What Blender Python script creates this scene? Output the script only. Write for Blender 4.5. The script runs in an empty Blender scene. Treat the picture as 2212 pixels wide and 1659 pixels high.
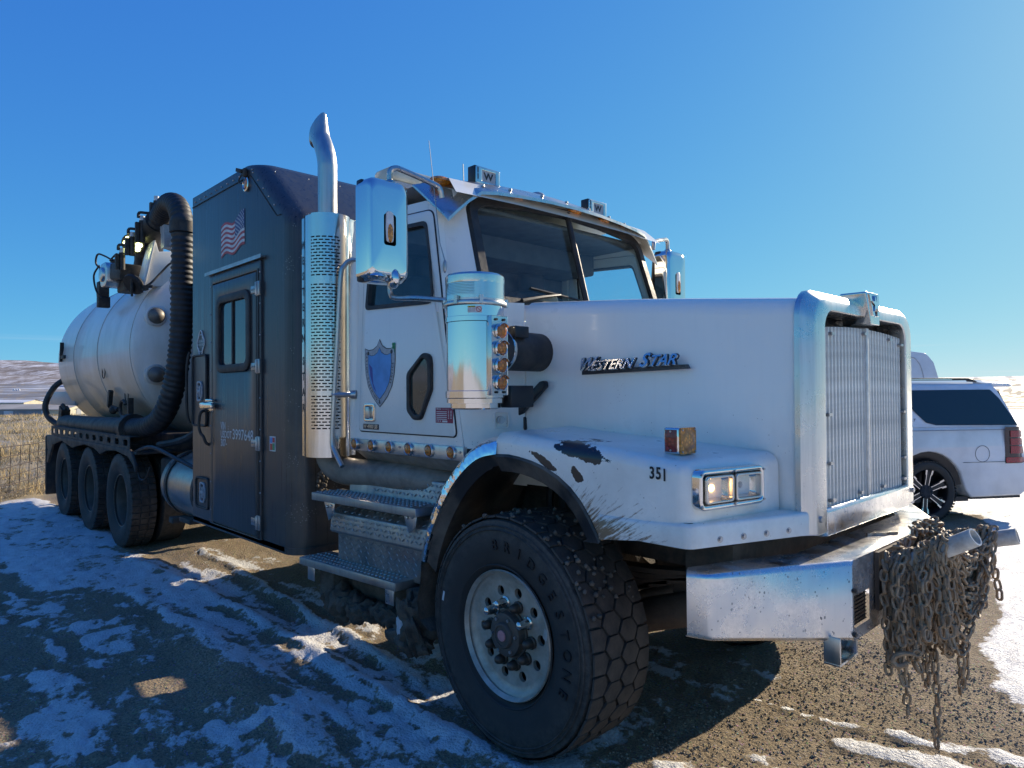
import bpy, bmesh, math, random
import numpy as np
from mathutils import Vector, Matrix
R = math.radians
random.seed(7)
rng = np.random.default_rng(11)
scene = bpy.context.scene
COL = scene.collection

# ------------------------------------------------------------------ camera
CAM = Vector((2.425, -3.489, 1.73))
YAW, PITCH, ROLL = R(43.8), R(0.8), R(0.4)
A0 = Vector((-math.cos(YAW), math.sin(YAW), 0)); R0 = Vector((math.sin(YAW), math.cos(YAW), 0)); ZZ = Vector((0, 0, 1))
fwd = A0 * math.cos(PITCH) + ZZ * math.sin(PITCH)
up0 = -A0 * math.sin(PITCH) + ZZ * math.cos(PITCH)
rt = R0 * math.cos(ROLL) - up0 * math.sin(ROLL)
up = R0 * math.sin(ROLL) + up0 * math.cos(ROLL)
cd = bpy.data.cameras.new('camera'); cam = bpy.data.objects.new('camera', cd); COL.objects.link(cam)
M = Matrix((rt, up, -fwd)).transposed().to_4x4(); M.translation = CAM
cam.matrix_world = M
cd.sensor_width = 36; cd.lens = 36 * 1480 / 2212
cd.clip_start = 0.05; cd.clip_end = 20000
scene.camera = cam

# ------------------------------------------------------------------ sky, sun, exposure
SUN_EL, SUN_AZ = R(24.5), R(0.5)          # azimuth measured from +Y towards +X
world = bpy.data.worlds.new('World'); scene.world = world; world.use_nodes = True
nt = world.node_tree; nt.nodes.clear()
wo = nt.nodes.new('ShaderNodeOutputWorld'); bg = nt.nodes.new('ShaderNodeBackground')
sk = nt.nodes.new('ShaderNodeTexSky'); sk.sky_type = 'NISHITA'; sk.sun_disc = False
sk.sun_elevation = SUN_EL; sk.sun_rotation = SUN_AZ
sk.altitude = 2000; sk.air_density = 0.6; sk.dust_density = 0.8; sk.ozone_density = 8.0
bg.inputs['Strength'].default_value = 0.13
# soft shoulder per channel: the bright sky round the sun keeps its pale blue as in the phone's picture
def wn(typ, **k):
    n = nt.nodes.new('ShaderNode' + typ)
    for a, b in k.items(): setattr(n, a, b)
    return n
ma = wn('VectorMath', operation='MULTIPLY_ADD'); ma.inputs[1].default_value = (0.15, 0.369, 1.337); ma.inputs[2].default_value = (1, 1, 1); nt.links.new(sk.outputs[0], ma.inputs[0])
dv = wn('VectorMath', operation='DIVIDE'); nt.links.new(sk.outputs[0], dv.inputs[0]); nt.links.new(ma.outputs[0], dv.inputs[1])
scl = wn('VectorMath', operation='MULTIPLY'); scl.inputs[1].default_value = (0.385, 0.88, 2.85); nt.links.new(dv.outputs[0], scl.inputs[0])
# thin streaks of cirrus low over the horizon
tc = wn('TexCoord'); mp = wn('Mapping'); mp.inputs['Scale'].default_value = (2.2, 2.2, 95); nt.links.new(tc.outputs['Generated'], mp.inputs[0])
nz = wn('TexNoise'); nz.inputs['Scale'].default_value = 1.3; nz.inputs['Detail'].default_value = 5; nt.links.new(mp.outputs[0], nz.inputs['Vector'])
sx = wn('SeparateXYZ'); nt.links.new(tc.outputs['Generated'], sx.inputs[0])
b1 = wn('MapRange'); b1.inputs[1].default_value = .008; b1.inputs[2].default_value = .028; nt.links.new(sx.outputs[2], b1.inputs[0])
b2 = wn('MapRange'); b2.inputs[1].default_value = .075; b2.inputs[2].default_value = .040; nt.links.new(sx.outputs[2], b2.inputs[0])
th = wn('MapRange'); th.inputs[1].default_value = .60; th.inputs[2].default_value = .74; nt.links.new(nz.outputs['Fac'], th.inputs[0])
m1 = wn('Math', operation='MULTIPLY'); nt.links.new(b1.outputs[0], m1.inputs[0]); nt.links.new(b2.outputs[0], m1.inputs[1])
m2 = wn('Math', operation='MULTIPLY'); nt.links.new(m1.outputs[0], m2.inputs[0]); nt.links.new(th.outputs[0], m2.inputs[1])
m3 = wn('Math', operation='MULTIPLY'); m3.inputs[1].default_value = .6; nt.links.new(m2.outputs[0], m3.inputs[0])
cm = wn('MixRGB'); cm.inputs[2].default_value = (1.9, 2.0, 2.1, 1); nt.links.new(m3.outputs[0], cm.inputs[0]); nt.links.new(scl.outputs[0], cm.inputs[1])
nt.links.new(cm.outputs[0], bg.inputs['Color']); nt.links.new(bg.outputs[0], wo.inputs['Surface'])
sl = bpy.data.lights.new('sun', 'SUN'); sl.energy = 2.2; sl.angle = R(0.5); sl.color = (1.0, 0.87, 0.68)
so = bpy.data.objects.new('sun', sl); COL.objects.link(so)
sdir = Vector((math.sin(SUN_AZ) * math.cos(SUN_EL), math.cos(SUN_AZ) * math.cos(SUN_EL), math.sin(SUN_EL)))
so.rotation_euler = sdir.to_track_quat('Z', 'Y').to_euler(); so.location = sdir * 60
vs = scene.view_settings
vs.view_transform = 'Standard'; vs.look = 'None'; vs.gamma = 1.0; vs.use_curve_mapping = False
vs.exposure = 1.70
scene.cycles.max_bounces = 8
scene.cycles.transparent_max_bounces = 12

# ------------------------------------------------------------------ materials
MATS = {}
class NT:
    """small node helper"""
    def __init__(s, name):
        s.m = bpy.data.materials.new(name); s.m.use_nodes = True; s.t = s.m.node_tree
        s.b = s.t.nodes['Principled BSDF']; s.out = s.t.nodes['Material Output']
    def n(s, typ, **kw):
        nd = s.t.nodes.new('ShaderNode' + typ)
        for k, v in kw.items():
            if k.startswith('i_'): nd.inputs[k[2:].replace('_', ' ')].default_value = v
            else: setattr(nd, k, v)
        return nd
    def l(s, a, b): s.t.links.new(a, b)
    def pos(s, kind='Geometry'):
        if kind == 'Geometry': return s.n('NewGeometry').outputs['Position']
        return s.n('TexCoord').outputs['Object']
    def scale(s, vec, sc):
        mp = s.n('Mapping'); mp.inputs['Scale'].default_value = sc; s.l(vec, mp.inputs['Vector']); return mp.outputs[0]
    def noise(s, vec, scale, detail=4, rough=.55, dist=0):
        nd = s.n('TexNoise'); nd.inputs['Scale'].default_value = scale; nd.inputs['Detail'].default_value = detail
        nd.inputs['Roughness'].default_value = rough; nd.inputs['Distortion'].default_value = dist
        s.l(vec, nd.inputs['Vector']); return nd.outputs['Fac']
    def ramp(s, fac, *stops):
        r = s.n('ValToRGB'); e = r.color_ramp.elements
        while len(e) < len(stops): e.new(.5)
        for k, (p, c) in enumerate(stops):
            e[k].position = p; e[k].color = (c, c, c, 1) if isinstance(c, (int, float)) else (*c, 1)
        s.l(fac, r.inputs[0]); return r.outputs[0]
    def math(s, op, a, b=None, c=None, clamp=False):
        nd = s.n('Math', operation=op, use_clamp=clamp)
        for k, v in enumerate((a, b, c)):
            if v is None: continue
            if isinstance(v, (int, float)): nd.inputs[k].default_value = v
            else: s.l(v, nd.inputs[k])
        return nd.outputs[0]
    def mix(s, fac, a, b):
        nd = s.n('MixRGB')
        for k, v in ((0, fac), (1, a), (2, b)):
            if isinstance(v, (int, float)): nd.inputs[k].default_value = v
            elif isinstance(v, tuple): nd.inputs[k].default_value = (*v, 1)
            else: s.l(v, nd.inputs[k])
        return nd.outputs[0]
    def xyz(s, vec):
        nd = s.n('SeparateXYZ'); s.l(vec, nd.inputs[0]); return nd.outputs
    def mr(s, v, a, b, c=0, d=1):
        nd = s.n('MapRange'); s.l(v, nd.inputs[0])
        for k, x in zip((1, 2, 3, 4), (a, b, c, d)): nd.inputs[k].default_value = x
        return nd.outputs[0]
    def bump(s, h, strength=.3, dist=.01):
        b = s.n('Bump'); b.inputs['Strength'].default_value = strength; b.inputs['Distance'].default_value = dist
        s.l(h, b.inputs['Height']); s.l(b.outputs[0], s.b.inputs['Normal'])
    def set(s, **kw):
        for k, v in kw.items():
            i = s.b.inputs[k.replace('_', ' ')]
            if isinstance(v, (int, float)): i.default_value = v
            elif isinstance(v, tuple): i.default_value = (*v, 1)
            else: s.l(v, i)
        return s

def simple(name, col, rough=.5, metal=0, spec=.5, grime=0.0, gscale=12, gcol=(.16, .12, .08), bumpy=0, coat=0):
    """plain material with a little procedural variation"""
    s = NT(name); p = s.pos('Object')
    nz = s.noise(p, gscale, 5)
    c2 = tuple(x * .78 for x in col)
    c = s.mix(s.ramp(nz, (.35, 0.0), (.65, 1.0)), col, c2)
    if grime:
        g = s.noise(p, gscale * .6, 8, .65)
        c = s.mix(s.math('MULTIPLY', s.ramp(g, (.42, 0.0), (.68, 1.0)), grime), c, gcol)
    s.set(Base_Color=c, Metallic=metal, Roughness=s.mr(nz, .3, .7, max(.02, rough - .06), min(1, rough + .08)))
    s.b.inputs['Specular IOR Level'].default_value = spec
    s.b.inputs['Coat Weight'].default_value = coat
    if bumpy: s.bump(s.noise(p, gscale * 3, 6, .6), bumpy, .01)
    MATS[name] = s.m; return s.m

def m_white():
    s = NT('white_paint'); p = s.pos(); X = s.xyz(p)
    base = (.86, .84, .76)
    # faint vertical wash streaks
    st = s.noise(s.scale(p, (14, 14, .7)), 2.2, 5, .6)
    c = s.mix(s.math('MULTIPLY', s.ramp(st, (.50, 0.0), (.80, 1.0)), .08), base, (.55, .52, .47))
    # road grime low on the body, broken up
    low = s.mr(X[2], 1.75, 1.15); lown = s.noise(p, 5, 7, .65)
    c = s.mix(s.math('MULTIPLY', s.math('MULTIPLY', low, s.ramp(lown, (.35, 0.0), (.75, 1.0))), .45), c, (.36, .31, .25))
    # mud thrown forward off the front tyre: streaks radiating from the hub
    zx = s.math('SUBTRACT', X[2], .72); ang = s.math('ARCTAN2', zx, X[0])
    rad = s.math('SQRT', s.math('ADD', s.math('POWER', X[0], 2), s.math('POWER', zx, 2)))
    cm = s.n('CombineXYZ'); s.l(s.math('MULTIPLY', ang, 75), cm.inputs[0]); s.l(s.math('MULTIPLY', rad, 11), cm.inputs[1])
    s.l(s.math('MULTIPLY', X[1], 5), cm.inputs[2])
    sp = s.noise(cm.outputs[0], 1.0, 6, .7)
    mask = s.math('MULTIPLY', s.mr(rad, 1.12, .74), s.mr(X[2], 1.42, 1.16))
    mask = s.math('MULTIPLY', mask, s.mr(X[0], .1, .45))
    k = s.math('ADD', sp, s.math('MULTIPLY', mask, .34))
    c = s.mix(s.math('MULTIPLY', s.ramp(k, (.68, 0.0), (.80, 1.0)), s.math('GREATER_THAN', mask, .01)), c, (.20, .13, .07))
    # flying specks
    v = s.n('TexVoronoi'); v.inputs['Scale'].default_value = 55; s.l(p, v.inputs['Vector'])
    sel = s.noise(p, 9, 3)
    spk = s.math('MULTIPLY', s.math('LESS_THAN', v.outputs['Distance'], .13), s.math('GREATER_THAN', sel, .6))
    c = s.mix(s.math('MULTIPLY', spk, s.mr(X[2], 1.9, 1.3, .1, .8)), c, (.10, .075, .05))
    # paint knocked off the fender shoulder
    nz = s.noise(p, 24, 5, .65)
    tot = None
    for (cx, cz, a, b, tilt) in ((.50, 1.475, .15, .034, -.18), (.275, 1.425, .075, .02, -.45), (.475, 1.375, .035, .03, -.6), (.36, 1.49, .03, .014, -.3)):
        dx = s.math('SUBTRACT', X[0], cx); dz = s.math('SUBTRACT', X[2], s.math('ADD', cz, s.math('MULTIPLY', dx, tilt)))
        d = s.math('ADD', s.math('POWER', s.math('DIVIDE', dx, a), 2), s.math('POWER', s.math('DIVIDE', dz, b), 2))
        d = s.math('ADD', d, s.math('MULTIPLY', s.math('SUBTRACT', nz, .5), 3.2))
        h = s.math('MULTIPLY', s.math('LESS_THAN', d, 1.0), s.math('LESS_THAN', X[1], -1.02))
        tot = h if tot is None else s.math('MAXIMUM', tot, h)
    c = s.mix(tot, c, (.012, .012, .016))
    s.set(Base_Color=c, Roughness=s.mr(lown, .3, .7, .25, .42), Coat_Weight=.35, Coat_Roughness=.08)
    s.bump(s.noise(p, 1.9, 3), .16, .02)
    MATS['white'] = s.m
def m_black():
    s = NT('black_sleeper_skin'); p = s.pos(); X = s.xyz(p)
    st = s.noise(s.scale(p, (26, 26, .5)), 2, 6, .65)
    c = s.mix(s.ramp(st, (.4, 0.0), (.75, 1.0)), (.026, .027, .031), (.062, .065, .070))
    n2 = s.noise(p, 3.5, 8, .65)
    low = s.mr(X[2], 1.75, .7)
    c = s.mix(s.math('MULTIPLY', low, s.ramp(n2, (.3, .15), (.7, .8))), c, (.095, .08, .062))
    front = s.math('MULTIPLY', s.mr(X[0], -2.34, -2.25), s.mr(X[2], 2.0, 1.0, .25, 1))
    c = s.mix(s.math('MULTIPLY', front, s.ramp(s.noise(p, 7, 5), (.35, 0.0), (.7, .85))), c, (.11, .085, .06))
    v = s.n('TexVoronoi'); v.inputs['Scale'].default_value = 60; s.l(p, v.inputs['Vector'])
    sp = s.math('MULTIPLY', s.math('LESS_THAN', v.outputs['Distance'], .17), s.math('GREATER_THAN', s.noise(p, 5, 4), .56))
    c = s.mix(s.math('MULTIPLY', sp, s.mr(X[0], -2.36, -2.25, 0, .9)), c, (.42, .38, .32))
    s.set(Base_Color=c, Roughness=s.mr(st, .3, .75, .24, .46))
    s.b.inputs['Specular IOR Level'].default_value = .6
    s.bump(s.noise(s.scale(p, (9, 9, .5)), 2, 4), .10, .02)
    MATS['black'] = s.m
def m_tank():
    s = NT('cream_tank_paint'); p = s.pos(); X = s.xyz(p)
    n1 = s.noise(s.scale(p, (1, 1, .45)), 2.5, 7, .62); n2 = s.noise(s.scale(p, (8, 8, .5)), 2, 6, .6)
    f = s.math('ADD', s.mr(X[2], 3.0, 1.3), s.math('MULTIPLY', s.math('SUBTRACT', n1, .5), .9), clamp=True)
    c = s.mix(s.ramp(f, (.16, 0.0), (.95, 1.0)), (.74, .73, .70), (.34, .285, .21))
    c = s.mix(s.math('MULTIPLY', s.ramp(n2, (.55, 0.0), (.85, 1.0)), .35), c, (.36, .31, .25))
    s.set(Base_Color=c, Roughness=.36); s.b.inputs['Coat Weight'].default_value = .2
    MATS['tank'] = s.m
def m_metal(name, col, rough, spots=0.0, streak=0.0, wav=0.0, bscale=1.6):
    s = NT(name); p = s.pos('Object')
    n1 = s.noise(p, 5, 6, .6)
    c = col; r = s.mr(n1, .3, .75, max(.02, rough * .6), rough * 1.5); met = 1.0
    if streak:
        n2 = s.noise(s.scale(p, (18, 18, .8)), 2, 5, .65)
        c = s.mix(s.math('MULTIPLY', s.ramp(n2, (.45, 0.0), (.8, 1.0)), streak), c, tuple(x * .45 for x in col))
    if spots:
        v = s.n('TexVoronoi'); v.inputs['Scale'].default_value = 70; v.inputs['Randomness'].default_value = 1; s.l(s.scale(p, (1, 1, .8)), v.inputs['Vector'])
        sel = s.noise(p, 27, 3, .6)
        thr = s.mr(sel, .45, .72, 0, .42)
        sp = s.math('LESS_THAN', v.outputs['Distance'], thr)
        c = s.mix(s.math('MULTIPLY', sp, spots), c, (.10, .095, .085))
        haze = s.ramp(s.noise(p, 7, 7, .7), (.38, 0.0), (.62, 1.0))
        c = s.mix(s.math('MULTIPLY', haze, spots * .45), c, (.62, .61, .58))
        met = s.math('SUBTRACT', 1.0, s.math('MULTIPLY', s.math('MAXIMUM', sp, s.math('MULTIPLY', haze, .5)), spots))
    s.set(Base_Color=c, Metallic=met, Roughness=r)
    if wav: s.bump(s.noise(p, bscale, 2), wav, .03)
    MATS[name] = s.m
def m_glass(name, tint, gloss_rough=.01, fres=1.5, dust=0.0):
    s = NT(name); t = s.t
    tr = s.n('BsdfTransparent'); tr.inputs[0].default_value = (*tint, 1)
    gl = s.n('BsdfGlossy'); gl.inputs['Roughness'].default_value = gloss_rough; gl.inputs['Color'].default_value = (.95, .97, 1, 1)
    fr = s.n('Fresnel'); geo = s.n('NewGeometry')
    s.l(s.mr(geo.outputs['Backfacing'], 0, 1, fres, 1 / fres), fr.inputs[0])
    mx = s.n('MixShader'); s.l(fr.outputs[0], mx.inputs[0]); s.l(tr.outputs[0], mx.inputs[1]); s.l(gl.outputs[0], mx.inputs[2])
    o = mx.outputs[0]
    if dust:
        p = s.pos(); X = s.xyz(p)
        d = s.n('BsdfDiffuse'); d.inputs[0].default_value = (.5, .5, .46, 1)
        f = s.math('MULTIPLY', s.ramp(s.noise(p, 9, 8, .7), (.4, .15), (.75, 1.0)), s.mr(X[2], 2.6, 2.2, .15, 1))
        v = s.n('TexVoronoi'); v.inputs['Scale'].default_value = 120; s.l(p, v.inputs['Vector'])
        f = s.math('ADD', f, s.math('MULTIPLY', s.math('LESS_THAN', v.outputs['Distance'], .12), .8))
        m2 = s.n('MixShader'); s.l(s.math('MULTIPLY', f, dust), m2.inputs[0]); s.l(o, m2.inputs[1]); s.l(d.outputs[0], m2.inputs[2]); o = m2.outputs[0]
    s.l(o, s.out.inputs['Surface']); MATS[name] = s.m
def m_lens(name, col, emit=0):
    s = NT(name); p = s.pos('Object')
    v = s.n('TexVoronoi'); v.inputs['Scale'].default_value = 70; s.l(p, v.inputs['Vector'])
    c = s.mix(s.ramp(v.outputs['Distance'], (.1, 0.0), (.6, 1.0)), col, tuple(x * .45 for x in col))
    s.set(Base_Color=c, Roughness=.18, Coat_Weight=.6, Coat_Roughness=.05)
    s.bump(v.outputs['Distance'], .5, .004)
    if emit:
        s.b.inputs['Emission Color'].default_value = (*col, 1); s.b.inputs['Emission Strength'].default_value = emit
    MATS[name] = s.m
def m_tyre():
    s = NT('tyre_rubber'); p = s.pos('Object'); X = s.xyz(p)
    n1 = s.noise(p, 6, 7, .65); n2 = s.noise(p, 26, 6, .7)
    rad = s.math('SQRT', s.math('ADD', s.math('POWER', X[0], 2), s.math('POWER', X[2], 2)))
    ring = s.math('MULTIPLY', s.mr(rad, .40, .53), s.ramp(n2, (.38, 0.0), (.72, 1.0)))
    c = s.mix(s.math('MULTIPLY', s.ramp(n1, (.35, 0.0), (.75, 1.0)), .5), (.032, .030, .028), (.085, .075, .063))
    c = s.mix(s.math('MULTIPLY', ring, .6), c, (.16, .138, .11))
    s.set(Base_Color=c, Roughness=s.mr(n1, .3, .7, .55, .85)); s.b.inputs['Specular IOR Level'].default_value = .35
    s.bump(n2, .25, .006); MATS['tyre'] = s.m
def m_perf():
    s = NT('perforated_sheet'); p = s.pos('Object'); X = s.xyz(p)
    ang = s.math('ARCTAN2', X[1], X[0])
    u = s.math('MULTIPLY', ang, 23.5); w = s.math('MULTIPLY', X[2], 135)
    row = s.math('FLOOR', w); u = s.math('ADD', u, s.math('MULTIPLY', s.math('MODULO', row, 2), .5))
    fu = s.math('SUBTRACT', s.math('FRACT', u), .5); fw = s.math('SUBTRACT', s.math('FRACT', w), .5)
    d = s.math('SQRT', s.math('ADD', s.math('POWER', fu, 2), s.math('POWER', fw, 2)))
    hole = s.math('LESS_THAN', d, .36)
    s.set(Base_Color=s.mix(hole, (.72, .73, .75), (.01, .01, .01)), Metallic=s.math('SUBTRACT', 1, hole), Roughness=.2)
    MATS['perf'] = s.m
def m_mud(name, c1, c2, sc=9):
    s = NT(name); p = s.pos(); n1 = s.noise(p, sc, 9, .7); n2 = s.noise(p, sc * 6, 5, .7)
    s.set(Base_Color=s.mix(s.ramp(n1, (.35, 0.0), (.68, 1.0)), c1, c2), Roughness=.9)
    s.bump(n2, .8, .012); MATS[name] = s.m
m_white(); m_black(); m_tank(); m_tyre(); m_perf()
m_metal('chrome', (.78, .75, .71), .07, wav=.03)
m_metal('chrome_wavy', (.84, .85, .87), .05, wav=.45, bscale=11)
m_metal('polished', (.70, .67, .63), .17, streak=.35, wav=.03)
m_metal('brushed', (.64, .61, .57), .32, streak=.35)
m_metal('frame_alu', (.70, .68, .64), .30, spots=.12, streak=.35)
m_metal('bumper_alu', (.74, .72, .69), .26, spots=.8, streak=.15)
simple('grille_alu', (.72, .70, .64), .42, metal=.15, grime=.35, gscale=20, gcol=(.34, .32, .28))
simple('rim_alu', (.52, .475, .39), .45, metal=.35, grime=.55, gscale=14, gcol=(.20, .165, .12))
m_metal('tread_plate', (.44, .42, .39), .5, streak=.5)
m_metal('steel_pipe', (.55, .53, .50), .33, streak=.45)
m_glass('glass', (.82, .95, .98), .005, 1.42, dust=.12)
m_glass('glass_side', (.62, .78, .86), .005, 1.5, dust=.04)
m_glass('lens_clear', (.95, .96, .97), .02, 1.45)
m_lens('amber', (.85, .26, .02)); m_lens('red_lens', (.35, .02, .012)); m_lens('orange_lens', (.95, .33, .02)); m_lens('tail_red', (.55, .02, .03))
simple('dark_glass', (.010, .013, .018), .04, spec=.7)
simple('sleeper_glass', (.03, .036, .045), .05, spec=1.0)
simple('suv_glass', (.012, .015, .02), .05, spec=.8)
simple('rubber', (.018, .018, .02), .55, grime=.25, bumpy=.15)
simple('flare_rubber', (.020, .019, .019), .45, grime=.95, gscale=4, gcol=(.19, .15, .11), bumpy=.3)
simple('black_plastic', (.014, .014, .016), .38)
simple('dark_metal', (.035, .033, .032), .6, metal=.3, grime=.5, bumpy=.2)
simple('frame_steel', (.042, .037, .033), .7, grime=.8, gcol=(.13, .098, .07), bumpy=.3)
simple('hose', (.020, .020, .021), .55, grime=.45, gscale=7, gcol=(.07, .06, .05), bumpy=.2)
simple('hinge_steel', (.50, .50, .50), .35, metal=.8, grime=.3)
simple('letter_white', (.72, .72, .70), .5, grime=.25, gscale=40, gcol=(.2, .2, .2))
simple('letter_black', (.012, .012, .014), .5)
simple('cab_trim', (.11, .115, .12), .7)
simple('cab_dark', (.035, .036, .04), .8)
simple('seat_cloth', (.05, .055, .065), .9)
simple('flag_red', (.50, .06, .06), .5, grime=.2); simple('flag_white', (.68, .66, .64), .5, grime=.2); simple('flag_blue', (.05, .07, .20), .5)
simple('decal_blue', (.07, .30, .66), .35); simple('decal_deep_blue', (.02, .05, .32), .35); simple('decal_grey', (.42, .43, .45), .4, grime=.3, gscale=60, gcol=(.25, .25, .26)); simple('decal_green', (.02, .30, .12), .4)
simple('decal_maroon', (.30, .02, .06), .4); simple('decal_white', (.75, .74, .72), .4); simple('decal_yellow', (.75, .6, .05), .4); simple('decal_red', (.6, .05, .04), .4)
simple('peg_paint', (.70, .69, .64), .45, grime=.55, gscale=22, gcol=(.22, .14, .08))
simple('rust_steel', (.40, .28, .17), .6, metal=.1, grime=.8, gscale=30, gcol=(.17, .11, .065), bumpy=.3)
simple('sill_panel', (.36, .32, .26), .5, metal=.3, grime=.5, gcol=(.15, .12, .09))
simple('brown_steel', (.12, .085, .06), .8, grime=.6, gcol=(.07, .05, .04), bumpy=.5)
simple('badge_grey', (.06, .065, .075), .3, metal=.4)
simple('pink_cap', (.55, .25, .25), .5); simple('worn_white', (.62, .62, .6), .5, grime=.5)
simple('suv_paint', (.78, .79, .80), .2, coat=.6, grime=.05, gscale=2, gcol=(.5, .46, .4))
simple('lightbar_plastic', (.62, .60, .48), .3)
m_mud('mud', (.05, .041, .031), (.15, .118, .083)); m_mud('mud_pale', (.10, .085, .065), (.20, .17, .135))
# a few more plain materials
def more_mats():
    simple('peep_glass', (.03, .05, .045), .05, spec=.8); simple('brown_exhaust', (.30, .26, .21), .6, metal=.3, grime=.6, gcol=(.10, .08, .06))
    simple('tank_seam', (.45, .41, .35), .5); simple('tank_port', (.20, .19, .17), .5, metal=.4, grime=.6)
    m_metal('tank_alu', (.42, .39, .35), .38, spots=.2, streak=.4); simple('snow_ice', (.55, .56, .58), .5, grime=.4, bumpy=.4)
    simple('tyre_letter', (.012, .012, .013), .45); simple('tread_rubber', (.034, .031, .028), .75, grime=.8, gcol=(.11, .09, .07), bumpy=.2)
    simple('hub_steel', (.115, .10, .085), .6, metal=.4, grime=.5); simple('nut_dark', (.045, .035, .028), .42, metal=.4, grime=.4)
    simple('rim_edge', (.30, .265, .215), .5, metal=.3, grime=.5); simple('rim_dark', (.11, .088, .064), .6, metal=.2, grime=.7, gcol=(.11, .085, .06)); simple('tail_dark', (.03, .008, .01), .12, coat=.5)
more_mats()
# ------------------------------------------------------------------ mesh helpers
class Sh:
    """collects shapes, then links them as ONE mesh object"""
    def __init__(s): s.v = []; s.f = []; s.m = []; s.cur = 0
    def add(s, v, f, flip=False):
        o = len(s.v); s.v += [tuple(p) for p in v]
        for q in f:
            q = [o + i for i in q]
            s.f.append(q[::-1] if flip else q); s.m.append(s.cur)
        return s
    def box(s, c, d, rot=None):
        c = Vector(c); h = [x / 2 for x in d]; P = []
        for sx in (-1, 1):
            for sy in (-1, 1):
                for sz in (-1, 1):
                    p = Vector((sx * h[0], sy * h[1], sz * h[2]))
                    if rot is not None: p = rot @ p
                    P.append(c + p)
        return s.add(P, [(0, 1, 3, 2), (4, 6, 7, 5), (0, 4, 5, 1), (2, 3, 7, 6), (0, 2, 6, 4), (1, 5, 7, 3)])
    def bx(s, x0, x1, y0, y1, z0, z1): return s.box(((x0 + x1) / 2, (y0 + y1) / 2, (z0 + z1) / 2), (abs(x1 - x0), abs(y1 - y0), abs(z1 - z0)))
    def loft(s, rings, closed=True, caps=True, flip=False):
        n = len(rings[0]); V = [p for r in rings for p in r]; F = []
        for i in range(len(rings) - 1):
            for j in range(n if closed else n - 1):
                k = (j + 1) % n
                F.append((i * n + j, i * n + k, (i + 1) * n + k, (i + 1) * n + j))
        if caps and closed:
            F.append(tuple(range(n))[::-1]); F.append(tuple((len(rings) - 1) * n + j for j in range(n)))
        return s.add(V, F, flip)
    def prism(s, poly, axis, a, b, shear=None):
        """poly in the plane normal to axis; 'y': (x,z)  'x': (y,z)  'z': (x,y)"""
        def P(q, t):
            if axis == 'y': p = [q[0], t, q[1]]
            elif axis == 'x': p = [t, q[0], q[1]]
            else: p = [q[0], q[1], t]
            return shear(p) if shear else p
        ar = sum(poly[i][0] * poly[(i + 1) % len(poly)][1] - poly[(i + 1) % len(poly)][0] * poly[i][1] for i in range(len(poly)))
        fl = (ar > 0) == (b > a)
        if axis == 'y': fl = not fl
        return s.loft([[P(q, a) for q in poly], [P(q, b) for q in poly]], flip=not fl)
    def plate_hole(s, outer, inner, axis, a, b, shear=None, outer_wall=True):
        """ring plate between two loops with equal counts, thickness a..b"""
        def P(q, t):
            if axis == 'y': p = [q[0], t, q[1]]
            elif axis == 'x': p = [t, q[0], q[1]]
            else: p = [q[0], q[1], t]
            return shear(p) if shear else p
        n = len(outer)
        V = [P(q, a) for q in outer] + [P(q, a) for q in inner] + [P(q, b) for q in outer] + [P(q, b) for q in inner]
        F = []
        for i in range(n):
            j = (i + 1) % n
            F += [(i, j, n + j, n + i), (2 * n + i, 3 * n + i, 3 * n + j, 2 * n + j), (n + i, n + j, 3 * n + j, 3 * n + i)]
            if outer_wall: F.append((i, 2 * n + i, 2 * n + j, j))
        return s.add(V, F)
    def cyl(s, p0, p1, r0, r1=None, n=20, caps=True):
        p0 = Vector(p0); p1 = Vector(p1); r1 = r0 if r1 is None else r1
        d = (p1 - p0).normalized(); x = d.orthogonal().normalized(); y = d.cross(x)
        ring = lambda p, r: [p + (x * math.cos(t) + y * math.sin(t)) * r for t in [2 * math.pi * i / n for i in range(n)]]
        return s.loft([ring(p0, r0), ring(p1, r1)], caps=caps)
    def tube(s, pts, r, n=10, caps=True):
        pts = [Vector(p) for p in pts]; rings = []; x = None
        rr = r if isinstance(r, (list, tuple)) else [r] * len(pts)
        for i, p in enumerate(pts):
            d = (pts[min(i + 1, len(pts) - 1)] - pts[max(i - 1, 0)]).normalized()
            if x is None: x = d.orthogonal().normalized()
            else: x = (x - d * x.dot(d)).normalized()
            y = d.cross(x)
            rings.append([p + (x * math.cos(t) + y * math.sin(t)) * rr[i] for t in [2 * math.pi * k / n for k in range(n)]])
        return s.loft(rings, caps=caps)
    def lathe(s, prof, o=(0, 0, 0), axis='z', n=32, a0=0, a1=2 * math.pi):
        """prof: (radius, offset along the axis)"""
        o = Vector(o); full = abs(a1 - a0 - 2 * math.pi) < 1e-6
        k = n if full else n + 1; rings = []
        for i in range(k):
            t = a0 + (a1 - a0) * i / n; c, q = math.cos(t), math.sin(t)
            if axis == 'z': rings.append([o + Vector((r * c, r * q, h)) for r, h in prof])
            elif axis == 'y': rings.append([o + Vector((r * c, h, r * q)) for r, h in prof])
            else: rings.append([o + Vector((h, r * c, r * q)) for r, h in prof])
        if full: rings.append(rings[0])
        return s.loft(rings, closed=False, caps=False)
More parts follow.
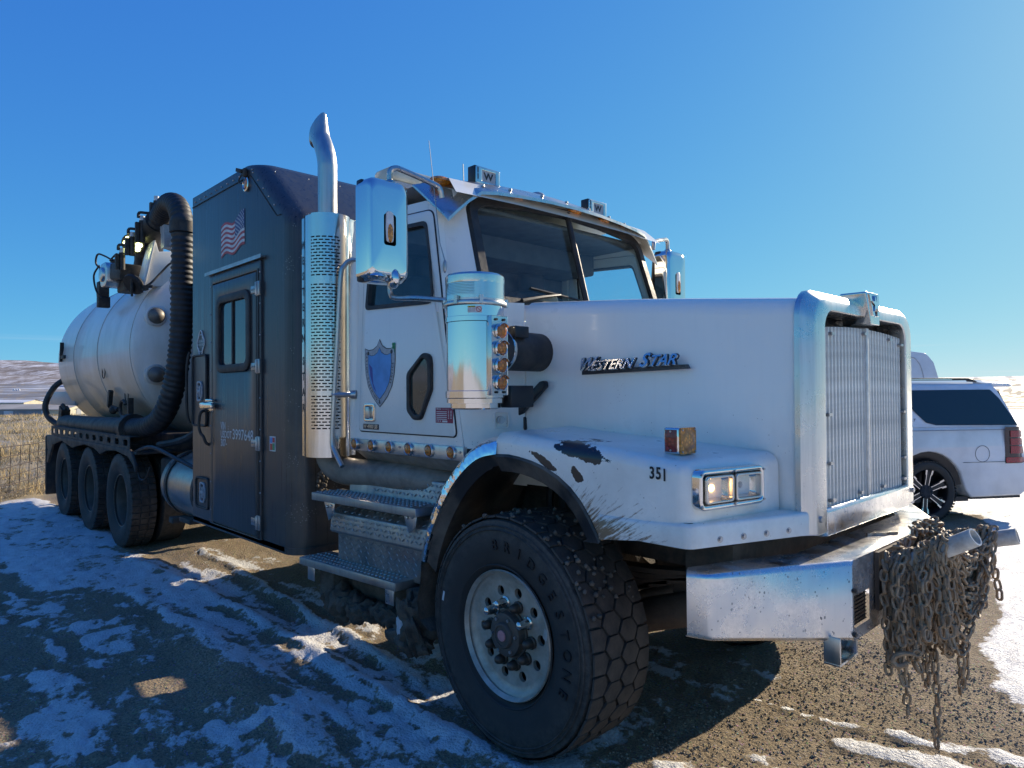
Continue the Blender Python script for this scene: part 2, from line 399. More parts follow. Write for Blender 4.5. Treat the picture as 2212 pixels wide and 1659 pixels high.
    def ball(s, c, r, nu=12, nv=8):
        c = Vector(c); r = r if isinstance(r, (tuple, list)) else (r, r, r); V = []; F = []
        for i in range(nv + 1):
            t = math.pi * i / nv
            for j in range(nu):
                p = 2 * math.pi * j / nu
                V.append(c + Vector((r[0] * math.sin(t) * math.cos(p), r[1] * math.sin(t) * math.sin(p), r[2] * math.cos(t))))
        for i in range(nv):
            for j in range(nu):
                k = (j + 1) % nu; F.append((i * nu + j, (i + 1) * nu + j, (i + 1) * nu + k, i * nu + k))
        return s.add(V, F)
    def text(s, txt, o, xd, yd, size, bold=0.0, shear=0.0, extrude=0.0, align='CENTER', sx=1.0):
        V, F = text_mesh(txt, bold, shear, extrude, align)
        o = Vector(o); xd = Vector(xd).normalized(); yd = Vector(yd).normalized(); zd = xd.cross(yd)
        return s.add([o + xd * (p[0] * size * sx) + yd * (p[1] * size) + zd * (p[2] * size) for p in V], F)
    def obj(s, name, mat, parent=None, smooth=38, bevel=0, seg=2, kind=None, label=None, bang=35):
        me = bpy.data.meshes.new(name); me.from_pydata(s.v, [], s.f)
        for m in (mat if isinstance(mat, (list, tuple)) else [mat]): me.materials.append(MATS[m] if isinstance(m, str) else m)
        me.polygons.foreach_set('material_index', s.m)
        bm = bmesh.new(); bm.from_mesh(me)
        bmesh.ops.remove_doubles(bm, verts=bm.verts, dist=1e-5)
        bmesh.ops.recalc_face_normals(bm, faces=bm.faces)
        if bevel:
            ed = [e for e in bm.edges if len(e.link_faces) == 2 and e.calc_face_angle(0) > R(bang)]
            bmesh.ops.bevel(bm, geom=ed, offset=bevel, segments=seg, profile=.5, affect='EDGES', clamp_overlap=True)
        bm.to_mesh(me); bm.free()
        if smooth:
            me.polygons.foreach_set('use_smooth', [True] * len(me.polygons)); me.set_sharp_from_angle(angle=R(smooth))
        o = bpy.data.objects.new(name, me); COL.objects.link(o)
        if parent is not None: o.parent = parent
        if kind: o['kind'] = kind
        if label: o['label'] = label
        return o

_TX = {}
def text_mesh(txt, bold, shear, extrude, align):
    k = (txt, bold, shear, extrude, align)
    if k not in _TX:
        c = bpy.data.curves.new('lettering', 'FONT'); c.body = txt; c.align_x = align; c.align_y = 'CENTER'
        c.size = 1; c.offset = bold; c.shear = shear; c.extrude = extrude; c.resolution_u = 3
        o = bpy.data.objects.new('lettering', c); COL.objects.link(o)
        dg = bpy.context.evaluated_depsgraph_get(); me = bpy.data.meshes.new_from_object(o.evaluated_get(dg))
        _TX[k] = ([tuple(v.co) for v in me.vertices], [tuple(p.vertices) for p in me.polygons])
        bpy.data.objects.remove(o); bpy.data.meshes.remove(me); bpy.data.curves.remove(c)
    return _TX[k]
def empty(name, loc=(0, 0, 0), rz=0, parent=None):
    o = bpy.data.objects.new(name, None); COL.objects.link(o); o.location = loc; o.rotation_euler = (0, 0, rz); o.empty_display_size = .2
    if parent is not None: o.parent = parent
    return o
def tag(o, label, cat, group=None, kind=None):
    o['label'] = label; o['category'] = cat
    if group: o['group'] = group
    if kind: o['kind'] = kind
    return o
def copy_tree(o, parent=None):
    c = o.copy(); COL.objects.link(c)
    if parent is not None: c.parent = parent
    for ch in list(o.children): copy_tree(ch, c)
    return c
def mirror(o, parent=None):
    """the same part on the other side of the truck (y -> -y)"""
    me = o.data.copy(); co = np.empty(len(me.vertices) * 3); me.vertices.foreach_get('co', co); co[1::3] *= -1
    me.vertices.foreach_set('co', co); me.flip_normals()
    c = bpy.data.objects.new(o.name.split('.')[0], me); COL.objects.link(c); c.parent = parent or o.parent
    c.location = (o.location.x, -o.location.y, o.location.z)
    for ch in o.children: mirror(ch, c)
    return c
def rrect(x0, x1, z0, z1, r, n=5):
    """rounded rectangle loop, starts at lower right going counter-clockwise; r may be 4 radii (br, tr, tl, bl)"""
    r = r if isinstance(r, (tuple, list)) else (r,) * 4; P = []
    for (cx, cz, sx, sz, a, q) in ((x1, z0, -1, 1, -90, r[0]), (x1, z1, -1, -1, 0, r[1]), (x0, z1, 1, -1, 90, r[2]), (x0, z0, 1, 1, 180, r[3])):
        for i in range(n + 1):
            t = R(a + 90 * i / n); P.append((cx + sx * q + q * math.cos(t), cz + sz * q + q * math.sin(t)))
    return P
def rpoly(pts, r, n=4):
    """polygon with rounded corners"""
    out = []; k = len(pts); r = r if isinstance(r, (list, tuple)) else [r] * k
    for i in range(k):
        p = Vector(pts[i]); a = (Vector(pts[i - 1]) - p); b = (Vector(pts[(i + 1) % k]) - p)
        la, lb = a.length, b.length; a.normalize(); b.normalize()
        th = math.acos(max(-1, min(1, a.dot(b)))) / 2; d = min(r[i] / math.tan(max(th, .05)), la * .48, lb * .48)
        p0 = p + a * d; p2 = p + b * d
        for j in range(n + 1):
            t = j / n; q = p0 * (1 - t) ** 2 + p * 2 * t * (1 - t) + p2 * t * t; out.append((q.x, q.y))
    return out
def smooth_path(pts, n=6):
    """Catmull-Rom through points"""
    P = [Vector(p) for p in pts]; out = []
    for i in range(len(P) - 1):
        p0 = P[max(i - 1, 0)]; p1 = P[i]; p2 = P[i + 1]; p3 = P[min(i + 2, len(P) - 1)]
        for j in range(n):
            t = j / n
            out.append(.5 * ((2 * p1) + (-p0 + p2) * t + (2 * p0 - 5 * p1 + 4 * p2 - p3) * t * t + (-p0 + 3 * p1 - 3 * p2 + p3) * t ** 3))
    out.append(P[-1]); return out
XD, YD, ZD = Vector((1, 0, 0)), Vector((0, 1, 0)), Vector((0, 0, 1))
def interp(x, xs, ys): return float(np.interp(x, xs, ys))

# value noise on arrays
_perm = rng.permutation(4096)
def vnoise(x, y, seed=0):
    xi = np.floor(x).astype(np.int64); yi = np.floor(y).astype(np.int64); fx = x - xi; fy = y - yi
    fx = fx * fx * (3 - 2 * fx); fy = fy * fy * (3 - 2 * fy)
    h = lambda a, b: _perm[(_perm[(a + seed * 131) & 4095] + b) & 4095] / 4095.
    return (h(xi, yi) * (1 - fx) + h(xi + 1, yi) * fx) * (1 - fy) + (h(xi, yi + 1) * (1 - fx) + h(xi + 1, yi + 1) * fx) * fy
def fbm(x, y, octs=5, seed=0, gain=.5):
    a, t, s = 1., 0., 0.
    for k in range(octs):
        s = s + a * vnoise(x * 2 ** k + 17.3 * k, y * 2 ** k - 9.1 * k, seed + k); t += a; a *= gain
    return s / t
# ------------------------------------------------------------------ ground, field, hills
def sstep(x, a, b):
    t = np.clip((x - a) / (b - a), 0, 1); return t * t * (3 - 2 * t)
def capsule(x, y, ax, ay, bx, by):
    dx, dy = bx - ax, by - ay; L = dx * dx + dy * dy + 1e-9
    t = np.clip(((x - ax) * dx + (y - ay) * dy) / L, 0, 1)
    return np.hypot(x - ax - t * dx, y - ay - t * dy)
def polyline_d(x, y, pts):
    d = np.full(x.shape, 1e9)
    for (a, b) in zip(pts[:-1], pts[1:]): d = np.minimum(d, capsule(x, y, *a, *b))
    return d
RIDGES = [([(-5.6, -1.38), (-3.97, -1.24), (-2.31, -1.24), (-1.13, -1.28), (.3, -1.30)], .06, .026),
          ([(-5.5, -.71), (-4.5, -.74), (-3.05, -.86), (-2.35, -.92), (-1.65, -.95), (-.95, -1.03)], .045, .024),
          ([(-4.2, -1.72), (-2.6, -1.62), (-1.5, -1.66), (-.4, -1.60)], .05, .014)]
PATCH = [  # ax, ay, bx, by, radius, strength
    (-11.4, -2.5, -7.0, -2.0, .95, 1.0), (-7.0, -2.0, -5.2, -1.75, .62, 1.0), (-5.2, -1.72, -3.6, -1.42, .30, .95), (-11.5, -1.5, -6.8, -1.45, .35, 1.),
    (-6.4, -2.95, -4.9, -2.75, .35, .75), (-4.4, -2.35, -3.6, -2.25, .34, .7), (-3.2, -2.15, -2.6, -2.2, .26, .7), (-2.6, -2.75, -1.7, -2.6, .26, .7),
    (-1.35, -2.55, -.9, -2.25, .40, .85), (-1.25, -1.95, -.8, -1.55, .36, .85), (-.75, -1.45, .15, -1.42, .22, .9), (-.75, -1.9, -.2, -1.7, .30, .8), (-.1, -1.7, .5, -1.5, .22, .75),
    (.25, -1.2, .55, -1.0, .2, .6), (-2.4, -1.5, -1.6, -1.5, .14, .6), (-2.0, -2.0, -1.8, -2.0, .12, .5),
    (-2.3, -1.1, -.7, -1.12, .12, .75), (-2.15, -.7, -1.2, -.75, .16, .7), (-4.6, -.95, -3.2, -1.02, .10, .65), (-4.8, -.35, -3.2, -.3, .2, .5), (-1.0, -.7, .1, -.65, .2, .6),
    (-.15, .3, .28, .12, .24, .62), (.05, -.3, .3, -.45, .17, .55), (.0, .75, .5, .55, .13, .5), (-.5, 1.5, .3, 1.9, .16, .7), (-1.2, 2.3, .2, 2.7, .14, .8),
    (1.08, -.02, 1.28, .04, .07, .95), (1.36, .06, 1.62, .12, .085, 1.), (1.24, .27, 1.46, .30, .05, 1.), (1.46, .31, 1.66, .40, .07, 1.), (.80, -.50, 1.0, -.36, .10, .9), (.62, -.74, .8, -.66, .10, .85),
    (.56, .16, .95, .185, .012, .9), (.95, .185, 1.12, .23, .028, .95), (.62, -.42, .80, -.30, .02, .7), (1.05, .5, 1.1, .52, .015, .8)]
def snow_mask(x, y):
    wx = x + .35 * (fbm(x * 1.6, y * 1.6, 4, 3) - .5); wy = y + .35 * (fbm(x * 1.6, y * 1.6, 4, 23) - .5)
    m = np.zeros(x.shape); nz = np.clip((fbm(x * 4.5 + 3, y * 7.5, 5, 51, .62) - .36) / .28, 0, 1)
    for ax, ay, bx, by, r, s in PATCH:
        k = .5 if r > .05 else .1
        d = capsule(x * (1 - k) + wx * k, y * (1 - k) + wy * k, ax, ay, bx, by); w = sstep(d, r * 1.35, r * .55)
        br = (.55 + .6 * nz) if s >= .95 else (.22 + .86 * nz); m = np.maximum(m, s * w * br)
    # icy wheel tracks beside the truck and thin trodden snow nearer the camera: streaks drawn out along the truck
    st = np.clip((fbm(x * 1.5 + 9, y * 7.5, 6, 71, .6) - .36) / .28, 0, 1); s2 = np.clip((fbm(x * 2.6, y * 6.0 + 4, 6, 81, .62) - .38) / .26, 0, 1)
    track = sstep(y, -2.02, -1.75) * sstep(-y, .35, .6) * sstep(x, -6.2, -5.2) * sstep(-x, -.55, -.25)
    m = np.maximum(m, track * (.14 + .62 * st))
    near = sstep(-y, 1.35, 1.6) * sstep(-x, -.8, .2) * sstep(x, -7, -5.5); bare = np.exp(-((x + 1.9) / .85) ** 2 - ((y + 1.95) / .26) ** 2)
    m = np.maximum(m, near * (.02 + .66 * s2) * (1 - .85 * bare))
    for pts, r, h in RIDGES:
        d = polyline_d(x, y + .03 * np.sin(x * 7) + .05 * (fbm(x * 5, y * 5, 3, 40) - .5), pts); m = np.maximum(m, sstep(d, r * 1.3, r * .4) * (.5 + .55 * nz))
    # wide lit snow field to the right of the truck's nose
    edge = np.interp(wy, [.45, .79, 1.33, 3.22, 7.15, 12, 40], [1.86, 1.70, 1.43, 1.02, .20, -1.5, -10])
    m = np.maximum(m, sstep(wx - edge, -.05, .14))
    # elsewhere out on the yard: patchy
    far = sstep(np.hypot(x - .5, y + .5), 5.5, 8.0)
    m = np.maximum(m, far * sstep(fbm(x * .35, y * .35, 5, 9), .46, .56) * .95)
    yard = sstep(y, 3.2, 4.2) * sstep(fbm(x * .5 + 5, y * 1.1, 5, 12), .45, .58)
    m = np.maximum(m, yard * .9)
    m = np.maximum(m, sstep(-y, 4.6, 6.2) * np.clip(.30 + .9 * (fbm(x * .6, y * .6, 5, 19) - .32), 0, .95))  # added snow behind the camera, unseen, bounces light onto the truck
    pat = fbm(x * 2.2, y * 3.4, 5, 61)
    m = np.maximum(m, .46 * sstep(pat, .57, .68) * (1 - sstep(x, -.2, .5)))
    return m
def far_height(x, y):
    d = np.hypot(x - 2.4, y + 3.5); w = sstep(-x, 12, 45)
    back = np.interp(-y, [9, 16, 30, 60, 140], [0, .4, 1.5, 4.2, 7]) * (.75 + .5 * fbm(x * .05, y * .05, 4, 91))
    return back + w * np.interp(d, [0, 70, 95, 200, 500, 900, 1400, 2200, 2700, 6000], [0, .1, -.4, -5, -6, -4, 8, 30, 46, 60])
def near_height(x, y, m):
    n = fbm(x * 3.1, y * 3.1, 5, 2) - .5; f = fbm(x * 14, y * 14, 4, 5) - .5; g = fbm(x * 45, y * 45, 2, 8) - .5
    h = .030 * n + .020 * f + .011 * g
    h = h + .007 * sstep(m + .25 * f, .40, .70) + m * (.008 + .034 * (fbm(x * 9, y * 15, 5, 15, .6) - .5))
    for pts, r, hh in RIDGES: h = h + hh * np.exp(-(polyline_d(x, y, pts) / r) ** 2)
    # wheel ruts along the truck's side
    h = h - .022 * np.exp(-((y + 1.06 + .02 * np.sin(x)) / .11) ** 2) * sstep(-x, -.2, 1.0)
    h = h + .05 * np.exp(-((y + 1.78 + .05 * (x + 2)) / .16) ** 2) * sstep(x, -3.6, -2.2) * sstep(-x, .2, .9)
    # flat where the tyres stand
    for (tx, ty) in [(0, -1.03), (0, 1.03)] + [(q, s * 1.0) for q in (-6.5, -7.95, -9.4) for s in (-1, 1)]:
        h = h * (1 - .9 * np.exp(-(((x - tx) / .25) ** 2 + ((y - ty) / .33) ** 2)))
    return h
def grid_object(name, X, Y, Z, mat, wrap, attrs=None):
    nr, na = X.shape
    co = np.empty((nr * na, 3)); co[:, 0] = X.ravel(); co[:, 1] = Y.ravel(); co[:, 2] = Z.ravel()
    i = np.arange(nr - 1)[:, None]; j = np.arange(na if wrap else na - 1)[None, :]; k = (j + 1) % na
    q = np.stack([i * na + j, i * na + k, (i + 1) * na + k, (i + 1) * na + j], -1).reshape(-1, 4)
    me = bpy.data.meshes.new(name); me.vertices.add(len(co)); me.vertices.foreach_set('co', co.ravel())
    me.loops.add(q.size); me.loops.foreach_set('vertex_index', q.ravel().astype(np.int32)); me.polygons.add(len(q))
    me.polygons.foreach_set('loop_start', np.arange(len(q), dtype=np.int32) * 4)
    me.polygons.foreach_set('use_smooth', np.ones(len(q), bool))
    me.update(calc_edges=True); me.materials.append(mat)
    for k_, a in (attrs or {}).items():
        at = me.attributes.new(k_, 'FLOAT', 'POINT'); at.data.foreach_set('value', a.ravel().astype(np.float32))
    o = bpy.data.objects.new(name, me); COL.objects.link(o); return o
def vuv(s, p, a, b):
    """coordinates across (a) and along (b) the line of the valley"""
    o = []
    for v, k in ((R0, a), (A0, b)):
        d = s.n('VectorMath', operation='DOT_PRODUCT'); s.l(p, d.inputs[0]); d.inputs[1].default_value = tuple(v * k); o.append(d.outputs['Value'])
    c = s.n('CombineXYZ'); s.l(o[0], c.inputs[0]); s.l(o[1], c.inputs[1]); return c.outputs[0]
def m_ground():
    s = NT('snowy_ground'); p = s.pos()
    at = s.n('Attribute'); at.attribute_name = 'snow'; fa = s.n('Attribute'); fa.attribute_name = 'field'
    n1 = s.noise(p, 11, 9, .68); n2 = s.noise(p, 60, 6, .7); n3 = s.noise(p, 1.4, 5, .6); n4 = s.noise(p, 210, 3, .6)
    dirt = s.mix(s.ramp(n3, (.35, 0.0), (.65, 1.0)), (.34, .245, .135), (.43, .33, .20))
    dirt = s.mix(s.ramp(n2, (.38, 0.0), (.62, 1.0)), dirt, (.16, .125, .085))
    v = s.n('TexVoronoi'); v.inputs['Scale'].default_value = 62; s.l(p, v.inputs['Vector'])
    stone = s.math('MULTIPLY', s.math('LESS_THAN', v.outputs['Distance'], .30), s.math('GREATER_THAN', n1, .5))
    dirt = s.mix(s.math('MULTIPLY', stone, .55), dirt, s.mix(.55, (.13, .115, .09), v.outputs['Color']))
    k = s.math('ADD', at.outputs['Fac'], s.math('MULTIPLY', s.math('SUBTRACT', n1, .5), 1.15))
    k = s.math('ADD', k, s.math('MULTIPLY', s.math('SUBTRACT', n2, .5), .55))
    sf = s.ramp(k, (.50, 0.0), (.64, 1.0))
    snow = s.mix(s.ramp(n1, (.40, 0.0), (.70, 1.0)), (.78, .78, .77), (.60, .58, .55))
    snow = s.mix(s.math('MULTIPLY', s.ramp(n2, (.60, 0.0), (.72, 1.0)), .75), snow, (.16, .12, .08))
    yard = s.mix(sf, dirt, snow)
    # dry field and valley floor
    wide = s.noise(s.scale(p, (.02, .02, 0)), 1.0, 8, .7); band = s.noise(vuv(s, p, .010, .0022), 1.0, 8, .68); fine = s.noise(p, 1.9, 7, .7)
    grass = s.mix(s.ramp(fine, (.35, 0.0), (.65, 1.0)), (.46, .35, .18), (.27, .215, .135))
    grass = s.mix(s.ramp(s.math('ADD', s.math('MULTIPLY', wide, .5), s.math('MULTIPLY', fine, .5)), (.545, 0.0), (.60, 1.0)), grass, (.50, .50, .51))
    dist = s.mr(s.xyz(p)[0], -110, -420)
    valley = s.mix(s.ramp(band, (.48, 0.0), (.60, 1.0)), (.20, .165, .13), (.52, .53, .56))
    grass = s.mix(dist, grass, valley)
    c = s.mix(fa.outputs['Fac'], yard, grass)
    s.set(Base_Color=c, Roughness=s.mix(sf, (.92, .92, .92), (.55, .55, .55)))
    b1 = s.math('ADD', s.math('MULTIPLY', n2, .5), s.math('MULTIPLY', n4, .35)); b1 = s.math('ADD', b1, s.math('MULTIPLY', v.outputs['Distance'], -.35))
    s.bump(b1, 1.0, .022); return s.m
NA1, NA2 = 520, 130
az0 = math.atan2(A0.y, A0.x)
ang = np.concatenate([np.linspace(az0 + R(62), az0 - R(62), NA1, endpoint=False), np.linspace(az0 - R(62), az0 + R(62) - 2 * math.pi, NA2, endpoint=False)])
rad = np.concatenate([[.02, .3], np.geomspace(.6, 24, 470), np.geomspace(24.6, 9000, 110)])
GX = CAM.x + rad[:, None] * np.cos(ang)[None, :]; GY = CAM.y + rad[:, None] * np.sin(ang)[None, :]
fieldm = sstep(-(GX + .9 * (GY + 1.5) * .55), 11.3, 12.0)
fieldm = np.where(GX > 0, 0, fieldm); fieldm = np.maximum(fieldm, .35 * sstep(-GY, 9, 11)); fieldm = np.maximum(fieldm, sstep(np.hypot(GX, GY), 60, 90))
SM = snow_mask(GX, GY)
fade = 1 - sstep(np.hypot(GX, GY), 25, 40)
GZ = near_height(GX, GY, SM) * fade + far_height(GX, GY) + fieldm * .10 * (fbm(GX * .4, GY * .4, 4, 33) - .5) * sstep(80 - np.hypot(GX, GY), 0, 30)
ground = grid_object('ground', GX, GY, GZ, m_ground(), True, {'snow': SM, 'field': fieldm}); ground['kind'] = 'structure'

def gz(x, y):
    x = np.atleast_1d(np.asarray(x, float)); y = np.atleast_1d(np.asarray(y, float))
    return near_height(x, y, snow_mask(x, y)) * (1 - sstep(np.hypot(x, y), 25, 40)) + far_height(x, y)

def m_hill():
    s = NT('sage_and_snow_hill'); p = s.pos()
    n1 = s.noise(vuv(s, p, .040, .008), 1, 9, .75); n2 = s.noise(vuv(s, p, .008, .0022), 1, 5, .6); n3 = s.noise(vuv(s, p, .15, .03), 1, 4, .7)
    f = s.math('ADD', s.math('MULTIPLY', n1, .7), s.math('MULTIPLY', n2, .55)); f = s.math('ADD', f, s.math('MULTIPLY', n3, .35))
    c = s.mix(s.ramp(f, (.76, 0.0), (.92, 1.0)), (.19, .155, .135), (.62, .62, .66))
    s.set(Base_Color=c, Roughness=.9); return s.m
ha = np.linspace(az0 + R(85), az0 - R(8), 260); hr = np.concatenate([np.linspace(2500, 4300, 90), [5200, 7000]])
HX = CAM.x + hr[:, None] * np.cos(ha)[None, :]; HY = CAM.y + hr[:, None] * np.sin(ha)[None, :]
gul = fbm(HX / 420, HY / 420, 6, 71)
prof = np.interp(hr, [2500, 2750, 3200, 3650, 4300, 7000], [30, 52, 104, 158, 166, 170])[:, None]
HZ = prof + (gul - .5) * 95 * np.interp(hr, [2500, 2800, 3300, 3700, 4300], [.1, .5, .9, .35, .1])[:, None] + 5 * (fbm(HX / 90, HY / 90, 3, 77) - .5)
hills = grid_object('hills', HX, HY, HZ, m_hill(), False); hills['kind'] = 'structure'

# gravel on the bare dirt
def scatter_stones():
    V, F = [], []; base = [(1, 0, 0), (-1, 0, 0), (0, 1, 0), (0, -1, 0), (0, 0, 1), (0, 0, -.4)]
    fc = [(0, 2, 4), (2, 1, 4), (1, 3, 4), (3, 0, 4), (2, 0, 5), (1, 2, 5), (3, 1, 5), (0, 3, 5)]
    xs = np.concatenate([rng.uniform(.3, 2.0, 20000), rng.uniform(-4.5, 1.2, 7000)]); ys = np.concatenate([rng.uniform(-1.2, 1.6, 20000), rng.uniform(-3.0, -1.2, 7000)])
    m = snow_mask(xs, ys); zz = near_height(xs, ys, m); sz = .0022 + .0085 * rng.random(len(xs)) ** 3.2
    for x, y, z_, q, k in zip(xs, ys, zz, sz, m):
        if k > .35: continue
        a = random.uniform(0, 6.3); c, d = math.cos(a), math.sin(a); o = len(V); e = [random.uniform(.6, 1.25) for _ in range(6)]
        for (b, w) in zip(base, e): V.append((x + q * w * (b[0] * c - b[1] * d), y + q * w * (b[0] * d + b[1] * c), z_ + q * .7 * w * b[2] + q * .1))
        F += [tuple(o + i for i in f) for f in fc]
    s = Sh(); s.v = V; s.f = F; s.m = [0] * len(F)
    me = bpy.data.meshes.new('gravel'); me.from_pydata(V, [], F); me.materials.append(simple('gravel_stone', (.42, .33, .22), .9, gscale=55, grime=.45, gcol=(.22, .18, .13)))
    o = bpy.data.objects.new('gravel', me); COL.objects.link(o); tag(o, 'loose brown gravel lying on the bare dirt', 'gravel', kind='stuff')
scatter_stones()

# dry grass and sagebrush in the field
def m_grass(name, c1, c2, c3):
    s = NT(name); p = s.pos(); n1 = s.noise(p, .32, 4, .6); n2 = s.noise(p, 9, 3, .6)
    c = s.mix(s.ramp(n1, (.40, 0.0), (.60, 1.0)), c1, c2); c = s.mix(s.ramp(n2, (.42, 0.0), (.62, 1.0)), c, c3)
    s.set(Base_Color=c, Roughness=.8); s.b.inputs['Specular IOR Level'].default_value = .2
    MATS[name] = s.m
m_grass('dry_grass', (.62, .42, .16), (.50, .38, .20), (.70, .54, .28)); m_grass('sage', (.34, .28, .19), (.42, .36, .25), (.24, .20, .15))
def blades(name, label, cat, mat, n, clump, hrange, lean, xr, seed, wid):
    g = np.random.default_rng(seed)
    d = np.exp(g.uniform(math.log(xr[0]), math.log(xr[1]), n)); a = g.uniform(az0 + R(8), az0 + R(60), n)   # seen from the yard, denser nearby
    cx = CAM.x + d * np.cos(a); cy = CAM.y + d * np.sin(a)
    keep = (-(cx + .9 * (cy + 1.5) * .55) > 11.9) & (cx < -8); cx, cy, d = cx[keep], cy[keep], d[keep]; n = len(cx)
    dens = fbm(cx * .5, cy * .5, 4, seed); keep = dens > .47; cx, cy, d = cx[keep], cy[keep], d[keep]; n = len(cx)
    rep = clump; cx = np.repeat(cx, rep); cy = np.repeat(cy, rep); d = np.repeat(d, rep); k = len(cx)
    th = g.uniform(0, 2 * np.pi, k); spread = .05 + .10 * g.random(k); spread *= np.clip(d / 14, .8, 4)
    bx = cx + spread * np.cos(th); by = cy + spread * np.sin(th)
    hgt = g.uniform(*hrange, k) * (.6 + .8 * np.repeat(g.random(n), rep)); w = wid * np.clip(d / 12, .8, 5) * g.uniform(.6, 1.3, k)
    ln = hgt * lean * g.uniform(.2, 1.4, k); t2 = th + g.uniform(-.8, .8, k)
    bz = gz(bx, by) - .02; px_, py_ = -np.sin(az0) , np.cos(az0)
    wa = g.uniform(0, np.pi, k); wx, wy = np.cos(wa) * w, np.sin(wa) * w
    v = np.empty((k, 3, 3)); v[:, 0] = np.stack([bx - wx, by - wy, bz], -1); v[:, 1] = np.stack([bx + wx, by + wy, bz], -1)
    v[:, 2] = np.stack([bx + ln * np.cos(t2), by + ln * np.sin(t2), bz + hgt], -1)
    me = bpy.data.meshes.new(name); me.vertices.add(k * 3); me.vertices.foreach_set('co', v.ravel())
    me.loops.add(k * 3); me.loops.foreach_set('vertex_index', np.arange(k * 3, dtype=np.int32)); me.polygons.add(k); me.polygons.foreach_set('loop_start', np.arange(k, dtype=np.int32) * 3)
    me.update(calc_edges=True); me.materials.append(MATS[mat]); o = bpy.data.objects.new(name, me); COL.objects.link(o)
    tag(o, label, cat, kind='stuff')
blades('dry_grass', 'golden dry grass covering the field beyond the wire fence', 'grass', 'dry_grass', 8000, 10, (.10, .32), .6, (12.5, 95), 5, .0032)
blades('sagebrush', 'grey brown sagebrush scattered through the dry field', 'shrubs', 'sage', 2600, 26, (.07, .24), 1.2, (13.5, 100), 9, .0045)

simple('fence_wire', (.06, .04, .03), .7)
# wire fence at the edge of the yard
fence = empty('wire_fence', (-11.29, -1.80, 0)); tag(fence, 'rusty woven wire fence at the edge of the dry grass field', 'fence')
def FP(t, z_, lean=0):
    q = Vector((-11.29, -1.80, 0)) + Vector((-.878, .478, 0)) * t
    return Vector((q.x, q.y, z_ + .012 * math.sin(t * 2.1 + z_ * 9)))
for zz_ in (.90, .735, .57, .43, .28, .12):
    s = Sh(); s.tube([FP(t / 2, zz_) for t in range(-22, 23)], .0075, 5); o = s.obj('wire', 'fence_wire', fence); o.matrix_parent_inverse = Matrix.Translation(-fence.location)
for i in range(-24, 26):
    t = i * .38; s = Sh(); s.tube([FP(t + .10 * (z_ - .5), z_) for z_ in (.10, .3, .5, .7, .905)], .0055, 5)
    s.obj('stay_wire', 'fence_wire', fence).matrix_parent_inverse = Matrix.Translation(-fence.location)
for t in (-9.6, -5.2, 6.2, 10.4):
    s = Sh(); q = FP(t, 0); s.box((q.x, q.y, .55), (.045, .012, 1.14)); s.box((q.x, q.y, .55), (.012, .05, 1.14)); s.obj('post', 'brown_steel', fence).matrix_parent_inverse = Matrix.Translation(-fence.location)

# far buildings in the valley
simple('metal_wall_beige', (.58, .52, .38), .6, gscale=.3); simple('metal_wall_grey', (.30, .31, .33), .6, gscale=.3); simple('snow_roof', (.74, .75, .78), .8, gscale=.3)
simple('wall_white', (.72, .72, .74), .6, gscale=.2); simple('roof_tan', (.50, .45, .38), .7, gscale=.2); simple('roof_blue', (.30, .40, .50), .5, gscale=.2); simple('pane_dark', (.05, .06, .08), .2)
def far_pt(px, d): return Vector((CAM.x, CAM.y, 0)) + A0 * d + R0 * (d * (px - 1106) / 1480)
def shed(label, px, d, w, dep, zb, h, ridge, rot, wall, roof, cat='building', doors=0, wins=0):
    q = far_pt(px, d); t = empty('metal_shed' if cat == 'building' else cat, (q.x, q.y, zb), math.pi / 2 - YAW + rot); tag(t, label, cat)
    # local x along the long wall, local y away from the camera side
    s = Sh(); s.bx(0, w, 0, dep, -3, h); s.add([(w, 0, h), (w, dep, h), (w, dep / 2, h + ridge)], [(0, 1, 2)]); s.add([(0, 0, h), (0, dep, h), (0, dep / 2, h + ridge)], [(0, 2, 1)]); s.obj('wall', wall, t, smooth=0)
    s = Sh(); e = .35
    s.add([(-e, -e, h - .1), (w + e, -e, h - .1), (w + e, dep / 2, h + ridge + .12), (-e, dep / 2, h + ridge + .12), (w + e, dep + e, h - .1), (-e, dep + e, h - .1)], [(0, 1, 2, 3), (3, 2, 4, 5)])
    s.add([(-e, -e, h - .3), (w + e, -e, h - .3), (w + e, -e, h - .1), (-e, -e, h - .1)], [(0, 1, 2, 3)]); s.obj('roof', roof, t, smooth=0)
    for i in range(doors):
        x0 = w * (i + .6) / (doors + .4); s = Sh(); s.bx(x0 - 1.4, x0 + 1.4, -.12, .02, 0, min(3.6, h * .8)); s.obj('door', 'wall_white', t, smooth=0)
    for i in range(wins):
        x0 = w * (i + .5) / wins; s = Sh(); s.bx(x0 - .9, x0 + .9, -.10, .02, h * .45, h * .7); s.obj('window', 'pane_dark', t, smooth=0)
    return t
shed('long low metal shed painted shade grey with tan roof just beyond the dry field', -30, 205, 27, 13, -4.9, 3.1, 1.2, 0, 'metal_wall_grey', 'roof_tan', doors=2)  # front wall's shade put into its grey; the beige end is sunlit
shed('beige metal shed end standing right of the long grey shed', 101, 200, 5.2, 11, -4.9, 3.0, .9, R(-2), 'metal_wall_beige', 'roof_tan')
shed('beige warehouse with snow covered roof behind the long grey shed', -55, 300, 21, 15, -5.2, 4.6, 1.0, R(2), 'metal_wall_beige', 'snow_roof', doors=2)
shed('long white warehouse far across the valley below the hill', -60, 1350, 92, 30, 2, 11, 2, 0, 'wall_white', 'snow_roof', wins=9)
shed('pale blue roofed factory far across the valley near the hill', 103, 1750, 55, 30, 12, 9, 9, 0, 'wall_white', 'roof_blue', wins=8)
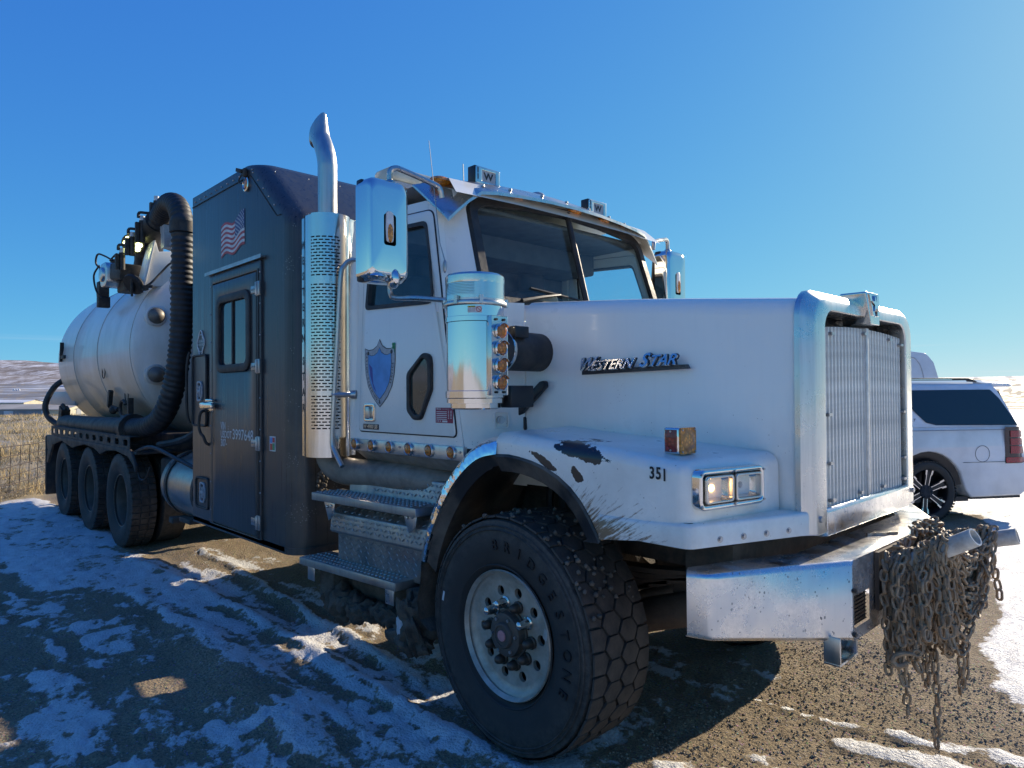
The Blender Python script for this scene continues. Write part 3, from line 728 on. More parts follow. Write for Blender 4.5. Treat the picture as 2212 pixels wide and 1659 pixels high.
shed('small grey barn far across the valley right of the white warehouse', 58, 1500, 18, 14, 6, 6, 3, 0, 'metal_wall_grey', 'snow_roof')
for px, lb in ((30, 'leftmost white storage tank beside the far white warehouse'), (35.5, 'middle white storage tank beside the far white warehouse'), (41, 'rightmost white storage tank beside the far white warehouse')):
    q = far_pt(px, 1320); s = Sh(); s.lathe([(0, 15.5), (1.2, 15.2), (2.1, 14.2), (2.1, 0)], (0, 0, 0), n=16); o = s.obj('storage_tank', 'wall_white'); o.location = (q.x, q.y, 2); tag(o, lb, 'tank', 'white storage tanks in the valley')
# ------------------------------------------------------------------ the truck (x forward, y left, z up; origin on the ground under the front axle)
T = empty('vacuum_truck'); tag(T, 'white long nosed tanker truck with black sleeper box and cream tank', 'truck')

# --- hood: lofted half sections
def hood_sec(x):
    w = interp(x, [-.46, -.31, .6, 1.19], [.765, .76, .725, .668]); zt = interp(x, [-.46, .4, 1.19], [2.262, 2.20, 2.128]); r = .085
    P = [(-w, 1.22), (-w, zt - r)] + [(-w + r - r * math.cos(R(a)), zt - r + r * math.sin(R(a))) for a in (22, 45, 68)] + [(-w + r, zt)]
    P += [(-w * .6, zt + .018), (-w * .3, zt + .03), (0, zt + .034)]
    return [(x, y, z) for y, z in P] + [(x, -y, z) for y, z in P[-2::-1]]
s = Sh(); s.loft([hood_sec(x) for x in np.linspace(-.31, 1.19, 12)], closed=False, caps=False); hood = s.obj('hood', 'white', T)
s = Sh(); s.loft([[(p[0], p[1] * k, p[2] - d) for p in hood_sec(x)] for x, k, d in ((-.47, .985, .012), (-.315, .985, .012))], closed=False, caps=False); s.obj('cowl', 'white', T)
s = Sh(); s.bx(-.5, 1.12, -.62, .62, 1.28, 2.05); s.bx(-.45, .9, -.38, .38, .95, 1.3); s.obj('engine', 'frame_steel', T, smooth=0)
# recessed pad round the intake elbow, wipers' cowl edge
s = Sh(); s.plate_hole(rrect(-.50, -.305, 1.60, 2.19, .09), rrect(-.485, -.32, 1.62, 2.175, .08), 'y', -.772, -.752); s.obj('intake_recess_edge', 'white', T, bevel=.006)

# --- fender: side profile pulled across, shoulder and nose rounded
def arch(n=16, a=0.0):   # outline of the wheel opening, rear top to front low
    xs = [-.04, .05, .121, .20, .287, .37, .44, .50, .547, .585, .605]; zs = [1.437, 1.44, 1.433, 1.42, 1.397, 1.362, 1.319, 1.264, 1.204, 1.145, 1.112]
    return list(zip(xs, zs))
prof = arch() + [(.62, 1.15), (1.02, 1.15), (1.018, 1.463), (.93, 1.468), (.65, 1.50), (.37, 1.515), (.01, 1.545), (-.04, 1.54)]
def shear(p):
    t = (p[1] + 1.235) / .55
    return (p[0] + (.10 * t if p[0] > .9 else 0), p[1], p[2] + (.012 * t if p[2] > 1.45 else 0))
bmf = Sh(); bmf.prism(prof, 'y', -1.235, -.69, shear)
def fender_finish(s, name):
    me = bpy.data.meshes.new(name); me.from_pydata(s.v, [], s.f); me.materials.append(MATS['white'])
    bm = bmesh.new(); bm.from_mesh(me); bmesh.ops.recalc_face_normals(bm, faces=bm.faces)
    ed = []
    for e in bm.edges:
        a, b = e.verts; m_ = (a.co + b.co) / 2
        out = a.co.y < -1.2 and b.co.y < -1.2
        if out and m_.z > 1.44 and m_.x > -.03 and not (a.co.x < .5 and m_.z < 1.45): ed.append(e)
        elif out and abs(a.co.x - b.co.x) < .02 and m_.x > 1.0: ed.append(e)
        elif a.co.z > 1.455 and b.co.z > 1.455 and m_.x > 1.0 and abs(a.co.y - b.co.y) > .3: ed.append(e)
    bmesh.ops.bevel(bm, geom=ed, offset=.055, segments=5, profile=.5, affect='EDGES', clamp_overlap=True)
    bm.to_mesh(me); bm.free(); me.polygons.foreach_set('use_smooth', [True] * len(me.polygons)); me.set_sharp_from_angle(angle=R(40))
    o = bpy.data.objects.new(name, me); COL.objects.link(o); o.parent = T; return o
fender = fender_finish(bmf, 'fender')
# skirt below the headlight, running round to the grille
path = [(.60, -1.243), (.80, -1.246)] + [(1.0 + .045 * math.sin(R(a)) - .0, -1.20 - .046 * math.cos(R(a))) for a in (0, 20, 40, 60, 75)] + [(1.13, -.96), (1.235, -.67)]
rings = []
for i, (x, y) in enumerate(path):
    a = path[max(i - 1, 0)]; b = path[min(i + 1, len(path) - 1)]; d = Vector((b[0] - a[0], b[1] - a[1], 0)).normalized(); nrm = Vector((d.y, -d.x, 0))
    o_ = Vector((x, y, 0)); zb = 1.118 if i == 0 else 1.143; zt_ = 1.225 if i < 2 else 1.235
    rings.append([o_ + ZD * zb - nrm * .03, o_ + ZD * zb, o_ + ZD * (zt_ - .014), o_ + ZD * (zt_ - .004) - nrm * .005, o_ + ZD * zt_ - nrm * .016, o_ + ZD * (zt_ + .004) - nrm * .2])
s = Sh(); s.loft(rings, closed=False, caps=False); skirt = s.obj('fender_skirt', 'white', T, smooth=50)
parts_right = [fender, skirt]
for k in range(4):
    a = (k + .55) / 4.3; q = Vector((1.055, -1.165, 1.168)).lerp(Vector((1.222, -.69, 1.172)), a); nrm = Vector((.94, -.34, 0))
    s = Sh(); s.cyl(q + nrm * -.004, q + nrm * .006, .013, n=12); s.cyl(q + nrm * .006, q + nrm * .012, .008, n=6); s.obj('bolt', 'hinge_steel', skirt)
# rubber flare under the arch lip, front part
A1 = arch()
def ringband(pts, cx, cz, k):
    return [(cx + (x - cx) * k, cz + (z - cz) * k) for x, z in pts]
inner = ringband(A1, -.02, .80, .865); inner[-1] = (.478, 1.085)
s = Sh()
rings = [[(o_[0], -1.238, o_[1]), (o_[0] * .99, -1.243, o_[1] - .012), (i_[0], -1.205, i_[1]), (i_[0] + .012, -1.15, i_[1] + .014), (o_[0], -1.0, o_[1] - .01)] for o_, i_ in zip(A1, inner)]
s.loft(rings, closed=False, caps=False); parts_right.append(s.obj('fender_flare', 'flare_rubber', T))
# polished quarter fender behind the arch, with its own dark lip and mud flap
RQ = smooth_path([(-.03, 1.53, 0), (-.205, 1.488, 0), (-.408, 1.345, 0), (-.569, 1.150, 0), (-.665, .93, 0), (-.69, .815, 0)], 5); RQ = [(p.x, p.y) for p in RQ]
RI = smooth_path([(-.03, 1.437, 0), (-.18, 1.40, 0), (-.345, 1.28, 0), (-.487, 1.10, 0), (-.575, .93, 0), (-.61, .815, 0)], 5); RI = [(p.x, p.y) for p in RI]
s = Sh(); s.loft([[(o_[0], -.62, o_[1]), (o_[0], -1.13, o_[1] + .004), (o_[0] + (i_[0] - o_[0]) * .08, -1.20, o_[1] + (i_[1] - o_[1]) * .08), (o_[0] + (i_[0] - o_[0]) * .45, -1.238, o_[1] + (i_[1] - o_[1]) * .45), (i_[0], -1.246, i_[1]), (i_[0], -1.225, i_[1] - .004)] for o_, i_ in zip(RQ, RI)], closed=False, caps=False)
parts_right.append(s.obj('quarter_fender', 'chrome_wavy', T, smooth=60))
RJ = [(i_[0] + (.04 if k > 3 else .01), i_[1] - .055) for k, i_ in enumerate(RI)]
s = Sh(); s.loft([[(i_[0], -1.230, i_[1]), (j_[0], -1.20, j_[1]), (j_[0], -1.12, j_[1] + .01), (i_[0] - .03, -.60, i_[1] + .03)] for i_, j_ in zip(RI, RJ)], closed=False, caps=False)
parts_right.append(s.obj('quarter_fender_liner', 'flare_rubber', T))
s = Sh(); s.loft([[(x, y, z) for y in (-1.235, -1.1, -.95, -.82)] for x, z in ((-.655, .83), (-.665, .70), (-.70, .58), (-.68, .49), (-.60, .445))], closed=False, caps=False)
s.loft([[(x + .02, y, z) for y in (-1.235, -1.1, -.95, -.82)] for x, z in ((-.655, .83), (-.665, .70), (-.70, .58), (-.68, .49), (-.60, .445))], closed=False, caps=False)
parts_right.append(s.obj('mud_flap', 'mud', T))
# wheel well liner
WL = ringband(A1[::-1], -.02, .80, .99) + ringband(RQ[1:], -.02, .80, .985); s = Sh(); s.loft([[(x, y, z) for y in (-1.20, -.9, -.5)] for x, z in WL], closed=False, caps=False)
s.loft([[(x, -.5, z), (x * .2, -.5, .95)] for x, z in WL], closed=False, caps=False); parts_right.append(s.obj('wheel_well', 'mud', T))
for o in parts_right: mirror(o)
# hood latch
s = Sh(); s.prism(rpoly([(-.405, 1.575), (-.375, 1.545), (-.335, 1.60), (-.20, 1.705), (-.125, 1.765), (-.13, 1.80), (-.165, 1.795), (-.27, 1.715), (-.37, 1.625)], .012, 2), 'y', -.80, -.765)
s.prism(rpoly([(-.345, 1.60), (-.315, 1.52), (-.30, 1.53), (-.305, 1.60)], .01, 2), 'y', -.775, -.755); s.box((-.245, -.80, 1.69), (.06, .03, .055), Matrix.Rotation(R(-38), 3, 'Y')); s.obj('hood_latch', 'black_plastic', T, bevel=.006)
# cowl side between door and hood
s = Sh(); s.loft([[(-.47 - k, -1.080, z), (-.44 - k * .9, -1.06, z), (-.36, -.86, z), (-.31, -.765, z)] for z, k in ((1.43, 0), (2.24, .155))], closed=False, caps=False); cowl_side = s.obj('cowl_side', 'white', T, smooth=60)
s = Sh(); s.plate_hole(rrect(-.045, .045, -.05, .05, .015), rrect(-.035, .035, -.04, .04, .012), 'y', -.004, .004); o = s.obj('lock_surround', 'white', T, bevel=.003); o.location = (-.365, -.895, 1.585); o.rotation_euler = (0, 0, R(62))
s = Sh(); s.cyl((-.372, -.90, 1.585), (-.352, -.91, 1.585), .022, n=16); s.cyl((-.352, -.91, 1.585), (-.346, -.913, 1.585), .011, n=12); s.obj('cowl_lock', 'hinge_steel', T)
mirror(cowl_side)

# --- grille surround, slats, lower bar, emblem
out = rrect(-.675, .675, 1.135, 2.155, (.012, .11, .11, .012)); inn = rrect(-.525, .525, 1.14, 2.065, (.01, .085, .085, .01))
def gs(p):   # crown of the top edge and slight widening downwards
    y, z = p[1], p[2]; k = 1 + .012 * (2.1 - z)
    return (p[0], y * k, z + (.02 * (1 - (y / .68) ** 2) if z > 1.9 else 0))
def shrink(L, d): return [(y * (1 - d / .675), z - (d * .75 if z > 1.3 else 0)) for y, z in L]
s = Sh(); s.loft([[gs((x, y, z)) for y, z in L] for x, L in ((1.185, out), (1.208, out), (1.214, shrink(out, .006)), (1.244, shrink(out, .046)), (1.251, shrink(out, .060)), (1.253, shrink(inn, -.006)), (1.247, inn), (1.13, inn))], caps=False); sur = s.obj('grille_surround', 'frame_alu', T, smooth=28)
for y in (-.60, .60):
    for z in (1.20,): s = Sh(); s.cyl((1.247, y, z), (1.262, y, z), .014, n=10); s.obj('bolt', 'hinge_steel', sur)
s = Sh(); s.bx(1.10, 1.115, -.56, .56, 1.13, 2.09); s.obj('radiator_screen', 'black_plastic', T, smooth=0)
slats = empty('grille', (1.205, 0, 1.13), parent=T); slats.matrix_parent_inverse = Matrix.Identity(4)
NS = 26; pitch = 1.0 / NS
s = Sh(); pr = [(-.0125, -.030), (-.0125, .016), (-.008, .024), (.006, .024), (.0105, .016), (.0105, -.030)]
s.prism([(y, x) for y, x in pr], 'z', 0, 1, shear=lambda p: (p[1], p[0], p[2])); s.v = [(v[0], v[1], v[2]) for v in s.v]
proto = s.obj('slat', 'grille_alu', slats, smooth=25)
for i in range(NS):
    y = -.5 + pitch * (i + .5); o = proto if i == 0 else proto.copy()
    if i: COL.objects.link(o); o.parent = slats
    z1 = 2.005 + .02 * (1 - (y / .5) ** 2); o.location = (.005, y, .105); o.scale = (1, 1, z1 - 1.235)
s = Sh(); s.bx(1.20, 1.228, -.018, .018, 1.24, 2.03); o = s.obj('centre_bar', 'grille_alu', slats, bevel=.004); o.matrix_parent_inverse = Matrix.Translation(-Vector((1.19, 0, 1.13)))
for (y, z) in ((-.44, 1.98), (-.05, 2.0), (.30, 1.99), (.47, 1.97), (-.48, 1.63), (.50, 1.62), (-.47, 1.42), (.50, 1.38), (-.45, 1.26), (-.12, 1.26), (.18, 1.26), (.49, 1.27)):
    s = Sh(); s.cyl((1.20, y, z), (1.232, y, z), .008, n=8); s.box((1.232, y + .012, z), (.006, .034, .012)); o = s.obj('clip', 'hinge_steel', slats); o.matrix_parent_inverse = Matrix.Translation(-Vector((1.19, 0, 1.13)))
s = Sh(); s.prism([(1.225, 1.112), (1.257, 1.12), (1.257, 1.222), (1.245, 1.236), (1.18, 1.236), (1.18, 1.112)], 'y', -.53, .53); s.obj('grille_lower_bar', 'bumper_alu', T, bevel=.005)
s = Sh(); s.prism(rpoly([(-.088, 2.197), (-.058, 2.043), (.058, 2.043), (.088, 2.197)], .010, 3), 'x', 1.15, 1.278, lambda p: (p[0] - (.012 if p[2] > 2.1 and p[0] > 1.2 else 0), p[1], p[2])); em = s.obj('hood_emblem', 'polished', T, bevel=.012, seg=3)
s = Sh()
for sg in (-1, 1): s.prism([(sg * .062, 2.185), (sg * .036, 2.185), (sg * .016, 2.085), (sg * .038, 2.085)], 'x', 1.20, 1.283, lambda p: (p[0] - .010 * (p[2] - 2.085) / .105, p[1], p[2]))
st = []
for k in range(10):
    rr = .042 if k % 2 == 0 else .017; st.append((rr * math.sin(R(36 * k)), 2.14 + rr * math.cos(R(36 * k))))
s.prism(st, 'x', 1.20, 1.288, lambda p: (p[0] - .010 * (p[2] - 2.085) / .105, p[1], p[2])); s.obj('emblem_star', 'chrome', em, smooth=0)
# badge on the hood side
bd = empty('hood_badge', (.41, -.735, 1.86), parent=T)
s = Sh(); s.prism([(.098, 1.825), (.735, 1.838), (.722, 1.858), (.098, 1.848)], 'y', -.752, -.735); o = s.obj('badge_bar', 'badge_grey', bd); o.matrix_parent_inverse = Matrix.Translation(-bd.location)
ys = -.757
for txt, x0, sz, zc in (('W', .150, .098, 1.874), ('ESTERN', .312, .074, 1.868), ('S', .507, .098, 1.880), ('TAR', .612, .078, 1.878)):
    for mt, of, yy in (('badge_grey', .030, ys + .004), ('polished', .012, ys - .008)):
        s = Sh(); s.text(txt, (x0, yy - .014, zc), XD + ZD * .02, ZD + YD * .40, sz, bold=of, shear=.25, extrude=.06, sx=1.02); o = s.obj('lettering', mt, bd, smooth=0); o.matrix_parent_inverse = Matrix.Translation(-bd.location)
for t_, x_, z_ in (('3', .865, 1.414), ('5', .895, 1.414), ('1', .922, 1.410)):
    s = Sh(); s.text(t_, (x_, -1.2385, z_), XD, ZD, .066, bold=.022, extrude=.01, sx=.78); s.obj('fleet_number', 'letter_black', fender, smooth=0)

# --- headlight cluster and fender turn lamp
def headlight(parent):
    t = empty('headlight', (1.02, -1.20, 1.36), R(-10.5), parent)   # local y runs inboard along the lamp face, local x points forward
    s = Sh(); s.plate_hole(rrect(-.005, .375, -.078, .078, .03), rrect(.015, .355, -.056, .056, .012), 'x', -.03, .045); s.obj('bezel', 'chrome', t, bevel=.018, seg=3, bang=60)
    for k in range(2):
        y0 = .022 + k * .170
        s = Sh(); s.plate_hole(rrect(y0, y0 + .158, -.052, .052, .014), rrect(y0 + .010, y0 + .148, -.043, .043, .012), 'x', .02, .052); s.obj('lamp_rim', 'brushed', t, bevel=.004)
        s = Sh(); yc = y0 + .079
        s.loft([[(x, yc + y * k_, z * k_) for y, z in rrect(-.070, .070, -.043, .043, .014)] for x, k_ in ((.030, 1.0), (.005, .86), (-.02, .60), (-.035, .3))], caps=False)
        s.bx(-.036, -.034, yc - .03, yc + .03, -.02, .02); s.obj('reflector', 'chrome', t)
        s = Sh(); s.ball((-.005, yc, 0), .017, 10, 6); s.obj('bulb', 'bulb_lit' if k == 0 else 'worn_white', t)
        s = Sh(); s.loft([[(x, yc + y * k_, z * k_) for y, z in rrect(-.070, .070, -.044, .044, .014)] for x, k_ in ((.040, 1.0), (.047, .93), (.050, .6), (.051, .05))], caps=False); s.obj('lamp_lens', 'lens_clear', t)
    for (y, z) in ((.003, .06), (.003, -.06), (.19, .064), (.19, -.064), (.366, .06), (.366, -.06)):
        s = Sh(); s.cyl((.04, y, z), (.05, y, z), .005, n=8); s.obj('screw', 'hinge_steel', t)
    return t
def m_headlens():
    s = NT('headlamp_lens'); p = s.pos('Object'); t = s.t
    w = s.n('TexWave'); w.inputs['Scale'].default_value = 26; w.bands_direction = 'Y'; s.l(p, w.inputs['Vector'])
    gl = s.n('BsdfGlass'); gl.inputs['IOR'].default_value = 1.12; gl.inputs['Roughness'].default_value = .03
    b = s.n('Bump'); b.inputs['Strength'].default_value = .25; b.inputs['Distance'].default_value = .004; s.l(w.outputs['Fac'], b.inputs['Height']); s.l(b.outputs[0], gl.inputs['Normal'])
    s.l(gl.outputs[0], s.out.inputs['Surface']); MATS['headlamp_lens'] = s.m
    s = NT('bulb_lit'); s.set(Base_Color=(1, .6, .2)); s.b.inputs['Emission Color'].default_value = (1, .55, .18, 1); s.b.inputs['Emission Strength'].default_value = 14; MATS['bulb_lit'] = s.m
m_headlens(); hl = headlight(T)
c = copy_tree(hl, T)
c.location = (1.085, .84, 1.36); c.rotation_euler = (0, 0, R(10.5))
tl = empty('turn_lamp', (.88, -1.06, 1.463), parent=T)
s = Sh(); s.cyl((0, 0, -.004), (0, 0, .02), .022, n=14); s.obj('lamp_stem', 'hinge_steel', tl)
s = Sh(); s.box((-.005, 0, .072), (.075, .115, .108)); s.obj('lamp_body', 'chrome', tl, bevel=.010, seg=3)
s = Sh(); s.prism(rrect(-.056, .056, .019, .125, .012), 'x', .030, .040); s.lathe([(0, .047), (.03, .045), (.045, .040)], (0, 0, .072), 'x', 20); o = s.obj('amber_lens', 'orange_lens', tl)
s = Sh(); s.bx(-.034, .022, -.0595, -.056, .027, .117); s.obj('side_marker', 'red_lens', tl, bevel=.003)
for (y, z) in ((-.047, .028), (.047, .028), (-.047, .116), (.047, .116)): s = Sh(); s.cyl((.038, y, z), (.044, y, z), .004, n=8); s.obj('screw', 'hinge_steel', tl)
for z in (.034, .110): s = Sh(); s.cyl((-.006, -.058, z), (-.006, -.063, z), .004, n=8); s.obj('screw', 'hinge_steel', tl)
c = copy_tree(tl, T); c.location.y = 1.06

# --- bumper
bp = [(1.0, -1.215), (1.085, -1.175), (1.375, -.60), (1.375, .60), (1.085, 1.175), (1.0, 1.215), (.965, 1.15), (1.06, .86), (1.16, .62), (1.16, -.62), (1.06, -.86), (.965, -1.15)]
def bsh(p): return (p[0], p[1], p[2] + (.075 * max(0, (abs(p[1]) - .6) / .6) if p[2] < .9 else 0))
s = Sh()
# front skins built as sheets so the mesh openings are real holes
def bseg(a, b):
    s.loft([[bsh((a[0], a[1], .725)), bsh((a[0], a[1], 1.05))], [bsh((b[0], b[1], .725)), bsh((b[0], b[1], 1.05))]], closed=False, caps=False)
for i in (0, 1, 3, 4): bseg(bp[i], bp[i + 1])
yh = [-.60, -.585, -.415, .415, .585, .60]; zh = [.725, .775, .905, 1.05]
for i in range(5):
    for j in range(3):
        if j == 1 and i in (1, 3): continue
        s.add([(1.375, yh[i], zh[j]), (1.375, yh[i + 1], zh[j]), (1.375, yh[i + 1], zh[j + 1]), (1.375, yh[i], zh[j + 1])], [(0, 1, 2, 3)])
top = [(x, y, 1.05) for x, y in bp]; s.add(top, [(0, 1, 2, 9, 10, 11), (2, 3, 8, 9), (3, 4, 5, 6, 7, 8)])
for i in range(5): a, b = bp[i], bp[i + 1]; q = lambda p, k: bsh((p[0] - .035 * k, p[1] * (1 - .03 * k), .725)); s.add([q(a, 0), q(b, 0), q(b, 1), q(a, 1)], [(0, 1, 2, 3)])
bumper = s.obj('bumper', 'bumper_alu', T, bevel=.022, seg=4, bang=20, smooth=60)
for sg in (-1, 1):
    s = Sh()
    for k in range(15): y = sg * (.42 + .16 * k / 14); s.bx(1.358, 1.361, y - .0012, y + .0012, .777, .903)
    for k in range(9): z = .78 + .122 * k / 8; s.bx(1.361, 1.364, sg * .415 if sg < 0 else .415, sg * .585, z - .0014, z + .0014)
    s.obj('mesh_insert', 'black_plastic', bumper, smooth=0)
    for z in (.755, .93): s = Sh(); s.cyl((1.373, sg * .595, z), (1.386, sg * .595, z), .010, n=8); s.obj('bolt', 'dark_metal', bumper)
    s = Sh()
    for (y0, y1, z0, z1) in ((.705, .692, .655, .76), (.53, .517, .655, .76), (.705, .517, .648, .660)): s.bx(1.30, 1.365, sg * y0, sg * y1, z0, z1)
    s.obj('tow_loop', 'brushed', T, bevel=.003, label='flat metal loop hanging under the bumper')
# chain rack: plate and two pegs
rk = empty('chain_rack', (1.38, -.03, .95), parent=T)
s = Sh(); s.bx(1.378, 1.395, -.355, .30, .80, 1.045); o = s.obj('rack_plate', 'brown_steel', rk); o.matrix_parent_inverse = Matrix.Translation(-rk.location)
PEG1 = (Vector((1.39, -.265, .945)), Vector((1.735, -.315, 1.155))); PEG2 = (Vector((1.39, .20, .975)), Vector((1.775, .235, 1.082)))
for a, b in (PEG1, PEG2):
    d = (b - a).normalized(); s = Sh(); n = 20; x = d.orthogonal().normalized(); y = d.cross(x)
    s.loft([[p + (x * math.cos(6.2832 * i / n) + y * math.sin(6.2832 * i / n)) * r for i in range(n)] for p, r in ((a, .036), (b, .036), (b, .029), (b - d * .2, .029))], caps=False)
    o = s.obj('peg', 'peg_paint', rk); o.matrix_parent_inverse = Matrix.Translation(-rk.location)

# --- cab shell
def lean(y, z): return y * (1 - .055 * max(0, z - 2.25) / .6)
def lsh(p): return (p[0], lean(p[1], p[2]), p[2])
door_out = rpoly([(-.522, 1.492), (-.655, 2.30), (-.80, 2.82), (-1.46, 2.86), (-1.53, 2.78), (-1.53, 1.492)], [.03, .2, .08, .08, .08, .03], 5)
win = rpoly([(-.72, 2.258), (-.775, 2.50), (-.85, 2.755), (-1.40, 2.785), (-1.445, 2.74), (-1.445, 2.285)], [.05, .2, .06, .06, .06, .04], 5)
cabring = rpoly([(-.465, 1.43), (-.632, 2.25), (-.785, 2.885), (-1.52, 2.93), (-1.645, 2.85), (-1.645, 1.43)], [.01, .05, .05, .15, .1, .01], 5)
# near side: outer ring round the door, door with window opening
for sg in (-1, 1):
    s = Sh(); s.plate_hole(cabring, [(x + .004 * (1 if x > -1 else -1), z + .004 * (1 if z > 2 else -1)) for x, z in door_out], 'y', sg * 1.085, sg * 1.03, lsh); s.obj('cab_side', 'white', T, smooth=50)
    dr = empty('cab_door', (-.53, sg * 1.09, 1.49), parent=T); PI = Matrix.Translation(-dr.location)
    s = Sh(); s.plate_hole(door_out, win, 'y', sg * 1.094, sg * 1.04, lsh)
    lw = rpoly([(-.735, 1.90), (-.80, 1.985), (-.865, 1.94), (-.965, 1.82), (-.955, 1.63), (-.87, 1.575), (-.80, 1.60), (-.735, 1.75)], .03, 3)
    o = s.obj('door_panel', 'white', dr, bevel=.006, bang=60, smooth=50); o.matrix_parent_inverse = PI
    s = Sh(); s.tube([lsh((x, sg * 1.086, z)) for x, z in door_out + door_out[:1]], .0065, 5, caps=False); o = s.obj('door_gap', 'letter_black', dr); o.matrix_parent_inverse = PI
    s = Sh(); s.plate_hole([(x + (x + 1.07) * .015, z + (z - 2.52) * .03) for x, z in win], [(x - (x + 1.07) * .05, z - (z - 2.52) * .075) for x, z in win], 'y', sg * 1.099, sg * 1.05, lsh); o = s.obj('window_seal', 'rubber', dr); o.matrix_parent_inverse = PI
    s = Sh(); s.add([lsh((x, sg * 1.07, z)) for x, z in win], [tuple(range(len(win)))]); o = s.obj('window_glass', 'glass_side', dr, smooth=0); o.matrix_parent_inverse = PI
    if sg > 0: continue
    lwo = rpoly([(-.725, 1.90), (-.735, 1.955), (-.80, 1.975), (-.965, 1.855), (-.965, 1.63), (-.90, 1.578), (-.83, 1.578), (-.725, 1.755)], [.04, .05, .06, .05, .05, .05, .05, .04], 4)
    cx, cz = -.845, 1.775; lwi = [(cx + (x - cx) * .74, cz + (z - cz) * .84) for x, z in lwo]
    s = Sh(); s.plate_hole(lwo, lwi, 'y', -1.116, -1.085); o = s.obj('peep_window_seal', 'rubber', dr, bevel=.006, bang=50); o.matrix_parent_inverse = PI
    s = Sh(); s.prism(lwi, 'y', -1.101, -1.09); o = s.obj('peep_window', 'peep_glass', dr, smooth=0); o.matrix_parent_inverse = PI
    s = Sh(); s.plate_hole(rrect(-1.455, -1.325, 1.555, 1.672, .022), rrect(-1.438, -1.342, 1.572, 1.655, .012), 'y', -1.106, -1.09); s.bx(-1.44, -1.34, -1.094, -1.0925, 1.57, 1.657); o = s.obj('door_handle', 'chrome', dr, bevel=.003); o.matrix_parent_inverse = PI
    s = Sh(); s.bx(-1.434, -1.385, -1.112, -1.095, 1.577, 1.652); o = s.obj('handle_paddle', 'brushed', dr, bevel=.004); o.matrix_parent_inverse = PI
    s = Sh(); s.bx(-1.472, -1.292, -1.100, -1.093, 1.507, 1.541); o = s.obj('model_plate', 'badge_grey', dr, bevel=.002); o.matrix_parent_inverse = PI
    s = Sh(); s.text('W 4900 SB', (-1.382, -1.102, 1.524), XD, ZD, .036, bold=.01, shear=.2, extrude=.03); o = s.obj('lettering', 'brushed', dr, smooth=0); o.matrix_parent_inverse = PI
    # maroon inspection sticker
    s = Sh(); s.bx(-.702, -.545, -1.0962, -1.093, 1.567, 1.653); o = s.obj('inspection_sticker', 'decal_maroon', dr, smooth=0); o.matrix_parent_inverse = PI
    s = Sh()
    for k in range(5): s.bx(-.693, -.600, -1.0972, -1.096, 1.632 - k * .0105 - .004, 1.632 - k * .0105)
    for k in range(6): s.bx(-.588, -.580, -1.0972, -1.096, 1.636 - k * .008 - .004, 1.636 - k * .008); s.bx(-.566, -.556, -1.0972, -1.096, 1.636 - k * .008 - .004, 1.636 - k * .008)
    for k in range(3): s.bx(-.692 + k * .016, -.685 + k * .016, -1.0972, -1.096, 1.574, 1.580)
    s.bx(-.64, -.595, -1.0972, -1.096, 1.571, 1.581); s.text('FMCSA', (-.672, -1.0973, 1.645), XD, ZD, .014, bold=.01); s.text('PERIODIC INSPECTION', (-.61, -1.0973, 1.645), XD, ZD, .0062)
    o = s.obj('sticker_print', 'decal_white', dr, smooth=0); o.matrix_parent_inverse = PI
    # shield decal
    shp = lambda k, dz=0: [(-1.278 + k * x, 1.86 + k * z + dz) for x, z in smooth2]
    half = [(0, .215), (.03, .175), (.075, .155), (.12, .152), (.168, .165), (.170, .08), (.160, .0), (.135, -.075), (.085, -.14), (.03, -.185), (0, -.205)]
    smooth2 = half + [(-x, z) for x, z in half[-2:0:-1]]
    for nm, k, dz, mt, yy in (('shield_edge', 1.03, 0, 'letter_black', -1.0955), ('shield_decal', 1.0, 0, 'decal_grey', -1.0962), ('shield_inner_edge', .79, 0, 'letter_black', -1.0969), ('shield_field', .77, 0, 'decal_blue', -1.0976)):
        s = Sh(); q = shp(k, dz); s.add([(x, yy, z) for x, z in q], [tuple(range(len(q)))]); o = s.obj(nm, mt, dr, smooth=0); o.matrix_parent_inverse = PI
    s = Sh()
    q = [(-1.40, 1.93), (-1.36, 1.90), (-1.35, 1.80), (-1.31, 1.74), (-1.345, 1.77), (-1.385, 1.85)]; s.add([(x, -1.0981, z) for x, z in q], [tuple(range(6))]); o = s.obj('shield_deep_blue', 'decal_deep_blue', dr, smooth=0); o.matrix_parent_inverse = PI  # deep blue shape in the decal print
    s = Sh()
    def along(txt, P0, sz):
        P = [Vector((x, 0, z)) for x, z in P0]; L = [0]
        for a, b in zip(P[:-1], P[1:]): L.append(L[-1] + (b - a).length)
        for i, ch in enumerate(txt):
            d = L[-1] * (i + .5) / len(txt); k = max(j for j in range(len(L)) if L[j] <= d); k = min(k, len(P) - 2)
            t = (d - L[k]) / (L[k + 1] - L[k]); c = P[k].lerp(P[k + 1], t); dr_ = (P[k + 1] - P[k]).normalized()
            if ch != ' ': s.text(ch, (c.x, -1.0978, c.z), dr_, Vector((-dr_.z, 0, dr_.x)), sz, bold=.012)
    k9 = .885
    left = [(-1.278 - k9 * x, 1.86 + k9 * z) for x, z in half[4:10]]; right = [(-1.278 + k9 * x, 1.86 + k9 * z) for x, z in half[9:4:-1]]
    along('CASING CLEANING', left, .024); along('SERVICE', right[2:], .024); s.text('&', (-1.278, -1.0978, 1.683), XD, ZD, .034, bold=.02)
    o = s.obj('lettering', 'letter_black', dr, smooth=0); o.matrix_parent_inverse = PI
    s = Sh()
    for a in (0, 90, 180, 270): s.lathe([(0, 0), (.011, .0)], (-1.118 + .011 * math.cos(R(a + 45)), -1.0983, 2.03 + .013 * math.sin(R(a + 45))), 'y', 10)
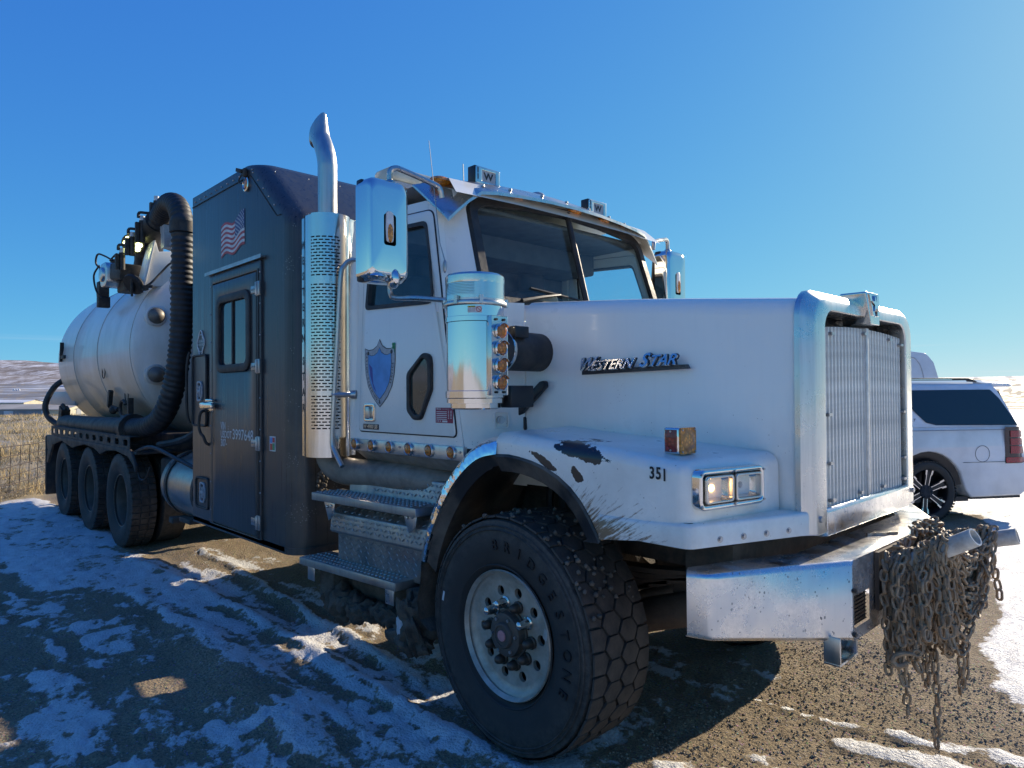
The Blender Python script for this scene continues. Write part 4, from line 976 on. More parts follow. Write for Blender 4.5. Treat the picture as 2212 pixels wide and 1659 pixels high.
    s.add([(-1.120, -1.0983, 2.03), (-1.114, -1.0983, 2.03), (-1.108, -1.0983, 1.99), (-1.112, -1.0983, 1.988)], [(0, 1, 2, 3)]); o = s.obj('clover', 'decal_green', dr, smooth=0); o.matrix_parent_inverse = PI
    s = Sh()
    for x in (-1.41, -1.145): s.lathe([(0, -.002), (.012, 0), (.014, .002)], (x, -1.0978, 1.995), 'y', 12)
    o = s.obj('shield_rivet', 'badge_grey', dr); o.matrix_parent_inverse = PI
# roof, rear wall, floor, header, pillars
s = Sh(); rp = [(-.60, 2.885), (-.72, 3.0), (-.95, 3.04), (-1.45, 3.03), (-1.60, 2.98), (-1.645, 2.86)]
s.loft([[(x, y * (1.02 - .06 * max(0, z - 2.9) / .14), z + .02 * (1 - y * y)) for y in (-1.0, -.9, -.5, 0, .5, .9, 1.0)] for x, z in rp], closed=False, caps=False); s.obj('cab_roof', 'white', T, smooth=60)
s = Sh(); s.bx(-1.645, -1.61, -1.06, 1.06, 1.43, 2.9); s.obj('cab_rear_wall', 'white', T)
s = Sh(); s.tube(smooth_path([(-1.648, -1.03, 1.44), (-1.648, -1.035, 2.25), (-1.645, -1.0, 2.84), (-1.60, -.95, 2.95), (-1.50, -.93, 3.0)], 4), .055, 10); o = s.obj('cab_corner', 'white', T); mirror(o)
s = Sh(); s.bx(-1.6, -.5, -1.03, 1.03, 1.40, 1.45); s.bx(-.56, -.46, -1.03, 1.03, 1.43, 2.20); s.bx(-1.61, -1.595, -1.03, 1.03, 1.45, 2.9); s.obj('cab_interior', 'cab_trim', T, smooth=0)
s = Sh(); s.bx(-1.58, -.75, -.95, .95, 2.86, 2.90); s.bx(-1.58, -1.2, -.95, .95, 2.70, 2.88); s.obj('overhead_console', 'cab_trim', T, bevel=.03)
s = Sh(); s.prism([(-.50, 2.20), (-.85, 2.16), (-.92, 2.05), (-.85, 1.9), (-.5, 1.8)], 'y', -1.0, 1.0); s.obj('dashboard', 'cab_dark', T, bevel=.02)
for y in (-.5, .5):
    st = empty('seat', (-1.25, y, 1.45), parent=T); PI = Matrix.Translation(-st.location)
    s = Sh(); s.box((-1.2, y, 1.85), (.5, .5, .16)); o = s.obj('seat_cushion', 'seat_cloth', st, bevel=.05, seg=3); o.matrix_parent_inverse = PI
    s = Sh(); s.box((-1.44, y, 2.22), (.15, .5, .66), Matrix.Rotation(R(-8), 3, 'Y')); o = s.obj('backrest', 'seat_cloth', st, bevel=.05, seg=3); o.matrix_parent_inverse = PI
    s = Sh(); s.box((-1.50, y, 2.62), (.10, .26, .16)); o = s.obj('headrest', 'seat_cloth', st, bevel=.04, seg=3); o.matrix_parent_inverse = PI
s = Sh(); th = [2 * math.pi * k / 28 for k in range(29)]; c = Vector((-.98, .5, 2.20)); e1 = YD; e2 = Vector((-.35, 0, .94)).normalized()
s.tube([c + e1 * (.23 * math.cos(t)) + e2 * (.23 * math.sin(t)) for t in th], .015, 8, caps=False); s.tube([c, c + Vector((.2, 0, -.15))], .03, 8); s.tube([c - e1 * .22, c + e1 * .22], .014, 6); s.obj('steering_wheel', 'black_plastic', T)
# windshield: two panes, rubber frame, divider
def ws(y, t):   # t 0 bottom .. 1 top
    a = abs(y) / .93; xb = -.50 - .012 * a * a; xt = -.685 - .02 * a * a; zb = 2.262 + .0 * a; zt_ = 2.945 - .075 * a * a
    return Vector((xb + (xt - xb) * t, y * (1 - .035 * t), zb + (zt_ - zb) * t))
def wloop(y0, y1, t0, t1, rr):
    return [ws(p[0], p[1]) for p in rrect(y0, y1, t0, t1, rr, 5)]
wo_, wi_ = rrect(-.905, .905, -.03, 1.05, .13, 7), rrect(-.835, .835, .05, .96, .10, 7)
def densify(L, n=4): return [tuple(Vector(L[i]).lerp(Vector(L[(i + 1) % len(L)]), k / n)) for i in range(len(L)) for k in range(n)]
wo_, wi_ = densify(wo_), densify(wi_); n = len(wo_)
s = Sh(); off = Vector((.022, 0, .006))
s.v = [tuple(ws(*p)) for p in wo_] + [tuple(ws(*p) + off) for p in [(q[0] * .985, .5 + (q[1] - .5) * .985) for q in wo_]] + [tuple(ws(*p) + off) for p in wi_] + [tuple(ws(*p) - off * .5) for p in wi_]
for k in range(3):
    for i in range(n): s.f.append((k * n + i, k * n + (i + 1) % n, (k + 1) * n + (i + 1) % n, (k + 1) * n + i))
s.m = [0] * len(s.f); s.obj('windshield_seal', 'rubber', T, smooth=50)
for sg in (-1, 1):
    s = Sh(); s.loft([[ws(sg * y, t) for y in (.0, .2, .4, .6, .8, .88)] for t in np.linspace(-.01, 1.01, 4)], closed=False, caps=False); s.obj('windshield_pane', 'glass', T, smooth=60)
s = Sh(); s.tube([ws(0, 0) + off, ws(0, .5) + off, ws(0, 1) + off], .02, 8); s.obj('windshield_divider', 'rubber', T)
s = Sh()
for sg in (-1, 1): s.loft([[lsh((-.70 - .16 * max(0, (z - 2.25) / .63), sg * 1.088, z)), lsh((-.635 - .17 * max(0, (z - 2.25) / .63), sg * 1.05, z)), lsh((-.555 - .17 * max(0, (z - 2.25) / .63), sg * .97, z)), ws(sg * .89, (z - 2.262) / .62) + Vector((.008, 0, 0))] for z in (2.20, 2.4, 2.6, 2.8, 2.90)], closed=False, caps=False)
s.loft([[ws(y, 1.03), ws(y, 1.03) + Vector((-.02, 0, .06)), ws(y, 1.03) + Vector((-.12, 0, .10))] for y in (-.98, -.6, -.2, .2, .6, .98)], closed=False, caps=False)
s.obj('windshield_pillar', 'white', T, smooth=60)
for (pv, tip, bl) in (((-.49, -.62, 2.28), (-.545, -.24, 2.345), None), ((-.47, .30, 2.28), (-.56, .62, 2.35), None)):
    pv, tip = Vector(pv), Vector(tip); w = empty('wiper', pv, parent=T); PI = Matrix.Translation(-pv); fo = Vector((.035, 0, .012))
    s = Sh(); s.tube([pv + fo * .4, pv.lerp(tip, .5) + fo, tip + fo], [.014, .011, .008], 6); o = s.obj('wiper_arm', 'black_plastic', w); o.matrix_parent_inverse = PI
    s = Sh(); d = Vector((-.03, -.50, .05)) if pv.y < 0 else Vector((-.04, .45, .10)); s.tube([tip + fo * .9 + d * -.35, tip + fo * .9, tip + fo * .8 + d * .5], .008, 6); o = s.obj('wiper_blade', 'black_plastic', w); o.matrix_parent_inverse = PI
# sun visor
def vis(y, t):  # 0 = rear edge at the roof, 1 = front lip
    a = abs(y); drop = .06 * a ** 2
    e = max(0, (a - .80) / .24)
    return Vector((-.82 - .12 * e + (.25 + .10 * e) * t - .05 * a * a, y, 3.095 - .120 * t - drop - .17 * e ** 1.3 * (.12 + .88 * t)))
ysv = [-1.04, -.98, -.9, -.82, -.7, -.5, -.25, 0, .25, .5, .7, .82, .9, .98, 1.04]
s = Sh(); s.loft([[vis(y, 0), vis(y, .12) + ZD * .005, vis(y, .6), vis(y, .93), vis(y, 1), vis(y, 1) - ZD * .02, vis(y, .9) - ZD * .014, vis(y, 0) - ZD * .012] for y in ysv], True); visor = s.obj('sun_visor', 'brushed', T, smooth=50)
for y in (-.72, -.5, -.22, .02, .26, .5, .7): s = Sh(); q = vis(y, .55); s.cyl(q, q + ZD * .012, .011, n=8); s.obj('bolt', 'hinge_steel', visor)
for y in (-.46, .1, .42, .62):
    s = Sh(); q = vis(y, .5) - ZD * .05; s.ball(q, (.05, .075, .025), 12, 6); s.obj('marker_lamp', 'orange_lens', visor)
s = Sh(); s.ball((-.86, -.93, 3.02), (.06, .08, .03), 12, 6); s.obj('marker_lamp', 'orange_lens', visor)
# roof lamps with W, horn, light bar, antennas
for y, lab in ((-.575, None), (.53, None)):
    b = empty('roof_lamp', (-.86, y, 3.06), parent=T); PI = Matrix.Translation(-b.location)
    s = Sh(); s.bx(-.90, -.83, y - .105, y + .105, 3.055, 3.175); o = s.obj('lamp_housing', 'black_plastic', b, bevel=.006); o.matrix_parent_inverse = PI
    s = Sh(); s.plate_hole(rrect(y - .10, y + .10, 3.06, 3.168, .006), rrect(y - .052, y + .062, 3.078, 3.148, .004), 'x', -.835, -.818); o = s.obj('lamp_frame', 'polished', b, bevel=.003); o.matrix_parent_inverse = PI
    s = Sh(); s.bx(-.835, -.824, y - .052, y + .062, 3.078, 3.148); o = s.obj('lamp_cover', 'decal_grey', b, smooth=0); o.matrix_parent_inverse = PI
    s = Sh(); s.text('W', (-.8225, y + .005, 3.113), YD, ZD, .062, bold=.035, sx=1.2); o = s.obj('lettering', 'letter_black', b, smooth=0); o.matrix_parent_inverse = PI
    s = Sh(); s.bx(-.90, -.84, y - .02, y + .02, 3.02, 3.06); o = s.obj('lamp_foot', 'dark_metal', b); o.matrix_parent_inverse = PI
    s = Sh()
    for z in (3.085, 3.125): s.bx(-.822, -.816, y - .092, y - .084, z, z + .035)
    o = s.obj('lamp_slot', 'letter_black', b, smooth=0); o.matrix_parent_inverse = PI
s = Sh(); s.ball((-.98, .02, 3.10), (.10, .055, .07), 14, 8); s.obj('roof_horn', 'decal_grey', T)
lb = empty('light_bar', (-1.40, -.55, 3.0), parent=T); PI = Matrix.Translation(-lb.location)
s = Sh(); s.bx(-1.52, -1.32, -.95, .95, 3.10, 3.13); s.bx(-1.50, -1.34, -.9, -.86, 2.98, 3.12); s.bx(-1.50, -1.34, -.2, -.16, 3.0, 3.12); s.bx(-1.50, -1.34, .86, .9, 2.98, 3.12); o = s.obj('bar_frame', 'decal_grey', lb); o.matrix_parent_inverse = PI
s = Sh(); s.prism(rrect(-1.53, -1.31, 3.13, 3.225, .035), 'y', -.97, .97); o = s.obj('bar_lens', 'lightbar_plastic', lb, bevel=.008); o.matrix_parent_inverse = PI
s = Sh(); s.tube([(-.66, -1.055, 2.49), (-.70, -1.06, 2.60), (-.80, -1.06, 3.22)], [.004, .003, .0022], 5); s.ball((-.655, -1.06, 2.46), (.012, .012, .04), 8, 6); s.obj('antenna', 'hinge_steel', T)
s = Sh(); s.tube([(-1.15, -.5, 3.03), (-1.16, -.5, 3.30)], .004, 5); s.obj('antenna', 'hinge_steel', T)
# mirrors
def truck_mirror(sg):
    m = empty('wing_mirror', (-.75, sg * 1.40, 2.32), parent=T); PI = Matrix.Translation(-m.location)
    y0, y1 = (-1.535, -1.275) if sg < 0 else (1.275, 1.535)
    s = Sh(); s.loft([[(x, (y0 + y1) / 2 + (y - (y0 + y1) / 2) * k, 2.62 + (z - 2.62) * k) for y, z in rrect(y0, y1, 2.335, 2.90, .05)] for x, k in ((-.83, .99), (-.80, 1.0), (-.725, .985), (-.70, .93), (-.695, .80), (-.692, .3))], caps=False); o = s.obj('mirror_shell', 'chrome', m, smooth=60); o.matrix_parent_inverse = PI
    s = Sh(); s.bx(-.835, -.825, y0 + .01, y1 - .01, 2.345, 2.89); o = s.obj('mirror_glass', 'chrome', m, smooth=0); o.matrix_parent_inverse = PI
    s = Sh(); s.bx(-.832, -.78, y0 + .004, y1 - .004, 2.34, 2.895); o = s.obj('mirror_back', 'black_plastic', m, bevel=.01); o.matrix_parent_inverse = PI
    if sg > 0: s = Sh(); s.box((-.88, 1.40, 2.60), (.02, .2, .56), Matrix.Rotation(R(5), 3, 'Y')); o = s.obj('mirror_flap', 'black_plastic', m); o.matrix_parent_inverse = PI
    yc = sg * 1.408
    s = Sh(); s.prism([(yc + q[0], 2.635 + q[1]) for q in rpoly([(-.022, -.085), (.022, -.085), (.026, 0), (.022, .085), (-.022, .085), (-.026, 0)], .02, 3)], 'x', -.698, -.684); o = s.obj('lamp_base', 'decal_white', m, bevel=.006); o.matrix_parent_inverse = PI
    s = Sh(); s.ball((-.684, yc, 2.60), (.012, .018, .052), 10, 6); o = s.obj('side_lamp', 'orange_lens', m); o.matrix_parent_inverse = PI
    s = Sh(); s.tube(smooth_path([(-.76, sg * 1.36, 2.88), (-.76, sg * 1.36, 2.96), (-.75, sg * 1.33, 2.985), (-.74, sg * 1.28, 2.98), (-.70, sg * 1.09, 2.93), (-.69, sg * 1.06, 2.90), (-.69, sg * 1.05, 2.86)], 5), .016, 8); s.ball((-.76, sg * 1.36, 2.895), (.03, .03, .025), 10, 6); o = s.obj('mirror_arm', 'steel_pipe', m); o.matrix_parent_inverse = PI
    s = Sh(); s.tube(smooth_path([(-.75, sg * 1.37, 2.34), (-.74, sg * 1.37, 2.28), (-.70, sg * 1.36, 2.255), (-.60, sg * 1.28, 2.25), (-.46, sg * 1.08, 2.235)], 5), .014, 8); o = s.obj('mirror_arm', 'steel_pipe', m); o.matrix_parent_inverse = PI
    # moulded foot with the polished hollows at the lower edge
    s = Sh(); s.ball((-.71, sg * 1.37, 2.36), (.045, .03, .055), 12, 8); s.ball((-.70, sg * 1.475, 2.36), (.03, .055, .022), 12, 6); o = s.obj('mirror_foot', 'chrome', m); o.matrix_parent_inverse = PI
truck_mirror(-1); truck_mirror(1)
# sill strip with six amber lamps, panel under the cab
sl_ = empty('cab_sill', (-1.0, -1.1, 1.36), parent=T); PI = Matrix.Translation(-sl_.location)
s = Sh(); s.bx(-1.642, -.455, -1.098, -1.07, 1.362, 1.440); o = s.obj('sill_strip', 'brushed', sl_, bevel=.003); o.matrix_parent_inverse = PI
for k in range(6):
    x = -1.565 + k * (1.565 - .551) / 5; q = (x, -1.098, 1.404)
    s = Sh(); s.lathe([(.037, 0), (.039, -.012), (.035, -.017), (.030, -.012), (.030, .0)], q, 'y', 24); o = s.obj('lamp_ring', 'brushed', sl_); o.matrix_parent_inverse = PI
    s = Sh(); s.lathe([(.0305, -.010), (.027, -.020), (.016, -.025), (0, -.027)], q, 'y', 20); o = s.obj('sill_lamp', 'amber', sl_); o.matrix_parent_inverse = PI
for x in (-1.49, -1.06, -.48): s = Sh(); s.cyl((x, -1.097, 1.41), (x, -1.104, 1.41), .007, n=8); o = s.obj('screw', 'hinge_steel', sl_); o.matrix_parent_inverse = PI
s = Sh(); s.prism([(-1.08, 1.36), (-.98, 1.28), (-.6, 1.26), (-.6, 1.43), (-1.08, 1.43)], 'x', -1.60, -.52); s.obj('under_cab_panel', 'sill_panel', T, bevel=.01)
s = Sh(); s.tube(smooth_path([(-1.88, -1.11, 1.36), (-1.88, -1.11, 1.30), (-1.84, -1.09, 1.24), (-1.75, -1.05, 1.205), (-1.5, -1.0, 1.20), (-1.0, -.95, 1.20), (-.5, -.8, 1.16)], 5), .095, 16); s.obj('exhaust_pipe', 'brown_exhaust', T)
s = Sh(); s.lathe([(0, .0), (.14, .0), (.155, -.03), (.155, -.5), (.14, -.53), (0, -.53)], (-.62, -.78, 1.10), 'x', 24); s.obj('air_tank', 'brown_exhaust', T)
# --- air cleaner
ac = empty('air_cleaner', (-.15, -1.27, 1.655), parent=T)
prof_ac = [(0, 0), (.115, 0), (.124, .006), (.124, .028), (.1425, .030), (.1425, .052), (.148, .056), (.148, .088), (.142, .091), (.142, .422), (.147, .425), (.147, .448), (.1435, .45), (.1435, .50)]
s = Sh(); s.lathe(prof_ac, (0, 0, 0), n=48); s.obj('canister', 'chrome', ac, smooth=25)
s = Sh(); s.lathe([(.1435, .50), (.158, .505), (.160, .513), (.157, .521), (.1465, .526), (.1465, .535)], n=48)
for a in (-150, -75, -30, 60): s.box((.158 * math.cos(R(a)), .158 * math.sin(R(a)), .525), (.018, .018, .04), Matrix.Rotation(R(a), 3, 'Z'))
s.obj('clamp_band', 'brushed', ac, smooth=35)
s = Sh(); s.lathe([(.146, .535), (.146, .552)], n=48); s.lathe([(.146, .612), (.147, .622), (.147, .648), (.139, .658), (.135, .660), (.05, .664), (0, .664)], n=48); a0, a1 = R(-15), R(160); s.lathe([(.146, .552), (.146, .612)], n=24, a0=R(-42), a1=R(30)); s.obj('cap', 'polished', ac, smooth=30)
s = Sh(); s.lathe([(.1455, .552), (.1455, .612)], n=48, a0=R(30), a1=R(318)); s.obj('intake_mesh', 'perf', ac)
d_ = Vector((CAM.x + .15, CAM.y + 1.27, 0)).normalized()
def on_can(rel, z, r): a = math.atan2(d_.y, d_.x) + R(rel); return Vector((r * math.cos(a), r * math.sin(a), z)), Vector((-math.sin(a), math.cos(a), 0))
s = Sh(); q, t_ = on_can(0, .477, .1442)
s = Sh(); q, t_ = on_can(-1, .478, .1450); s.loft([[on_can(r_, z, .1450)[0] for r_ in (-14, -7, 0, 7, 13)] for z in (.462, .494)], closed=False, caps=False); s.obj('caution_label', 'decal_white', ac)
s = Sh(); s.loft([[on_can(r_, z, .1455)[0] for r_ in (-14, -7, 0)] for z in (.4865, .494)], closed=False, caps=False); s.obj('label_band', 'decal_yellow', ac)
s = Sh(); q, t_ = on_can(-7, .490, .1462); s.text('CAUTION', q, t_, ZD, .008, bold=.02)
for k in range(4): q, t_ = on_can(-7, .4825 - k * .005, .1462); s.text('DO NOT use ether', q, t_, ZD, .0045)
s.obj('lettering', 'letter_black', ac, smooth=0)
s = Sh(); q, t_ = on_can(7, .478, .1465); n_ = t_.cross(ZD); s.tube([q + t_ * (.012 * math.cos(a)) + ZD * (.012 * math.sin(a)) for a in np.linspace(0, 2 * math.pi, 21)], .0014, 5, caps=False); s.tube([q + t_ * .008 - ZD * .008, q - t_ * .008 + ZD * .008], .0014, 5); s.obj('no_sign', 'decal_red', ac)
s = Sh(); s.cyl((.0, .05, .30), (-.06, .52, .30), .105, n=28); s.obj('intake_elbow', 'rubber', ac)
s = Sh(); s.lathe([(.112, 0), (.116, .006), (.116, .024), (.112, .03)], (0, 0, 0), 'y', 28); o = s.obj('hose_clamp', 'polished', ac); o.location = (-.025, .17, .30); o.rotation_euler = (0, 0, R(7))
s = Sh(); s.box((.06, .24, .39), (.06, .10, .06)); s.box((.09, .20, .06), (.08, .16, .11)); s.obj('mount_bracket', 'black_plastic', ac, bevel=.006)
# side lamp panel on the canister
lp = empty('side_lamp_panel', (.018, -1.262, 1.72), parent=T); PI = Matrix.Translation(-lp.location)
s = Sh(); s.bx(.012, .020, -1.312, -1.212, 1.722, 2.103); s.bx(-.07, .020, -1.316, -1.312, 1.722, 2.103); s.bx(-.03, .020, -1.212, -1.208, 1.722, 2.103); o = s.obj('panel_plate', 'polished', lp, bevel=.002); o.matrix_parent_inverse = PI
for k in range(4):
    z = 2.030 - k * .0825; q = (.020, -1.258, z)
    s = Sh(); s.lathe([(.037, 0), (.038, .010), (.034, .015), (.029, .010), (.029, 0)], q, 'x', 24); s.lathe([(.035, .008), (.0375, .030), (.0355, .030), (.033, .010)], q, 'x', 12, R(30), R(150)); o = s.obj('lamp_ring', 'chrome', lp); o.matrix_parent_inverse = PI
    s = Sh(); s.lathe([(.030, .008), (.026, .018), (.015, .023), (0, .025)], q, 'x', 20); o = s.obj('side_lamp', 'amber', lp); o.matrix_parent_inverse = PI
for (y, z) in ((-1.285, 2.085), (-1.235, 2.085), (-1.285, 1.737), (-1.235, 1.737)): s = Sh(); s.cyl((.02, y, z), (.027, y, z), .006, n=8); o = s.obj('screw', 'dark_metal', lp); o.matrix_parent_inverse = PI
# --- exhaust stack with slotted guard
ex = empty('exhaust_stack', (-1.87, -1.13, 1.31), parent=T); tc = -28.7
s = Sh(); s.cyl((0, 0, .02), (0, 0, 1.62), .105, n=24); s.obj('muffler', 'dark_metal', ex)
s = Sh(); RS = .152; ncell = 20; A_ = lambda k: R(tc - 46 + 78 * k / ncell)
zs_ = [0, .178]; z = .178; rows = []
while z < 1.475:
    rows.append(z); z += .0215
def gp(a, z): return (RS * math.cos(a), RS * math.sin(a), z)
edges = [A_(k) for k in range(ncell + 1)]; left = [R(tc - 92 + 46 * k / 6) for k in range(7)]; right = [R(tc + 32 + 58 * k / 6) for k in range(7)]
def strip(z0, z1, angs): s.loft([[gp(a, z0) for a in angs], [gp(a, z1) for a in angs]], closed=False, caps=False)
strip(0, .178, edges); strip(rows[-1] + .0215, 1.648, edges)
for i, z in enumerate(rows):
    if 1.16 < z < 1.19 or .40 < z < .425: strip(z, z + .0215, edges); continue
    strip(z, z + .0125, edges)
    for k in range(ncell):
        if (k + (2 if i % 2 else 0)) % 4 == 3: strip(z + .0125, z + .0215, edges[k:k + 2])
strip(0, 1.64, left); strip(0, 1.648, right)
lx = Vector(gp(left[0], 0)); s.loft([[(lx.x, lx.y, z), (lx.x - .055, lx.y + .006, z)] for z in (0, 1.64)], closed=False, caps=False)
rx = Vector(gp(right[-1], 0)); s.loft([[(rx.x, rx.y, z), (rx.x - .02, rx.y + .05, z)] for z in (0, 1.648)], closed=False, caps=False)
gd = s.obj('stack_guard', 'polished', ex, smooth=40)
s = Sh()
for k, ch in enumerate('WESTERNSTAR'):
    s.text(ch, (lx.x - .024, lx.y - .001, 1.45 - k * .107 - (.05 if k > 6 else 0)), XD, ZD, .075, bold=.03, extrude=.01, sx=.62)
s.obj('cut_lettering', 'letter_black', gd, smooth=0)
s = Sh(); st_r = .066
pth = [(0, 0, 1.60), (0, 0, 1.95), (-.002, 0, 2.02), (-.02, 0, 2.09), (-.055, 0, 2.16), (-.10, 0, 2.235)]
s.tube(smooth_path(pth, 5), st_r, 24, caps=False)
vv = [list(v) for v in s.v]
# slanted, pointed mouth of the curved pipe
nr = 24; last = len(vv) - nr
for i in range(nr):
    x, y, z = vv[last + i]; dz = (x + .10) / st_r    # outer side reaches higher
    vv[last + i] = [x - .02 + .02 * dz, y * (1 - .35 * max(0, dz)), z + .055 + .085 * dz]
s.v = [tuple(v) for v in vv]; s.obj('tail_pipe', 'steel_pipe', ex, smooth=60)
s = Sh(); a_ = R(tc + 100); s.tube(smooth_path([(.27, .10, 1.325), (.225, .05, 1.325), (.20, .015, 1.29), (.19, -.01, 1.2), (.17, -.03, .7), (.155, -.05, .25), (.155, -.055, .10), (.19, -.055, .04), (.28, -.055, -.05)], 5), .0165, 8)
s.cyl((.265, .10, 1.325), (.29, .11, 1.325), .032, n=12); s.tube([(.15, -.05, .42), (.27, .05, .42)], .018, 8); s.cyl((.25, .04, .42), (.28, .06, .42), .03, n=12); s.obj('grab_rail', 'steel_pipe', ex)
s = Sh(); s.tube([Vector((-.10, -.06, 1.56)) + Vector((0, .0, 0)) + Vector((.0, .045 * math.cos(t), .045 * math.sin(t))) + Vector((-.045 * math.cos(t), 0, 0)) for t in np.linspace(0, 2 * math.pi, 17)], .012, 8, caps=False); s.obj('lifting_ring', 'decal_grey', ex)
# ------------------------------------------------------------------ sleeper box
SY = -1.25
sec = [(-4.18, .60), (-4.18, 3.55), (-2.77, 3.55), (-2.23, 3.075), (-2.14, 2.95), (-2.14, .60)]
s = Sh()
# rounded front corners: lofted plan loops at heights
def slp_loop(z, xf, r=.15):
    P = []
    for (cx, cy, a0_, a1_) in ((xf - r, 1.25 - r, 90, 0), (xf - r, -1.25 + r, 0, -90)):
        for k in range(7): a = R(a0_ + (a1_ - a0_) * k / 6); P.append((cx + r * math.cos(a), cy + r * math.sin(a), z))
    rb = .04
    for (cx, cy, a0_, a1_) in ((-4.18 + rb, -1.25 + rb, 270, 180), (-4.18 + rb, 1.25 - rb, 180, 90)):
        for k in range(4): a = R(a0_ + (a1_ - a0_) * k / 3); P.append((cx + rb * math.cos(a), cy + rb * math.sin(a), z))
    return P
s.loft([slp_loop(z, xf) for z, xf in ((.60, -2.14), (2.94, -2.14), (3.0, -2.152), (3.06, -2.20), (3.12, -2.265), (3.50, -2.69), (3.535, -2.74), (3.55, -2.80))]); slp = s.obj('sleeper_box', 'black', T, smooth=32)
s = Sh(); s.loft([[(x + .004, y, z) for x, y, z in slp_loop(z_, xf + .006, .155)] for z_, xf in ((.585, -2.14), (.635, -2.14))]); s.obj('sleeper_skirt', 'black', T, smooth=30)
s = Sh()
for (za, xa, zb, xb) in ((3.10, -2.45, 3.56, -2.86),):
    for sg in (-1, 1): s.tube([(-4.15, sg * 1.253, 3.46), (-2.86, sg * 1.253, 3.46), (-2.40, sg * 1.253, 3.055), (-2.33, sg * 1.253, 3.05)], .004, 4)
s.obj('roof_seam', 'dark_metal', T)
s = Sh()
for k in range(11): x = -4.08 + k * .125; s.ball((x, -1.252, 3.50), .007, 6, 4)
for k in range(5): x = -2.82 + k * .095; s.ball((x, -1.252, 3.475 - k * .083), .007, 6, 4)
for k in range(9): s.ball((-2.72 + .47 * .15, -1.15 + k * .28, 3.46), .006, 6, 4); s.ball((-2.19, -1.05 + k * .26, 3.03), .008, 6, 4)
s.obj('rivets', 'hinge_steel', T, smooth=0, kind='stuff')
s = Sh(); s.bx(-3.9, -3.0, -.5, .3, 3.55, 3.60); s.obj('roof_hatch', 'black', T, bevel=.02)
s = Sh(); s.cyl((-2.95, .10, 3.55), (-2.95, .10, 3.66), .05, n=16); s.lathe([(0, 3.705), (.17, 3.70), (.175, 3.67), (.175, 3.655), (.15, 3.65), (.0, 3.65)], (-2.95, .10, 0), n=24); s.box((-2.95, -.05, 3.61), (.05, .25, .02), Matrix.Rotation(R(-25), 3, 'X')); s.obj('roof_vent', 'decal_grey', T)
s = Sh(); s.cyl((-2.75, .62, 3.53), (-2.75, .62, 3.64), .04, n=14); s.obj('vent_stub', 'decal_grey', T)
s = Sh(); s.ball((-3.62, -1.15, 3.56), (.05, .05, .035), 10, 6); s.obj('roof_knob', 'black_plastic', T)
# camera / cable over the marker lamp
s = Sh(); s.box((-2.99, -1.27, 3.52), (.10, .06, .03), Matrix.Rotation(R(20), 3, 'Y')); s.box((-2.93, -1.27, 3.495), (.04, .03, .06)); s.tube(smooth_path([(-2.96, -1.27, 3.5), (-3.03, -1.275, 3.46), (-3.02, -1.27, 3.43), (-2.955, -1.262, 3.42)], 5), .006, 6); s.obj('work_camera', 'dark_metal', T, bevel=.004)
s = Sh(); s.lathe([(.055, 0), (.058, -.016), (.047, -.02), (.04, -.010), (.04, 0)], (-2.93, -1.25, 3.405), 'y', 24); ml = s.obj('marker_ring', 'chrome', T)
s = Sh(); s.lathe([(.041, -.008), (.03, -.018), (0, -.021)], (-2.93, -1.25, 3.405), 'y', 20); s.obj('marker_lamp', 'amber', ml)
# flag decal
fl = empty('flag_decal', (-3.21, -1.252, 3.05), parent=T); PI = Matrix.Translation(-fl.location)
def fxy(u, v):  # u 0 at the hoist (right) to 1 at the fly (left); v 0 top .. 1 bottom
    x = -2.975 - .483 * u; wv = .016 * math.sin(u * 9.5 + .3) - .012 * math.sin(u * 4.1)
    zt = 3.222 - .035 * u - (.03 if u > .5 else .03 * u * 2) + wv; zb = 2.930 - .012 * u + wv * 1.1 - .035 * u * u
    return (x, zt + (zb - zt) * v)
sh = {m: Sh() for m in ('flag_red', 'flag_white', 'flag_blue')}
NU = 20
for k in range(13):
    for i in range(NU):
        u0, u1 = i / NU, (i + 1) / NU; can = u1 <= .41 and k < 7
        m_ = 'flag_blue' if can else ('flag_red' if k % 2 == 0 else 'flag_white')
        P = [fxy(u0, k / 13), fxy(u1, k / 13), fxy(u1, (k + 1) / 13), fxy(u0, (k + 1) / 13)]
        sh[m_].add([(x, -1.2535, z) for x, z in P], [(0, 1, 2, 3)])
for m_, n_ in (('flag_red', 'red_stripes'), ('flag_white', 'white_stripes'), ('flag_blue', 'canton')): o = sh[m_].obj(n_, m_, fl, smooth=0); o.matrix_parent_inverse = PI
s = Sh()
for r_ in range(9):
    for c_ in range(6 if r_ % 2 == 0 else 5):
        u = .40 * ((c_ + (.5 if r_ % 2 == 0 else 1.0)) / 6.0); v = 7 / 13 * (r_ + .6) / 9.2; x, z = fxy(u, v)
        s.add([(x + (.0085 if k % 2 == 0 else .004) * math.sin(R(36 * k)), -1.2545, z + (.0105 if k % 2 == 0 else .005) * math.cos(R(36 * k))) for k in range(10)], [tuple(range(10))])
o = s.obj('stars', 'flag_white', fl, smooth=0); o.matrix_parent_inverse = PI
